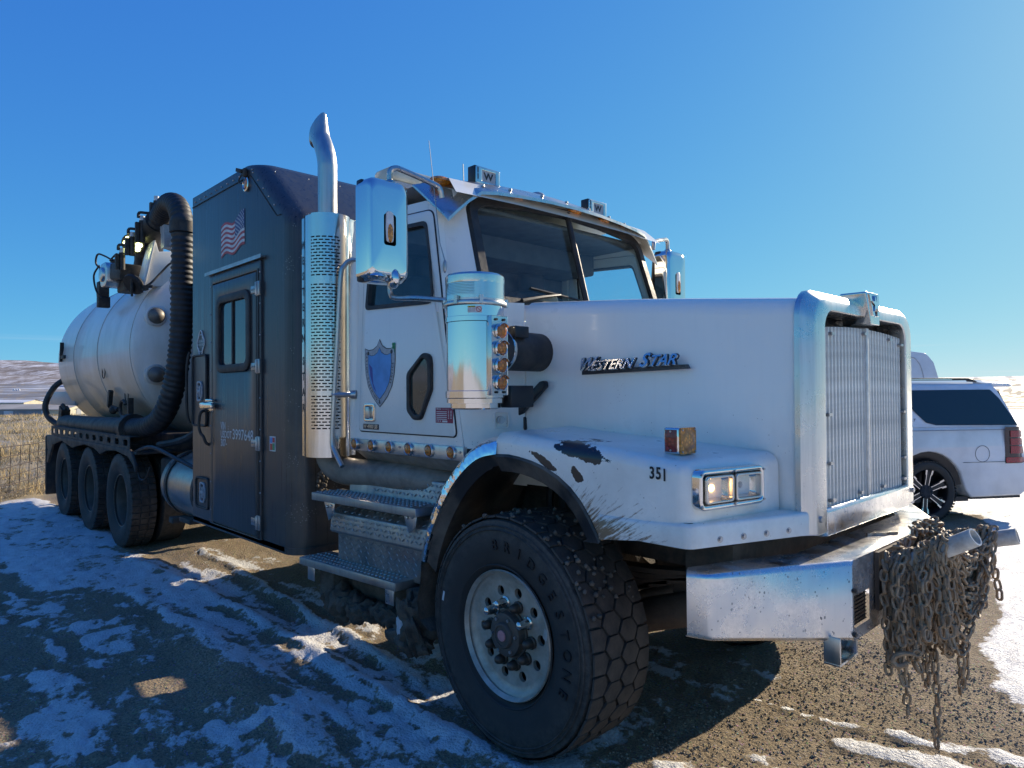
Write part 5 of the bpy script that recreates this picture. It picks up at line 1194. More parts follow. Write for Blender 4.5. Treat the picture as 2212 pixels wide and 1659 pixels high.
# maker emblem
s = Sh(); q = Vector((-3.932, -1.2535, 2.20)); s.tube([q + Vector((.085 * math.cos(t), 0, .062 * math.sin(t) * 1.25)) for t in np.linspace(0, 2 * math.pi, 29)], .005, 5, caps=False)
s.tube([q + Vector((.058 * math.cos(t), 0, .112 * math.sin(t))) for t in np.linspace(.35, math.pi - .35, 12)], .007, 5); s.tube([q + Vector((.058 * math.cos(t), 0, -.112 * math.sin(t))) for t in np.linspace(.35, math.pi - .35, 12)], .007, 5)
s.text('TORNADO', (-3.932, -1.2545, 2.218), XD, ZD, .033, bold=.012); s.text('HYDROVACS', (-3.932, -1.2545, 2.186), XD, ZD, .027, bold=.012); s.obj('maker_emblem', 'letter_white', T, smooth=0)
# side door with window, hinges, handles, lettering
sd = empty('sleeper_door', (-2.69, -1.25, .58), parent=T); PI = Matrix.Translation(-sd.location)
def dpart(s, name, mat, **k): o = s.obj(name, mat, sd, **k); o.matrix_parent_inverse = PI; return o
s = Sh(); s.plate_hole(rrect(-3.69, -2.645, .63, 2.765, .015), rrect(-3.612, -2.705, .64, 2.690, .012), 'y', -1.268, -1.245); dpart(s, 'door_frame', 'black', bevel=.004)
wn_o, wn_i = rrect(-3.505, -2.815, 1.92, 2.565, .10), rrect(-3.435, -2.885, 1.985, 2.50, .05)
s = Sh(); s.plate_hole(rrect(-3.600, -2.715, .655, 2.678, .012), wn_o, 'y', -1.272, -1.25); dpart(s, 'door_panel', 'black', bevel=.004)
s = Sh(); s.plate_hole(wn_o, wn_i, 'y', -1.288, -1.255); dpart(s, 'window_frame', 'rubber', bevel=.008, bang=50)
s = Sh(); s.bx(-3.45, -2.87, -1.262, -1.256, 1.97, 2.51); dpart(s, 'window_pane', 'sleeper_glass', smooth=0)
s = Sh(); s.bx(-3.19, -3.168, -1.274, -1.260, 1.97, 2.51); dpart(s, 'window_bar', 'rubber')
s = Sh(); s.bx(-2.698, -2.672, -1.274, -1.262, .64, 2.70); dpart(s, 'hinge_strip', 'letter_black', smooth=0)
for z in (2.545, 1.952, 1.362, .762):
    s = Sh(); s.bx(-2.80, -2.70, -1.280, -1.272, z - .028, z + .028); s.bx(-2.70, -2.640, -1.283, -1.270, z - .055, z + .055); s.cyl((-2.685, -1.285, z - .05), (-2.685, -1.285, z + .05), .011, n=10)
    for x in (-2.775, -2.735): s.cyl((x, -1.28, z), (x, -1.286, z), .008, n=8)
    dpart(s, 'hinge', 'hinge_steel', bevel=.002)
s = Sh(); s.bx(-3.74, -3.60, -1.275, -1.25, 1.59, 1.70); s.box((-3.62, -1.315, 1.645), (.26, .035, .05)); s.box((-3.60, -1.30, 1.69), (.14, .03, .025)); s.box((-3.72, -1.29, 1.645), (.05, .06, .06)); dpart(s, 'door_handle', 'chrome', bevel=.008)
s = Sh(); s.tube(smooth_path([(-3.795, -1.25, 1.60), (-3.795, -1.30, 1.585), (-3.80, -1.315, 1.52), (-3.80, -1.315, 1.45), (-3.775, -1.31, 1.40), (-3.725, -1.305, 1.375), (-3.705, -1.29, 1.32), (-3.705, -1.25, 1.30)], 4), .013, 8); s.obj('grab_handle', 'dark_metal', T)
s = Sh(); s.text('VIN', (-3.42, -1.2735, 1.475), XD, ZD, .090, bold=.02, align='LEFT', sx=.72); s.text(':', (-3.26, -1.2735, 1.470), XD, ZD, .06, bold=.02); s.text('USDOT', (-3.42, -1.2735, 1.405), XD, ZD, .086, bold=.015, align='LEFT', sx=.80); s.text('307-', (-3.42, -1.2735, 1.335), XD, ZD, .086, bold=.015, align='LEFT', sx=.85)
s.text('3997648', (-3.175, -1.2735, 1.412), XD, ZD, .120, bold=.008, align='LEFT', sx=.97); dpart(s, 'lettering', 'letter_white', smooth=0)
s = Sh(); s.bx(-3.745, -2.60, -1.285, -1.25, 2.778, 2.792); s.bx(-3.745, -2.60, -1.288, -1.284, 2.770, 2.800); s.obj('drip_rail', 'hinge_steel', T)
s = Sh()
for k in range(9): s.ball((-2.652, -1.270, .75 + k * .24), .007, 6, 4); s.ball((-3.652, -1.270, .75 + k * .24), .006, 6, 4)
s.obj('rivets', 'hinge_steel', T, smooth=0, kind='stuff')
# hatches
def hatch(x0, x1, z0, z1, zc, lab):
    h = empty('hatch_door', (x0, -1.25, z0), parent=T); PI2 = Matrix.Translation(-h.location); h['label'] = lab
    s = Sh(); s.plate_hole(rrect(x0, x1, z0, z1, .05), rrect(x0 + .02, x1 - .02, z0 + .02, z1 - .02, .035), 'y', -1.275, -1.25); o = s.obj('hatch_seal', 'rubber', h, bevel=.008, bang=50); o.matrix_parent_inverse = PI2
    s = Sh(); s.bx(x0 + .018, x1 - .018, -1.262, -1.25, z0 + .018, z1 - .018); o = s.obj('hatch_panel', 'black', h); o.matrix_parent_inverse = PI2
    c = ((x0 + x1) / 2 + .02, zc); s = Sh(); lo = rpoly([(c[0] - .06, c[1] - .09), (c[0] + .03, c[1] - .09), (c[0] + .06, c[1] - .04), (c[0] + .06, c[1] + .04), (c[0] + .03, c[1] + .09), (c[0] - .06, c[1] + .09)], .02, 3); li = [(c[0] + (x - c[0]) * .74, c[1] + (z - c[1]) * .8) for x, z in lo]
    s.plate_hole(lo, li, 'y', -1.276, -1.26); s.bx(c[0] - .05, c[0] + .02, -1.276, -1.264, c[1] - .012, c[1] + .012); s.bx(c[0] - .012, c[0] + .014, -1.275, -1.262, c[1] - .05, c[1] + .05); o = s.obj('paddle_latch', 'decal_grey', h, bevel=.003); o.matrix_parent_inverse = PI2
hatch(-4.115, -3.76, 1.455, 2.10, 1.77, 'tall hatch behind the door handle'); hatch(-4.03, -3.71, .73, 1.01, .875, 'small low hatch below the tall one')
s = Sh(); s.tube(smooth_path([(-4.14, -1.28, 2.13), (-4.15, -1.30, 2.0), (-4.15, -1.30, 1.6), (-4.14, -1.28, 1.48)], 4), .013, 8); s.obj('grab_handle', 'dark_metal', T)
s = Sh(); s.bx(-2.525, -2.43, -1.2535, -1.25, 1.315, 1.425); stk = s.obj('small_sticker', 'decal_white', T, smooth=0)
for (x0, x1, z0, z1, m_) in ((-2.517, -2.478, 1.375, 1.417, 'decal_blue'), (-2.475, -2.438, 1.38, 1.417, 'decal_red'), (-2.517, -2.478, 1.323, 1.37, 'decal_red'), (-2.475, -2.438, 1.323, 1.375, 'decal_green')): s = Sh(); s.bx(x0, x1, -1.2545, -1.2535, z0, z1); s.obj('sticker_patch', m_, stk, smooth=0)
s = Sh()
for k in range(60): s.ball((-2.15 + random.uniform(0, .03), -1.03 + random.uniform(-.05, .05), random.uniform(1.0, 1.28)), random.uniform(.005, .016), 6, 4)
s.obj('dried_mud', 'mud_pale', T, smooth=0, kind='stuff')

# ------------------------------------------------------------------ frame, springs, axle, fuel tank, steps
s = Sh()
for y in (-.43, .43): s.bx(-11.2, .95, y - .045, y + .045, .86, 1.12)
for x in (-10.8, -9.0, -7.2, -5.2, -3.4, -1.8): s.bx(x - .05, x + .05, -.43, .43, .9, 1.08)
s.bx(.80, 1.02, -.9, .9, .80, 1.10); s.obj('chassis_rail', 'frame_steel', T, smooth=0)
for sg in (-1, 1):
    s = Sh()
    for k in range(5):
        L = .78 - .11 * k; s.loft([[(x * L, sg * .47 + y, .795 - .034 * k - .015 * (1 - x * x) + .06 * x * x + dz) for y, dz in ((-.05, 0), (.05, 0), (.05, .026), (-.05, .026))] for x in np.linspace(-1, 1, 9)])
    s.bx(.62, .80, sg * .47 - .06, sg * .47 + .06, .78, 1.0); s.cyl((.70, sg * .54, .83), (.70, sg * .40, .83), .05, n=14); s.obj('leaf_spring', 'brown_steel', T, smooth=0)
s = Sh(); s.tube([(.05, -.95, .56), (.05, -.5, .50), (.05, .5, .50), (.05, .95, .56)], .075, 10); s.obj('front_axle', 'frame_steel', T)
s = Sh(); s.tube(smooth_path([(.20, -.55, .53), (.38, -.53, .60), (.60, -.50, .67), (.85, -.45, .76)], 5), [.085] * 16, 10); s.obj('steering_arm', 'brown_steel', T)
s = Sh(); s.cyl((.66, -.57, .70), (.66, -.36, .72), .05, n=14); s.box((.62, -.45, .76), (.30, .10, .16)); s.tube(smooth_path([(.55, -.62, 1.08), (.66, -.6, 1.0), (.78, -.6, .93)], 4), .028, 8); s.box((.78, -.55, .98), (.14, .3, .28)); s.obj('spring_hanger', 'brown_steel', T, bevel=.01)
s = Sh()
for k in range(5): s.tube(smooth_path([(-.3 + .06 * k, -.55, 1.28), (-.28 + .11 * k, -.6, 1.05), (-.2 + .10 * k, -.58, .80)], 4), .022, 6)
s.obj('brake_hose', 'hose', T)
ft = empty('fuel_tank', (-4.9, -.86, .46), parent=T); PI = Matrix.Translation(-ft.location)
s = Sh(); s.lathe([(0, -5.32), (.25, -5.31), (.33, -5.27), (.345, -5.2), (.345, -3.9), (0, -3.9)], (0, -.86, .815), 'x', 40); o = s.obj('tank_shell', 'tank_alu', ft, smooth=45); o.matrix_parent_inverse = PI
for x in (-5.06, -4.3): s = Sh(); s.lathe([(.35, x - .03), (.357, x - .028), (.357, x + .028), (.35, x + .03)], (0, -.86, .815), 'x', 40); o = s.obj('tank_strap', 'rubber', ft); o.matrix_parent_inverse = PI
s = Sh(); s.box((-5.0, -1.0, .47), (.12, .35, .06)); s.box((-4.7, -1.02, .50), (.3, .25, .05)); o = s.obj('tank_bracket', 'frame_steel', ft, bevel=.01); o.matrix_parent_inverse = PI

def lozenges(s, P0, U, V, nu, nv, sz=.016):
    """raised tread bars over a flat plate: corner P0, edge vectors U and V"""
    P0, U, V = Vector(P0), Vector(U), Vector(V); n_ = U.cross(V).normalized(); u = U.normalized(); v = V.normalized()
    for i in range(nu):
        for j in range(nv):
            c = P0 + U * ((i + .5 + (.25 if j % 2 else -.25)) / nu) + V * ((j + .5) / nv); sg = 1 if (i + j) % 2 else -1
            a = (u + v * sg).normalized() * sz; b = (u - v * sg).normalized() * (sz * .27)
            s.add([c + a + n_ * .0005, c + b + n_ * .0005, c - a + n_ * .0005, c - b + n_ * .0005, c + n_ * .0042], [(0, 1, 4), (1, 2, 4), (2, 3, 4), (3, 0, 4)])
sp = empty('cab_steps', (-1.2, -1.2, .35), parent=T); PI = Matrix.Translation(-sp.location)
def spart(s, name, mat, **k): o = s.obj(name, mat, sp, **k); o.matrix_parent_inverse = PI; return o
def yt(x, y0): return y0 + .085 * (x + 1.8)         # the step box tapers in towards the front
def tap(p): return (p[0], p[1] + .085 * (p[0] + 1.8), p[2])
def step(x0, x1, y, d, z, th):
    s = Sh(); s.loft([[tap((x, y, z - th)), tap((x, y, z)), tap((x, y + d, z)), tap((x, y + d, z - th))] for x in (x0, x1)]); spart(s, 'step_tread', 'tread_plate', bevel=.004)
    s = Sh()
    for i in range(26):
        for j in range(4):
            x = x0 + .03 + (x1 - x0 - .06) * (i + (.5 if j % 2 else 0)) / 26; q = Vector(tap((x, y + .03 + (d - .05) * j / 4, z)))
            s.lathe([(.011, .001), (.008, .007), (.004, .0075), (.003, .002)], q, 'z', 8)
    spart(s, 'tread_bumps', 'tread_plate', kind='stuff')
step(-1.79, -.745, -1.30, .235, 1.085, .05); step(-1.915, -.905, -1.315, .24, .642, .05)
s = Sh(); pf = [(-1.05, 1.225), (-1.09, 1.21), (-1.10, 1.09), (-1.12, 1.03), (-1.235, .958), (-1.245, .845), (-1.235, .83), (-1.185, .822), (-1.185, .62), (-.9, .62), (-.9, 1.1)]
s.loft([[tap((x, y, z)) for y, z in pf] for x in (-1.665, -.725)]); spart(s, 'step_box', 'tread_plate', bevel=.006, bang=25)
s = Sh(); L = Vector((.91, .91 * .085, 0))
lozenges(s, tap((-1.65, -1.2465, .86)), L, (0, .002, .093), 24, 3); lozenges(s, tap((-1.65, -1.2375, .962)), L, (0, .112, .066), 24, 3); lozenges(s, tap((-1.65, -1.1865, .65)), L, (0, 0, .16), 24, 5); lozenges(s, tap((-1.40, -1.1015, 1.10)), L * .72, (0, .005, .105), 18, 3)
spart(s, 'tread_bars', 'tread_plate', smooth=0, kind='stuff')
s = Sh()
for (x, z) in ((-1.63, 1.0), (-.83, 1.02)): s = Sh(); s.prism([(x - .07, z + .03), (x + .07, z + .03), (x + .05, z - .05), (x - .01, z - .09)], 'y', tap((x, -1.272, 0))[1], tap((x, -1.264, 0))[1]); s.cyl((x - .02, yt(x, -1.272), z), (x - .02, yt(x, -1.282), z), .011, n=8); s.cyl((x + .03, yt(x, -1.272), z + .01), (x + .03, yt(x, -1.282), z + .01), .011, n=8); spart(s, 'step_bracket', 'brushed', bevel=.004)
for x in (-1.80, -.98): s = Sh(); s.bx(x - .045, x + .045, yt(x, -1.30), yt(x, -1.292), .50, .60); spart(s, 'step_bracket', 'brushed', bevel=.004)
s = Sh(); s.loft([[tap((x, y, z)) for y, z in ((-1.12, .62), (-1.14, .50), (-1.10, .36), (-.7, .36), (-.7, .62))] for x in (-1.72, -.74)]); s.loft([[tap((x, y, z)) for y, z in ((-1.25, .60), (-1.25, .36), (-1.1, .36), (-1.1, .60))] for x in (-1.78, -1.62)]); s.loft([[tap((x, y, z)) for y, z in ((-1.25, .60), (-1.25, .36), (-1.1, .36), (-1.1, .60))] for x in (-.90, -.76)])
spart(s, 'under_box', 'mud', bevel=.015)
def clod(s, c, r, n=2, amp=.35, seed=0):
    bm = bmesh.new(); bmesh.ops.create_icosphere(bm, subdivisions=n, radius=1)
    bm.verts.ensure_lookup_table(); co = np.array([v.co for v in bm.verts])
    k = 1 + amp * (fbm(co[:, 0] * 2.3 + seed, co[:, 1] * 2.3 + co[:, 2] * 1.9, 4, seed) - .5) * 2
    s.add([(c[0] + v[0] * r[0] * q, c[1] + v[1] * r[1] * q, c[2] + v[2] * r[2] * q) for v, q in zip(co, k)], [tuple(v.index for v in f.verts) for f in bm.faces]); bm.free()
s = Sh()
for k in range(16): clod(s, (-1.72 + .065 * k, yt(-1.72 + .065 * k, -1.20) + random.uniform(-.02, .03), .38 + random.uniform(-.02, .03)), (.075, .08, .07 + random.uniform(-.02, .03)), 3, .7, k)
clod(s, (-1.60, -1.17, .30), (.07, .06, .05), 3, .8, 31); spart(s, 'packed_mud', 'mud', smooth=60)
s = Sh(); clod(s, (-.80, -1.19, .42), (.10, .09, .16), 4, .7, 51); clod(s, (-.86, -1.20, .34), (.12, .08, .07), 4, .9, 52); clod(s, (-.74, -1.17, .31), (.06, .06, .05), 3, .8, 53); spart(s, 'mud_clump', 'mud', smooth=60, label='lump of mud and ice hanging off the lower step corner')
s = Sh(); clod(s, (-.815, -1.25, .42), (.045, .03, .085), 3, .7, 57); spart(s, 'ice_patch', 'snow_ice', smooth=60)

sp2 = empty('cab_steps', (-1.2, 1.2, .35), parent=T)  # unseen far-side steps, added to block sunlight under the cab
for ch in list(sp.children):
    m = mirror(ch, sp2); m.location = (0, 0, 0); m.matrix_parent_inverse = Matrix.Translation(-sp2.location)
    if ch.get('kind'): m['kind'] = ch['kind']
# ------------------------------------------------------------------ tank, its head, boom and hose
TZ, TR = 2.30, 1.17
tk = empty('debris_tank', (-8.5, 0, 1.15), parent=T); PI = Matrix.Translation(-tk.location)
def tpart(s, name, mat, **k): o = s.obj(name, mat, tk, **k); o.matrix_parent_inverse = PI; return o
s = Sh(); s.lathe([(0, -10.95), (.5, -10.90), (.9, -10.75), (1.08, -10.58), (TR, -10.35), (TR, -6.42), (TR - .012, -6.33), (TR - .07, -6.26), (TR - .16, -6.20), (.80, -6.12), (.4, -6.07), (0, -6.05)], (0, 0, TZ), 'x', 72); tpart(s, 'tank_shell', 'tank', smooth=40)
for x in (-6.45, -7.95, -9.3): s = Sh(); s.lathe([(TR, x - .006), (TR + .006, x), (TR, x + .006)], (0, 0, TZ), 'x', 72); tpart(s, 'weld_seam', 'tank_seam')
for (y, z) in ((-.97, 2.66), (-.97, 1.98)):
    s = Sh(); s.lathe([(.085, -6.26), (.095, -6.15), (.085, -6.12), (.065, -6.10), (.03, -6.08), (0, -6.075)], (0, y, z), 'x', 24); tpart(s, 'head_port', 'tank_port')
    s = Sh(); s.lathe([(.11, -6.26), (.12, -6.16), (.105, -6.145), (.085, -6.145)], (0, y, z), 'x', 24); tpart(s, 'port_rim', 'tank')
# fittings on the tank side
s = Sh(); s.box((-9.95, -1.17, 2.34), (.22, .06, .05)); s.box((-10.06, -1.18, 2.42), (.03, .05, .30), Matrix.Rotation(R(8), 3, 'Y')); tpart(s, 'side_latch', 'dark_metal')
s = Sh(); s.box((-7.6, -1.10, 1.70), (.06, .05, .22), Matrix.Rotation(R(20), 3, 'Y')); s.tube([(-7.7, -1.08, 1.60), (-7.45, -1.08, 1.58), (-7.30, -1.08, 1.56)], .03, 6); s.ball((-7.45, -1.10, 1.55), .05, 8, 6); tpart(s, 'drain_valve', 'dark_metal')
s = Sh(); s.tube([(-6.75, -1.12, 1.64)] + [(-6.85 + .12 * math.cos(t), -1.14, 1.58 + .10 * math.sin(t)) for t in np.linspace(.6, 5.2, 10)], .02, 6); s.box((-6.70, -1.10, 1.60), (.06, .06, .22)); tpart(s, 'lifting_lug', 'dark_metal')
for (x, z) in ((-7.72, 2.05), (-7.1, 1.75)): s = Sh(); s.tube([(x + .07 * math.cos(t), -math.sqrt(TR ** 2 - (z - TZ) ** 2) - .004, z + .085 * math.sin(t)) for t in np.linspace(0, 6.283, 17)], .006, 5, caps=False); tpart(s, 'hoop', 'dark_metal')
# gusset, boom pedestal and machinery on the tank's crown
s = Sh(); s.prism([(-1.08, 3.02), (-.965, 3.56), (-.93, 3.55), (-.90, 3.44), (-.50, 3.50), (-.40, 3.05)], 'x', -6.45, -6.30); s.prism([(-1.09, 3.0), (-.965, 3.56), (-.945, 3.56), (-1.06, 3.0)], 'x', -6.52, -6.26); tpart(s, 'boom_gusset', 'tank', bevel=.006)
bm_ = empty('boom', (-6.6, -.8, 3.4), parent=T); PIb = Matrix.Translation(-bm_.location)
def bpart(s, name, mat, **k): o = s.obj(name, mat, bm_, **k); o.matrix_parent_inverse = PIb; return o
s = Sh(); s.tube(smooth_path([(-7.9, -.55, 3.30), (-7.3, -.72, 3.45), (-6.8, -.86, 3.62), (-6.4, -.94, 3.68), (-6.15, -.95, 3.76)], 5), [.20, .20, .20, .19, .185, .18, .17, .17, .16, .16, .16, .15, .15, .15, .14, .14, .14, .14, .14, .14, .14], 16); bpart(s, 'boom_tube', 'dark_metal')
s = Sh(); s.box((-6.9, -1.10, 3.25), (.45, .24, .20), Matrix.Rotation(R(8), 3, 'Y')); s.box((-7.0, -1.02, 3.10), (.5, .18, .14)); bpart(s, 'winch_housing', 'dark_metal', bevel=.02)
s = Sh(); s.prism(rrect(-7.42, -7.12, 3.10, 3.40, .08), 'y', -1.26, -1.0); s.lathe([(.0, -1.30), (.09, -1.29), (.10, -1.22)], (-7.27, 0, 3.25), 'y', 16); bpart(s, 'winch_motor', 'brushed', bevel=.015)
s = Sh(); s.box((-7.75, -1.15, 3.13), (.14, .12, .20)); s.box((-7.72, -1.15, 2.96), (.10, .14, .14)); s.cyl((-7.4, -1.1, 3.42), (-7.4, -1.1, 3.48), .05, n=10); s.box((-7.55, -1.2, 3.36), (.12, .06, .05)); bpart(s, 'hydraulic_block', 'dark_metal', bevel=.01)
s = Sh(); s.tube(smooth_path([(-7.55, -1.2, 3.36), (-7.7, -1.24, 3.45), (-7.62, -1.24, 3.56), (-7.45, -1.2, 3.52), (-7.3, -1.15, 3.45)], 5), .012, 6); s.tube(smooth_path([(-7.62, -1.22, 3.42), (-7.72, -1.26, 3.3), (-7.65, -1.25, 3.1), (-7.6, -1.2, 3.0)], 5), .012, 6); s.tube(smooth_path([(-7.4, -1.15, 3.46), (-7.2, -1.12, 3.52), (-7.1, -1.12, 3.38)], 5), .012, 6)
s.tube(smooth_path([(-7.8, -1.15, 3.18), (-7.95, -1.16, 3.18), (-7.98, -1.16, 3.08), (-7.86, -1.15, 3.04)], 5), .012, 6); s.tube(smooth_path([(-6.25, -1.06, 3.0), (-6.2, -1.0, 3.06), (-6.22, -.9, 3.18), (-6.2, -.8, 3.3), (-6.2, -.68, 3.34)], 5), .013, 6); bpart(s, 'hydraulic_line', 'hose')
# bolted clamp plates and stay pipes up the hose
s = Sh(); s.prism([(-.97, 3.72), (-.90, 3.44), (-.83, 3.42), (-.78, 3.62), (-.80, 3.90), (-.87, 4.02), (-.95, 3.98)], 'x', -6.10, -6.04); bpart(s, 'clamp_plate', 'decal_grey', bevel=.006)
s = Sh()
for (y, z) in ((-.93, 3.90), (-.93, 3.80), (-.85, 3.82), (-.86, 3.70), (-.92, 3.66), (-.84, 3.55), (-.80, 3.52)): s.cyl((-6.04, y, z), (-5.99, y, z), .026, n=6)
s.obj('clamp_bolt', 'dark_metal', bm_).matrix_parent_inverse = PIb
s = Sh(); s.tube([(-5.95, -.74, 3.92), (-5.95, -.76, 3.72), (-5.95, -.88, 3.45)], .03, 6); s.tube([(-5.9, -.86, 3.56), (-5.9, -.86, 3.0), (-5.9, -.87, 2.92)], .028, 6); s.cyl((-5.9, -.9, 3.06), (-5.9, -.70, 3.06), .035, n=10); s.cyl((-5.9, -.9, 2.96), (-5.9, -.70, 2.96), .045, n=10); s.box((-6.0, -.90, 3.56), (.12, .10, .26)); bpart(s, 'support_link', 'decal_grey')
for k, (y, z, h) in enumerate(((-.955, 4.01, .30), (-1.075, 3.78, .26), (-1.15, 3.60, .22), (-1.225, 3.42, .20))):
    x = -6.2 - .12 * k; s = Sh(); s.cyl((x, y, z - h), (x, y, z), .034, n=10); s.box((x, y - .055, z - h * .55), (.05, .035, h * .9)); o = bpart(s, 'hydraulic_post', 'dark_metal')
    s = Sh(); s.cyl((x, y, z), (x, y, z + .055), .028, n=10); bpart(s, 'post_cap', 'decal_white')
    if k: s = Sh(); s.tube(smooth_path([(x + .06, y + .22, z + .02 + .10), (x + .05, y + .05, z + .09), (x, y - .03, z + .09), (x, y - .04, z + .03)], 4), .018, 6); bpart(s, 'post_pipe', 'dark_metal')
s = Sh(); s.bx(-6.14, -6.08, -.90, -.85, 3.72, 4.06); s.box((-6.1, -.84, 3.98), (.05, .10, .12)); bpart(s, 'boom_bracket', 'decal_grey')
# work lamps: upper one lit
wl = empty('work_lamp', (-6.5, -1.12, 3.50), parent=T); PI3 = Matrix.Translation(-wl.location); n_ = Vector((.80, -.45, -.40)).normalized(); c_ = Vector((-6.5, -1.125, 3.53)); x_ = n_.orthogonal().normalized(); y_ = n_.cross(x_)
s = Sh(); s.cyl(c_ - n_ * .10, c_, .10, .125, n=20); o = s.obj('lamp_housing', 'dark_metal', wl); o.matrix_parent_inverse = PI3
s = Sh()
for k in range(9):
    rr = 0 if k == 0 else .072; q = c_ + n_ * .006 + (x_ * math.cos(k * .785) + y_ * math.sin(k * .785)) * rr
    s.loft([[q + (x_ * math.cos(a) + y_ * math.sin(a)) * r_ + n_ * h_ for a in np.linspace(0, 6.283, 9)[:-1]] for r_, h_ in ((.034, 0), (.028, .008))])
m_ = NT('led_lit'); m_.set(Base_Color=(.9, .95, .5)); m_.b.inputs['Emission Color'].default_value = (.93, 1.0, .42, 1); m_.b.inputs['Emission Strength'].default_value = 2.2; MATS['led_lit'] = m_.m
o = s.obj('lit_led', 'led_lit', wl); o.matrix_parent_inverse = PI3
w2 = empty('work_lamp', (-6.35, -1.15, 3.0), parent=T); PI3 = Matrix.Translation(-w2.location); s = Sh(); c_ = Vector((-6.32, -1.16, 3.03)); n_ = Vector((.35, -.75, -.55)).normalized(); s.cyl(c_ - n_ * .07, c_, .07, .13, n=18); s.cyl(c_, c_ + n_ * .03, .13, .12, n=18); x_ = n_.orthogonal().normalized(); y_ = n_.cross(x_)
for k in range(4): s.box(tuple(c_ + n_ * .035 + x_ * (-.06 + .04 * k)), (.02, .02, .16))
o = s.obj('lamp_housing', 'dark_metal', w2); o.matrix_parent_inverse = PI3
s = Sh(); s.box((-6.22, -1.08, 2.98), (.12, .06, .05)); s.tube([(-6.2, -1.05, 3.0), (-6.18, -1.0, 3.0)], .02, 6); o = s.obj('lamp_foot', 'dark_metal', w2); o.matrix_parent_inverse = PI3
# suction hose: ribbed
hose_pts = smooth_path([(-6.15, -.95, 3.74), (-5.98, -.95, 3.84), (-5.72, -.96, 3.88), (-5.45, -.97, 3.80), (-5.29, -.975, 3.62), (-5.25, -.975, 3.4), (-5.25, -.98, 3.0), (-5.27, -.985, 2.4), (-5.32, -1.02, 1.95), (-5.44, -1.06, 1.64), (-5.64, -1.10, 1.46), (-5.95, -1.14, 1.38), (-6.45, -1.15, 1.36)], 9)
P = []; Rr = []; L = 0; prev = None
dense = []
for a, b in zip(hose_pts[:-1], hose_pts[1:]):
    k = max(1, int((b - a).length / .0125))
    for i in range(k): dense.append(a.lerp(b, i / k))
for i, p in enumerate(dense): Rr.append(.108 + (.008 if i % 4 in (0, 1) else -.003))
s = Sh(); s.tube(dense, Rr, 22); s.obj('suction_hose', 'hose', T, smooth=70)
s = Sh(); s.tube([(-6.40, -1.15, 1.36), (-8.2, -1.12, 1.33), (-10.3, -1.08, 1.32)], .125, 20); s.tube([(-6.36, -1.15, 1.36), (-6.50, -1.15, 1.36)], .165, 20); s.obj('suction_pipe', 'dark_metal', T)
s = Sh(); s.lathe([(.112, 3.46), (.132, 3.465), (.132, 3.58), (.112, 3.585)], (-5.25, -.975, 0), n=28); s.cyl((-5.4, -.9, 3.53), (-5.95, -.80, 3.55), .04, n=10); s.obj('hose_clamp', 'dark_metal', T)
s = Sh(); s.tube(smooth_path([(-10.9, -.93, 2.04), (-11.0, -1.1, 1.9), (-11.05, -1.22, 1.62), (-11.0, -1.2, 1.42), (-10.85, -1.12, 1.30), (-10.6, -1.05, 1.27), (-10.3, -1.05, 1.27)], 6), .045, 10); s.obj('rear_hose', 'hose', T)
s = Sh(); s.bx(-12.45, -10.2, -.98, -.86, 1.59, 1.815); s.obj('rear_beam', 'decal_grey', T, bevel=.008)
s = Sh(); s.box((-10.3, -1.1, 1.45), (.2, .12, .22), Matrix.Rotation(R(20), 3, 'Y')); s.tube(smooth_path([(-10.4, -1.1, 1.55), (-10.3, -1.12, 1.6), (-10.2, -1.1, 1.52)], 4), .03, 6); s.obj('rear_valve', 'dark_metal', T)
# deck rail with oval holes, side guard, rear flap
rl = empty('deck_rail', (-8.0, -1.30, 1.13), parent=T); PI = Matrix.Translation(-rl.location)
s = Sh(); nh = 12; x0, x1 = -10.14, -5.95; st_ = (x1 - x0) / nh; y = -1.30
for k in range(nh):
    c = x0 + st_ * (k + .5); lo = rrect(x0 + st_ * k, x0 + st_ * (k + 1), 1.145, 1.275, .0005, 5); li = rrect(c - .085, c + .085, 1.175, 1.245, .03, 5)
    s.plate_hole(lo, li, 'y', y, y + .012, outer_wall=False)
s.bx(x0, x1, y, y + .25, 1.275, 1.283); o = s.obj('rail_plate', 'frame_steel', rl, smooth=0); o.matrix_parent_inverse = PI
s = Sh(); s.prism([(-10.25, 1.14), (-5.95, 1.145), (-5.86, 1.10), (-5.72, .98), (-5.72, .90), (-5.80, .98), (-6.0, 1.06), (-6.25, 1.08), (-6.5, 1.10), (-6.9, 1.08), (-7.2, 1.02), (-7.5, 1.08), (-8.0, 1.10), (-8.4, 1.06), (-8.7, 1.02), (-9.4, 1.09), (-10.0, 1.0), (-10.35, .70), (-10.45, .70)], 'y', -1.31, -1.28); s.bx(-10.3, -5.8, -1.28, -.55, 1.09, 1.12); o = s.obj('wheel_guard', 'frame_steel', rl, bevel=.006); o.matrix_parent_inverse = PI
s = Sh(); s.bx(-10.62, -10.55, -1.30, -.6, .18, 1.12); s.bx(-10.55, -10.3, -1.29, -1.25, .9, 1.13); o = s.obj('rear_flap', 'rubber', rl, bevel=.02); o.matrix_parent_inverse = PI
mr = empty('deck_rail', (-8.0, 1.30, 1.13), parent=T)
for ch in list(rl.children):
    m = mirror(ch, mr); m.location = (0, 0, 0); m.matrix_parent_inverse = Matrix.Translation(-mr.location)
s = Sh(); s.bx(-5.75, -4.2, -1.05, -.5, .62, 1.05); s.bx(-5.6, -4.3, -.5, .5, .7, 1.3); s.bx(-10.3, -5.8, -.9, .9, 1.10, 1.30); s.bx(-5.9, -4.25, -.55, .8, 1.1, 3.1); s.obj('pump_unit', 'frame_steel', T, bevel=.03)
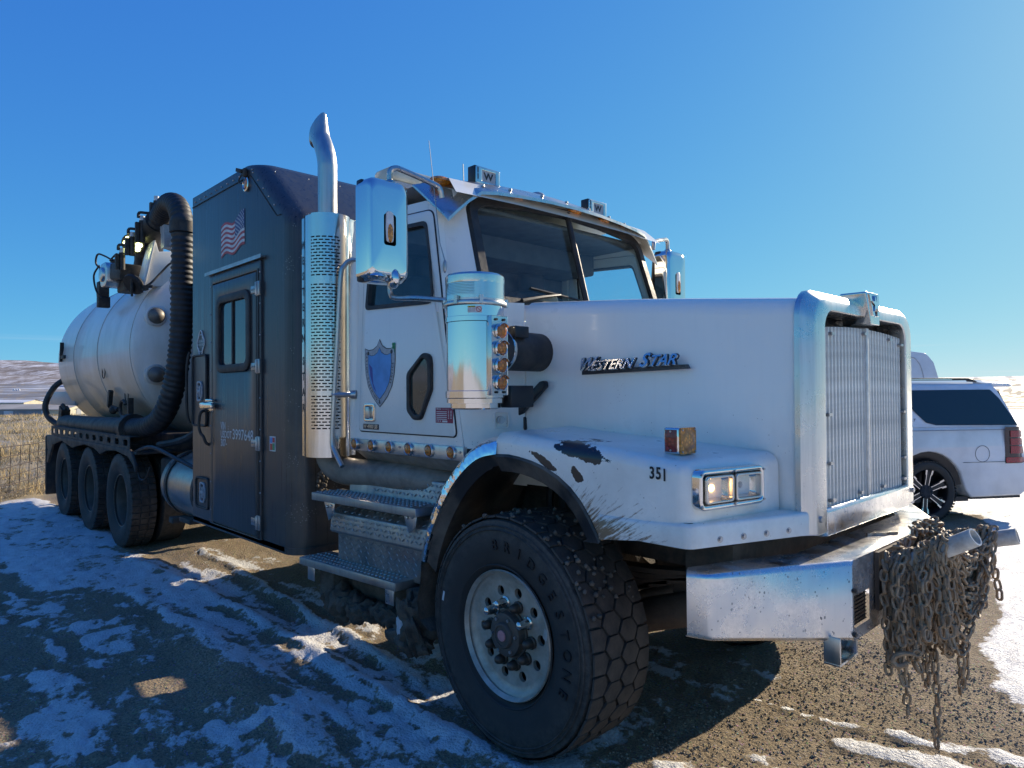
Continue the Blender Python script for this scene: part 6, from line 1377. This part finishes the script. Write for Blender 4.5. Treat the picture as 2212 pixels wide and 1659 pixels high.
s = Sh(); s.tube(smooth_path([(-5.9, -1.25, 1.12), (-5.3, -1.26, 1.20), (-4.6, -1.24, 1.12), (-4.2, -1.2, 1.05)], 5), .02, 6); s.tube(smooth_path([(-5.6, -1.1, 1.2), (-5.0, -1.0, 1.3), (-4.2, -.95, 1.6)], 5), .04, 8); s.tube(smooth_path([(-5.8, -1.26, 1.0), (-5.72, -1.27, .86), (-5.6, -1.25, .84), (-5.5, -1.22, .98)], 5), .010, 6); s.obj('air_line', 'hose', T)

# ------------------------------------------------------------------ wheels
def tyre_prof(Ro, Ri, w, lug=0):
    h = w / 2
    return [(Ri, -h * .62), (Ri + .012, -h * .74), (Ri + .05, -h * .90), (Ri + .12, -h * .985), (Ri + (Ro - Ri) * .62, -h * 1.0), (Ro - .060, -h * .975), (Ro - .056, -h * .962), (Ro - .030, -h * .94), (Ro - .006 - lug, -h * .88), (Ro - lug, -h * .45), (Ro - lug, h * .45), (Ro - .008 - lug, h * .82), (Ro - .03, h * .93), (Ro - .07, h * .97), (Ri + .12, h * .985), (Ri + .03, h * .8), (Ri, h * .62)]
def rim_mesh_front(w):
    """flat dirty disc wheel; outer side towards -y, hub axis y"""
    s = Sh(); h = w / 2
    s.lathe([(.290, -h * .84), (.306, -h * .93), (.311, -h * .90), (.302, -h * .80), (.288, -h * .78), (.276, -h * .74), (.266, -h * .70), (.250, -h * .69)], n=64, axis='y')
    return s
def disc_holes(r0, r1, nh, rc, hr, yo):
    """annular disc with round holes, and the hole walls"""
    s = Sh(); m = 8
    for k in range(nh):
        a0, a1 = 2 * math.pi * k / nh, 2 * math.pi * (k + 1) / nh; am = (a0 + a1) / 2
        c = Vector((rc * math.cos(am), 0, rc * math.sin(am))); e1 = Vector((math.cos(am), 0, math.sin(am))); e2 = Vector((-math.sin(am), 0, math.cos(am)))
        cor = []
        for (r, aa) in [(r1, a0 + (a1 - a0) * j / m) for j in range(m + 1)] + [(r1 + (r0 - r1) * j / m, a1) for j in range(1, m)] + [(r0, a1 + (a0 - a1) * j / m) for j in range(m + 1)] + [(r0 + (r1 - r0) * j / m, a0) for j in range(1, m)]: cor.append(Vector((r * math.cos(aa), 0, r * math.sin(aa))))
        hole = []
        for q in cor: d = (q - c).normalized(); hole.append(c + d * hr)
        n_ = len(cor); V = [q + YD * yo for q in cor] + [q + YD * yo for q in hole] + [q + YD * (yo + .02) for q in hole]
        s.add(V, [(i, (i + 1) % n_, n_ + (i + 1) % n_, n_ + i) for i in range(n_)] + [(n_ + i, n_ + (i + 1) % n_, 2 * n_ + (i + 1) % n_, 2 * n_ + i) for i in range(n_)])
    return s
def front_wheel(mirror_it=False):
    w = .42; h = w / 2; t = empty('front_wheel', (0, 0, 0), parent=T)
    s = Sh(); s.lathe(tyre_prof(.578, .285, w, .020), n=96, axis='y'); ty = s.obj('tyre', 'tyre', t, smooth=30)
    s = Sh()
    for r_ in (.335, .505, .525): s.lathe([(r_ - .004, 0), (r_, -.005), (r_ + .004, 0)], (0, -h * (.985 if r_ < .4 else (1.0 if r_ < .51 else .985)), 0), 'y', 96)
    s.obj('sidewall_rib', 'tyre', ty)
    # lettering round the sidewall
    s = Sh(); txt = 'BRIDGESTONE'
    for i, ch in enumerate(txt):
        a = R(110 - i * 11.6); c = Vector((.430 * math.cos(a), -h * 1.0 - .0035, .430 * math.sin(a))); u = Vector((math.sin(a), 0, -math.cos(a))); v = Vector((math.cos(a), 0, math.sin(a))); s.text(ch, c, u, v, .072, bold=.010, extrude=.04, sx=1.0)
    s.obj('sidewall_lettering', 'tyre_letter', ty, smooth=0)
    s = Sh(); s.bx(-.478, -.466, -h * .985 - .006, -h * .98, -.045, .005); s.obj('tyre_tag', 'decal_white', ty, smooth=0)
    s = rim_mesh_front(w); s.obj('rim', 'rim_alu', t, smooth=50)
    s = disc_holes(.112, .252, 10, .206, .025, -h * .69); s.obj('wheel_disc', 'rim_alu', t, smooth=30)
    s = Sh(); s.lathe([(0, h * .1), (.25, h * .1), (.285, h * .6)], n=32, axis='y'); s.obj('brake_drum', 'frame_steel', t)
    s = Sh(); yo = -h * .69; s.lathe([(.118, yo), (.118, yo - .010), (.108, yo - .012), (.106, yo - .03)], n=40, axis='y'); s.lathe([(.108, yo - .01), (.102, yo - .045), (.085, yo - .052), (.062, yo - .050), (.060, yo - .060), (.055, yo - .066), (.048, yo - .067), (.047, yo - .062), (.02, yo - .062)], n=36, axis='y'); hb = s.obj('hub', 'hub_steel', t, smooth=35)
    for k in range(6): a = R(60 * k + 20); s = Sh(); s.cyl((.084 * math.cos(a), yo - .050, .084 * math.sin(a)), (.084 * math.cos(a), yo - .059, .084 * math.sin(a)), .008, n=6); s.obj('hub_bolt', 'hinge_steel', hb)
    s = Sh(); s.lathe([(.026, yo - .060), (.026, yo - .068), (.018, yo - .070), (.006, yo - .070), (0, yo - .068)], n=20, axis='y'); s.obj('hub_plug', 'pink_cap', hb)
    for k in range(10):
        a = R(36 * k + 18 - 8); c = Vector((.146 * math.cos(a), yo, .146 * math.sin(a))); chromed = k in (1, 3, 4)  # three of the nuts carry long chrome covers
        s = Sh(); s.lathe([(.030, 0), (.031, -.010), (.024, -.014), (.023, -.040 if chromed else -.034), (.018, -.068 if chromed else -.050), (.008, -.076 if chromed else -.058), (0, -.077 if chromed else -.059)], n=14, axis='y'); o = s.obj('nut_cover' if chromed else 'lug_nut', 'polished' if chromed else 'nut_dark', t); o.location = c
    s = Sh(); s.prism([(.205, .085), (.228, .075), (.233, .095), (.226, .125), (.205, .130)], 'y', yo - .003, yo - .001); s.obj('wheel_sticker', 'worn_white', t, smooth=0)
    # tread blocks: two rows of hexagons between slanted shoulder blocks
    def block(poly, hgt, Rb):
        q = Sh(); n_ = len(poly); cx = sum(p[0] for p in poly) / n_; cy = sum(p[1] for p in poly) / n_
        top = [((p[0] - cx) * .97 + cx, (p[1] - cy) * .97 + cy) for p in poly]
        V = [(Rb, y, z) for y, z in poly] + [(Rb + hgt, y, z) for y, z in top]; q.add(V, [(i, (i + 1) % n_, n_ + (i + 1) % n_, n_ + i) for i in range(n_)] + [tuple(range(n_, 2 * n_))]); return q
    NB = 36; pz = 2 * math.pi * .578 / NB; Rb = .561
    hexa = lambda y, wd: [(y - wd * .5, -pz * .16), (y - wd * .28, -pz * .45), (y + wd * .28, -pz * .45), (y + wd * .5, -pz * .16), (y + wd * .5, pz * .16), (y + wd * .28, pz * .45), (y - wd * .28, pz * .45), (y - wd * .5, pz * .16)][0:8]
    hx = lambda y, wd: [(y - wd * .46, 0), (y - wd * .20, -pz * .475), (y + wd * .22, -pz * .475), (y + wd * .46, 0), (y + wd * .22, pz * .475), (y - wd * .20, pz * .475)]
    rowsb = [(hx(-.052, .134), .012, 0), (hx(.052, .134), .012, .5), ([(-.190, -pz * .42), (-.120, -pz * .47), (-.098, -pz * .02), (-.120, pz * .44), (-.190, pz * .47)], .009, .5), ([(.190, -pz * .44), (.120, -pz * .47), (.098, 0), (.120, pz * .44), (.190, pz * .44)], .009, 0)]
    for poly, hg, off_ in rowsb:
        pr_ = None
        if mirror_it:
            S_ = Sh(); base = block(poly, hg, Rb)
            for k in range(NB):
                a = 2 * math.pi * (k + off_) / NB; S_.add([(x * math.cos(a) - z * math.sin(a), y, x * math.sin(a) + z * math.cos(a)) for x, y, z in base.v], base.f)
            S_.obj('tread_block', 'tread_rubber', t, smooth=0, kind='stuff'); continue
        for k in range(NB):
            if pr_ is None: o = block(poly, hg, Rb).obj('tread_block', 'tread_rubber', t, smooth=0); pr_ = o
            else: o = pr_.copy(); COL.objects.link(o)
            o.rotation_euler = (0, -2 * math.pi * (k + off_) / NB, 0)
    return t
fw = front_wheel(); fw.location = (0, -1.03, .565); fw.rotation_euler = (0, R(14), R(-1.5))
fl_ = front_wheel(True); fl_.location = (0, 1.03, .565); fl_.rotation_euler = (0, R(33), R(180 - 1.5))
s = Sh()
for _ in range(90):
    a = R(random.uniform(20, 125)); r_ = .577 + random.uniform(-.004, .004); y = -1.03 + random.uniform(-.2, .12); clod(s, (r_ * math.cos(a), y, .565 + r_ * math.sin(a)), (random.uniform(.004, .013),) * 3, 1, .5, random.randint(0, 90))
s.obj('dried_mud', 'mud_pale', T, smooth=0, kind='stuff')
def rear_wheel():
    t = empty('rear_wheel', (0, 0, 0), parent=T); w = .29
    s = Sh(); s.lathe(tyre_prof(.525, .292, w), n=64, axis='y'); ty = s.obj('tyre', 'tyre', t, smooth=32)
    s = Sh(); s.lathe(tyre_prof(.525, .292, w), (0, .34, 0), n=48, axis='y'); s.obj('inner_tyre', 'tyre', t, smooth=32)
    s = Sh(); s.lathe([(.292, -.10), (.306, -.102), (.308, -.09), (.296, -.08), (.285, -.06), (.275, .05), (.262, .14), (.20, .155), (.14, .150)], n=48, axis='y'); s.obj('rim', 'rim_dark', t, smooth=45)
    s = Sh(); s.lathe([(.297, -.105), (.309, -.106), (.311, -.098), (.302, -.092), (.297, -.098)], n=48, axis='y'); s.obj('rim_lip', 'rim_edge', t)
    s = Sh(); s.lathe([(.14, .15), (.135, .02), (.12, -.01), (.09, -.02), (.0, -.022)], n=28, axis='y'); s.obj('hub', 'rim_dark', t)
    s = Sh()
    for k in range(10): a = R(36 * k); s.cyl((.168 * math.cos(a), .155, .168 * math.sin(a)), (.168 * math.cos(a), .12, .168 * math.sin(a)), .016, n=6)
    s.obj('lug_nuts', 'nut_dark', t, kind='stuff')
    s = Sh()
    for k in range(44):
        a = 2 * math.pi * k / 44
        for y0, y1 in ((-.13, -.05), (-.04, .04), (.05, .13)): s.add([(r_ * math.cos(a + da), y_, r_ * math.sin(a + da)) for r_, da, y_ in ((.52, -.055, y0), (.52, .055, y0), (.52, .055, y1), (.52, -.055, y1), (.538, -.05, y0 + .006), (.538, .05, y0 + .006), (.538, .05, y1 - .006), (.538, -.05, y1 - .006))], [(4, 5, 6, 7), (0, 1, 5, 4), (1, 2, 6, 5), (2, 3, 7, 6), (3, 0, 4, 7)])
    s.obj('tread_blocks', 'tread_rubber', t, smooth=0, kind='stuff')
    return t
rw = rear_wheel(); first = True
for x in (-6.46, -7.92, -9.38):
    for sg in (-1, 1):
        o = rw if first else copy_tree(rw, T); first = False
        o.location = (x, sg * 1.155, .525); o.rotation_euler = (0, random.uniform(0, 6), 0 if sg < 0 else math.pi)
s = Sh()
for x in (-6.46, -7.92, -9.38): s.tube([(x, -.8, .525), (x, .8, .525)], .09, 10); s.ball((x, 0, .525), .2, 12, 8)
s.obj('rear_axle', 'frame_steel', T)
# ------------------------------------------------------------------ chains on the rack
def link_mesh():
    s = Sh(); L, W, r = .060, .036, .0062; P = []
    hl = (L - W) / 2; rc = W / 2 - r
    for k in range(5): a = R(-90 + 180 * k / 4); P.append((hl + rc * math.cos(a), rc * math.sin(a)))
    for k in range(5): a = R(90 + 180 * k / 4); P.append((-hl + rc * math.cos(a), rc * math.sin(a)))
    n = len(P); rings = []
    for i in range(n):
        d = (Vector(P[(i + 1) % n]) - Vector(P[i - 1])).normalized(); nr = Vector((d.y, -d.x, 0))
        rings.append([Vector((P[i][0], P[i][1], 0)) + nr * (r * math.cos(t)) + ZD * (r * math.sin(t)) for t in (0, 1.2566, 2.5133, 3.7699, 5.0265)])
    rings.append(rings[0]); s.loft(rings, caps=False); return s
LM = link_mesh(); lk = LM.obj('link', 'rust_steel'); link_me = lk.data; bpy.data.objects.remove(lk)
def links_along(path, sway=.15, pitch=.0475):
    """matrices of links hung along a polyline, each turned a quarter from the last"""
    P = [Vector(p) for p in path]; L = [0]
    for a, b in zip(P[:-1], P[1:]): L.append(L[-1] + (b - a).length)
    out = []; d = pitch * .5; k = 0; ph = random.uniform(0, 3)
    while d < L[-1]:
        i = max(j for j in range(len(L)) if L[j] <= d); i = min(i, len(P) - 2)
        t = (d - L[i]) / max(1e-6, L[i + 1] - L[i]); c = P[i].lerp(P[i + 1], t); x = (P[i + 1] - P[i]).normalized()
        o = x.orthogonal().normalized(); o = Matrix.Rotation(ph + k * math.pi / 2 + random.uniform(-sway, sway) * 2, 3, x) @ o
        x = (x + Vector([random.uniform(-sway, sway) for _ in range(3)])).normalized(); z = x.cross(o).normalized(); y = z.cross(x)
        m = Matrix((x, y, z)).transposed().to_4x4(); m.translation = c + Vector([random.uniform(-.003, .003) for _ in range(3)]); out.append(m); d += pitch; k += 1
    return out
def chain_thing(mats, base, label, group=None, limit=300, name='tyre_chain', extra=None):
    t = empty(name, base); tag(t, label, 'chain', group); mats = sorted(mats, key=lambda m: (m.translation - CAM).length)
    IB = Matrix.Translation(-Vector(base))
    for m in mats[:limit]:
        o = bpy.data.objects.new('link', link_me); COL.objects.link(o); o.parent = t; o.matrix_local = IB @ m
    if len(mats) > limit:
        s = Sh()
        for m in mats[limit:]:
            m2 = IB @ m; s.add([m2 @ Vector(v) for v in LM.v], LM.f)
        s.obj('links', 'rust_steel', t, smooth=60, kind='stuff')
    return t
random.seed(21)
heap = []
def peg_pt(pg, k): a, b = pg; return a.lerp(b, k)
def hang(p, q, sag, n=16):
    p, q = Vector(p), Vector(q); return [p.lerp(q, i / n) - ZD * (sag * (1 - (2 * i / n - 1) ** 2)) for i in range(n + 1)]
for i in range(84):        # swags between the two pegs
    k = random.uniform(.05, .74); a = peg_pt(PEG1, k) + ZD * .042; b = peg_pt(PEG2, min(.8, k + random.uniform(-.1, .1))) + ZD * .042
    a = a + YD * random.uniform(-.03, .03); b = b + YD * random.uniform(-.03, .03)
    heap += links_along(hang(a, b, random.uniform(.06, .50) ), .3)
for i in range(44):        # loops dropped over one peg, both ends hanging
    pg = PEG1 if i % 2 == 0 else PEG2; k = random.uniform(.02, .72); top = peg_pt(pg, k) + ZD * .045; l1 = random.uniform(.18, .46); l2 = random.uniform(.16, .44)
    w1, w2 = random.uniform(.03, .11), random.uniform(.03, .10); dx = random.uniform(-.02, .06)
    pth = [top + Vector((dx, -w1 - .02, -l1)), top + Vector((dx * .6, -w1, -l1 * .5)), top + Vector((0, -.046, -.06)), top + Vector((0, -.030, -.008)), top + Vector((0, 0, .006)), top + Vector((0, .030, -.008)), top + Vector((0, .046, -.06)), top + Vector((dx * .5, w2, -l2 * .5)), top + Vector((dx, w2 + .015, -l2))]
    heap += links_along(smooth_path(pth, 4), .28)
for i in range(10):        # pile lying along the rack behind the pegs
    y0 = random.uniform(-.34, .1); heap += links_along([Vector((1.42 + random.uniform(0, .06), y0, 1.06 + random.uniform(-.02, .06))), Vector((1.43 + random.uniform(0, .05), y0 + .18, 1.08 + random.uniform(-.02, .05))), Vector((1.42, y0 + .32, 1.05))], .5)
for i in range(12):        # strands slung down the left edge of the plate
    x = random.uniform(1.42, 1.50); y = random.uniform(-.42, -.30); heap += links_along(smooth_path([(x, y + .08, 1.04), (x, y + .01, .98), (x + .01, y - .01, .8), (x + .02, y + random.uniform(-.03, .05), random.uniform(.50, .68))], 4), .3)
hp = chain_thing(heap, (1.55, -.05, .45), 'big tangle of rusty tyre chains heaped over two white pegs on the bumper')
c = chain_thing(links_along(smooth_path([(1.55, -.155, .62), (1.552, -.158, .42), (1.55, -.16, .225)], 4), .06, .046), (1.55, -.16, .22), 'longest single chain strand dangling lowest below the tangle', 'loose chain ends hanging below the tangle', name='chain_strand')
c = chain_thing(links_along(smooth_path([(1.46, -.26, .72), (1.462, -.25, .52), (1.46, -.235, .36)], 4), .12), (1.46, -.235, .34), 'short chain end hanging at the left below the tangle', 'loose chain ends hanging below the tangle', name='chain_strand')
m = links_along(smooth_path([(1.60, .02, .66), (1.60, .03, .47), (1.585, .06, .395), (1.60, .09, .47), (1.60, .10, .64)], 4), .1)
chain_thing(m, (1.59, .06, .38), 'chain loop hanging at the right below the tangle', 'loose chain ends hanging below the tangle', name='chain_strand')
m = links_along(smooth_path([(1.50, -.17, .70), (1.505, -.14, .52), (1.50, -.10, .44), (1.505, -.06, .50), (1.50, -.03, .62)], 4), .15)
chain_thing(m, (1.5, -.1, .42), 'middle chain loop sagging under the tangle', 'loose chain ends hanging below the tangle', name='chain_strand')
# grab hooks lying against the tangle
def hook(base, rz, tilt, label):
    t = empty('grab_hook', base, rz); tag(t, label, 'hook', 'grab hooks on the chain tangle')
    s = Sh(); pts = smooth_path([(0, 0, .07), (-.02, 0, .03), (-.026, 0, -.02), (-.006, 0, -.055), (.028, 0, -.045), (.034, 0, -.005), (.024, 0, .012)], 5); n = len(pts)
    s.tube(pts, [.010 + .007 * math.sin(math.pi * i / n) for i in range(n)], 8); s.tube([Vector((0, 0, .085)) + Vector((.018 * math.cos(a), 0, .018 * math.sin(a))) for a in np.linspace(0, 6.283, 13)], .007, 6, caps=False)
    o = s.obj('hook_body', 'rust_steel', t); o.rotation_euler = tilt; o.scale = (.7, .7, .7)
hook((1.53, -.37, .80), R(35), (0, R(-10), 0), 'grab hook hanging on the left face of the chain tangle')
hook((1.50, -.42, .645), R(20), (0, R(60), 0), 'small grab hook sticking out at the lower left of the tangle')
s = Sh(); s.prism(rpoly([(0, 0), (.05, .012), (.10, .006), (.13, .022), (.18, .02), (.13, .040), (.11, .05), (.06, .04), (.01, .03)], .004, 2), 'z', 0, .012); t = s.obj('metal_tab', 'brushed'); t.location = (1.25, -.06, 1.0505); t.rotation_euler = (0, 0, R(52)); tag(t, 'thin bent metal tab lying on top of the bumper', 'scrap metal')

# ------------------------------------------------------------------ the SUV at the right
SU = empty('parked_suv', (-.15, 6.78, 0), math.atan2(.82, .57)); tag(SU, 'white SUV with black and silver wheels parked on snow beyond the bumper', 'car')
def arc_pts(cx, cz, r, a0_, a1_, n=14): return [(cx + r * math.cos(R(a0_ + (a1_ - a0_) * k / n)), cz + r * math.sin(R(a0_ + (a1_ - a0_) * k / n))) for k in range(n + 1)]
body = [(.45, .31), (1.20, .32), (1.27, .36), (1.285, .55), (1.275, .76), (1.23, 1.0), (1.17, 1.255), (-2.6, 1.25), (-2.75, 1.235), (-4.0, 1.12), (-4.28, 1.0), (-4.36, .75), (-4.33, .45), (-4.2, .30), (-3.72, .30)]
low = body + [(-3.68, .42)] + arc_pts(-3.17, .42, .51, 165, 15, 12) + [(-2.66, .42), (-2.62, .30), (-.75, .30), (-.70, .42)] + arc_pts(-.19, .42, .51, 165, 15, 12) + [(.36, .42)]
s = Sh(); s.prism(low, 'y', .02, 1.98, shear=lambda p: (p[0], p[1] + (.05 if p[1] < 1 else -.05) * max(0, (.62 - p[2]) / .3) * .6 + (.03 if p[1] < 1 else -.03) * max(0, (p[2] - .95) / .3), p[2])); sb = s.obj('body', 'suv_paint', SU, bevel=.025, seg=3, bang=50, smooth=45)
def ghl(z, inset):  # greenhouse loop at height z
    k = (z - 1.25) / .60; xr = 1.17 - .27 * k ** 1.3; xf = -2.6 + .95 * k
    return [(xr, .05 + inset, z), (xr + .05, .4, z), (xr + .06, 1.0, z), (xr + .05, 1.6, z), (xr, 1.95 - inset, z), (xf, 1.95 - inset, z), (xf - .12, 1.0, z), (xf, .05 + inset, z)]
s = Sh(); s.loft([ghl(1.25, 0), ghl(1.55, .0704), ghl(1.74, .115), ghl(1.81, .16), ghl(1.85, .26), ghl(1.875, .5)]); s.obj('cabin', 'suv_paint', SU, smooth=40)
def sidey(z): return .05 + .115 * (z - 1.25) / .49 - .009
def glass(name, poly, mat='suv_glass'):
    s = Sh(); s.add([(x, sidey(z), z) for x, z in poly] + [(x, sidey(z) + .02, z) for x, z in poly], [tuple(range(len(poly)))]); return s.obj(name, mat, SU, smooth=0)
glass('side_window', rpoly([(-.78, 1.735), (.86, 1.74), (.97, 1.62), (1.12, 1.36), (1.165, 1.262), (-.06, 1.275), (-.20, 1.31), (-.50, 1.62)], [.02, .05, .2, .1, .01, .05, .06, .2], 4))
glass('side_window', rpoly([(-1.62, 1.735), (-.86, 1.735), (-.56, 1.58), (-.60, 1.30), (-1.62, 1.28)], .03, 3)); glass('side_window', rpoly([(-2.0, 1.70), (-1.70, 1.735), (-1.70, 1.28), (-2.5, 1.27)], .03, 3))
s = Sh()
for z in (1.28, 1.72): s.v += [(1.17 - .27 * ((z - 1.25) / .6) ** 1.3 + .012, .10 + .10 * (z - 1.25), z), (1.17 - .27 * ((z - 1.25) / .6) ** 1.3 + .068, 1.0, z), (1.17 - .27 * ((z - 1.25) / .6) ** 1.3 + .012, 1.9 - .1 * (z - 1.25), z)]
s.f = [(0, 1, 4, 3), (1, 2, 5, 4)]; s.m = [0, 0]; s.obj('rear_window', 'suv_glass', SU)
s = Sh(); s.prism([(.72, 1.845), (1.20, 1.825), (1.27, 1.80), (1.24, 1.775), (1.0, 1.775), (.85, 1.80)], 'y', .22, 1.78); s.obj('rear_spoiler', 'suv_paint', SU, bevel=.012); s = Sh(); s.bx(1.19, 1.275, .7, 1.3, 1.785, 1.803); s.obj('brake_lamp', 'tail_red', SU)
s = Sh(); s.bx(-1.9, .62, .235, .27, 1.865, 1.90); s.bx(-1.9, .62, 1.73, 1.765, 1.865, 1.90); s.prism([(.60, 1.90), (.60, 1.85), (.76, 1.84), (.70, 1.87)], 'y', .235, .27); s.obj('roof_rail', 'black_plastic', SU, bevel=.006); s = Sh(); s.bx(-.30, .35, .228, .236, 1.872, 1.888); s.obj('rail_trim', 'polished', SU, smooth=0)
# tail lamp wraps round the corner
s = Sh(); s.loft([[(.945, .018, z), (1.12, .015, z), (1.225 - .05 * (z - .75) / .5, .03, z), (1.275 - .06 * (z - .75) / .5, .10, z), (1.285 - .06 * (z - .75) / .5, .22, z)] for z in (.755, .9, 1.1, 1.24)], closed=False, caps=False); s.obj('tail_lamp', 'tail_dark', SU, smooth=50) if 'tail_dark' in MATS else None
for (z0, z1) in ((.765, .835), (.885, .985), (1.0, 1.085), (1.105, 1.19)):
    s = Sh(); s.loft([[(1.02 if z0 > .85 else .95, .009, z), (1.12, .004, z), (1.235 - .05 * (z - .75) / .5, .02, z), (1.288 - .06 * (z - .75) / .5, .10, z), (1.296 - .06 * (z - .75) / .5, .21, z)] for z in (z0, z1)], closed=False, caps=False); s.obj('tail_lens', 'tail_red', SU, smooth=50)
s = Sh(); s.lathe([(.104, 0), (.107, -.003), (.110, 0)], (.60, .017, .89), 'y', 32); s.obj('fuel_flap', 'letter_black', SU)
s = Sh(); s.bx(-2.5, 1.14, .012, .03, 1.205, 1.210); s.bx(.31, .94, .012, .03, .777, .782); s.obj('body_crease', 'cab_trim', SU, smooth=0)
s = Sh(); s.text('FLT', (-.44, .012, 1.345), XD, ZD, .05, bold=.02, extrude=.02, shear=.2, sx=1.3); s.obj('lettering', 'cab_trim', SU, smooth=0)
s = Sh(); s.bx(.46, 1.22, .08, 1.92, .285, .33); s.bx(-4.2, .45, .1, 1.9, .26, .32); s.obj('under_trim', 'black_plastic', SU)
for cx in (-.19, -3.17):
    s = Sh(); pts = arc_pts(cx, .42, .505, 172, 8, 18); s.loft([[(x, .06, z), (cx + (x - cx) * .8, .10, .42 + (z - .42) * .8), (x, 1.0, z)] for x, z in pts], closed=False, caps=False); s.obj('wheel_arch', 'black_plastic', SU)
def suv_wheel():
    t = empty('wheel', (0, 0, 0), parent=SU)
    s = Sh(); s.lathe([(.285, -.09), (.30, -.125), (.34, -.14), (.375, -.138), (.395, -.125), (.402, -.09), (.405, 0), (.402, .09), (.36, .14), (.285, .1)], n=56, axis='y'); s.obj('tyre', 'tyre', t)
    s = Sh()
    for k in range(60):
        a = 2 * math.pi * k / 60
        for y0, y1 in ((-.135, -.07), (-.06, 0), (.01, .06), (.07, .13)):
            b = a + (.05 if y0 in (-.06, .07) else 0); s.add([(r_ * math.cos(b + da), y_, r_ * math.sin(b + da)) for r_, da, y_ in ((.398, -.035, y0), (.398, .035, y0), (.398, .035, y1), (.398, -.035, y1), (.412, -.03, y0), (.412, .03, y0), (.412, .03, y1), (.412, -.03, y1))], [(4, 5, 6, 7), (0, 1, 5, 4), (1, 2, 6, 5), (2, 3, 7, 6), (3, 0, 4, 7)])
    s.obj('tread_blocks', 'tread_rubber', t, smooth=0, kind='stuff')
    s = Sh(); s.lathe([(.30, -.115), (.292, -.12), (.285, -.10), (.27, .02), (.10, .04), (0, .04)], n=40, axis='y'); s.obj('rim', 'black_plastic', t)
    for k in range(6):
        a = R(60 * k + 22); M_ = Matrix.Rotation(-a, 3, 'Y')
        s = Sh()
        for w0, w1, y_ in ((-.034, -.055, -.10), (.034, .055, -.10)): s.add([M_ @ Vector(p) for p in ((.085, y_ + .01, w0 * .9), (.20, y_, w0), (.285, y_ - .012, w1), (.285, y_ - .012, w1 - .022 * (1 if w1 > 0 else -1)), (.20, y_, w0 - .010 * (1 if w0 > 0 else -1)), (.085, y_ + .01, w0 * .9 - .008 * (1 if w0 > 0 else -1)))], [(0, 1, 4, 5), (1, 2, 3, 4)])
        s.add([M_ @ Vector(p) for p in ((.225, -.105, -.05), (.285, -.112, -.057), (.285, -.112, -.034), (.225, -.105, -.036))] + [M_ @ Vector(p) for p in ((.225, -.105, .05), (.285, -.112, .057), (.285, -.112, .034), (.225, -.105, .036))], [(0, 1, 2, 3), (4, 5, 6, 7)])
        s.obj('spoke_face', 'polished', t, smooth=0)
        s = Sh(); s.add([M_ @ Vector(p) for p in ((.07, -.088, -.034), (.285, -.098, -.054), (.285, -.098, .054), (.07, -.088, .034), (.07, -.03, -.034), (.285, -.03, -.054), (.285, -.03, .054), (.07, -.03, .034))], [(0, 1, 2, 3), (0, 1, 5, 4), (3, 2, 6, 7)]); s.obj('spoke', 'black_plastic', t, smooth=0)
    s = Sh(); s.lathe([(.095, -.05), (.09, -.10), (.075, -.105), (.03, -.105), (0, -.10)], n=24, axis='y')
    for k in range(6): a = R(60 * k); s.cyl((.062 * math.cos(a), -.10, .062 * math.sin(a)), (.062 * math.cos(a), -.115, .062 * math.sin(a)), .011, n=6)
    s.obj('wheel_hub', 'cab_dark', t); return t
w0 = suv_wheel(); fst = True
for cx in (-.19, -3.17):
    for y, rz in ((.17, 0), (1.83, math.pi)):
        o = w0 if fst else copy_tree(w0, SU); fst = False; o.location = (cx, y, .402); o.rotation_euler = (0, 0, rz)
# ------------------------------------------------------------------ camper behind the SUV
q = far_pt(1990, 31); CM = empty('camper', (q.x, q.y, 0), math.pi / 2 - YAW + R(-16)); tag(CM, 'white fifth wheel camper with rounded nose standing behind the SUV', 'camper')
simple('camper_shell', (.74, .74, .76), .35, coat=.3, gscale=.8); simple('camper_trim', (.50, .48, .49), .5)
pr2 = rpoly([(-7.5, .6), (-.9, .6), (-.9, 1.45), (.62, 1.5), (.80, 1.9), (.52, 3.0), (.22, 3.42), (-.55, 3.55), (-7.5, 3.50)], [.05, .05, .05, .1, .2, .3, .35, .4, .1], 6)
s = Sh(); s.prism(pr2, 'y', 0, 2.45); s.obj('shell', 'camper_shell', CM, bevel=.12, seg=4, bang=55)
s = Sh(); pl_ = smooth_path([(-1.6, -.01, 3.28), (-.45, -.01, 3.27), (-.12, -.01, 3.05), (.05, -.01, 2.6), (.16, -.01, 1.9)], 6); s.tube(pl_, .02, 6); s.obj('side_trim', 'camper_trim', CM)
s = Sh(); s.tube(smooth_path([(.40, .30, 2.75), (.47, .8, 2.88), (.45, 1.35, 2.70), (.55, 1.5, 2.45)], 6), .018, 6); s.tube(smooth_path([(.30, .6, 3.0), (.38, 1.1, 2.95), (.50, 1.55, 2.5)], 6), .018, 6); s.obj('nose_graphic', 'camper_trim', CM)
s = Sh(); s.text('Mountain', (.60, .55, 2.60), Vector((0, 1, 0)), Vector((-.2, 0, 1)), .20, bold=.02); s.obj('lettering', 'camper_trim', CM, smooth=0)
s = Sh()
for x in (-5.2, -4.3): s.cyl((x, .05, .38), (x, .35, .38), .38, n=24); s.cyl((x, 2.1, .38), (x, 2.4, .38), .38, n=24)
s.bx(-1.1, -1.0, .2, .3, 0, .65); s.bx(-1.1, -1.0, 2.1, 2.2, 0, .65); s.obj('running_gear', 'rubber', CM)
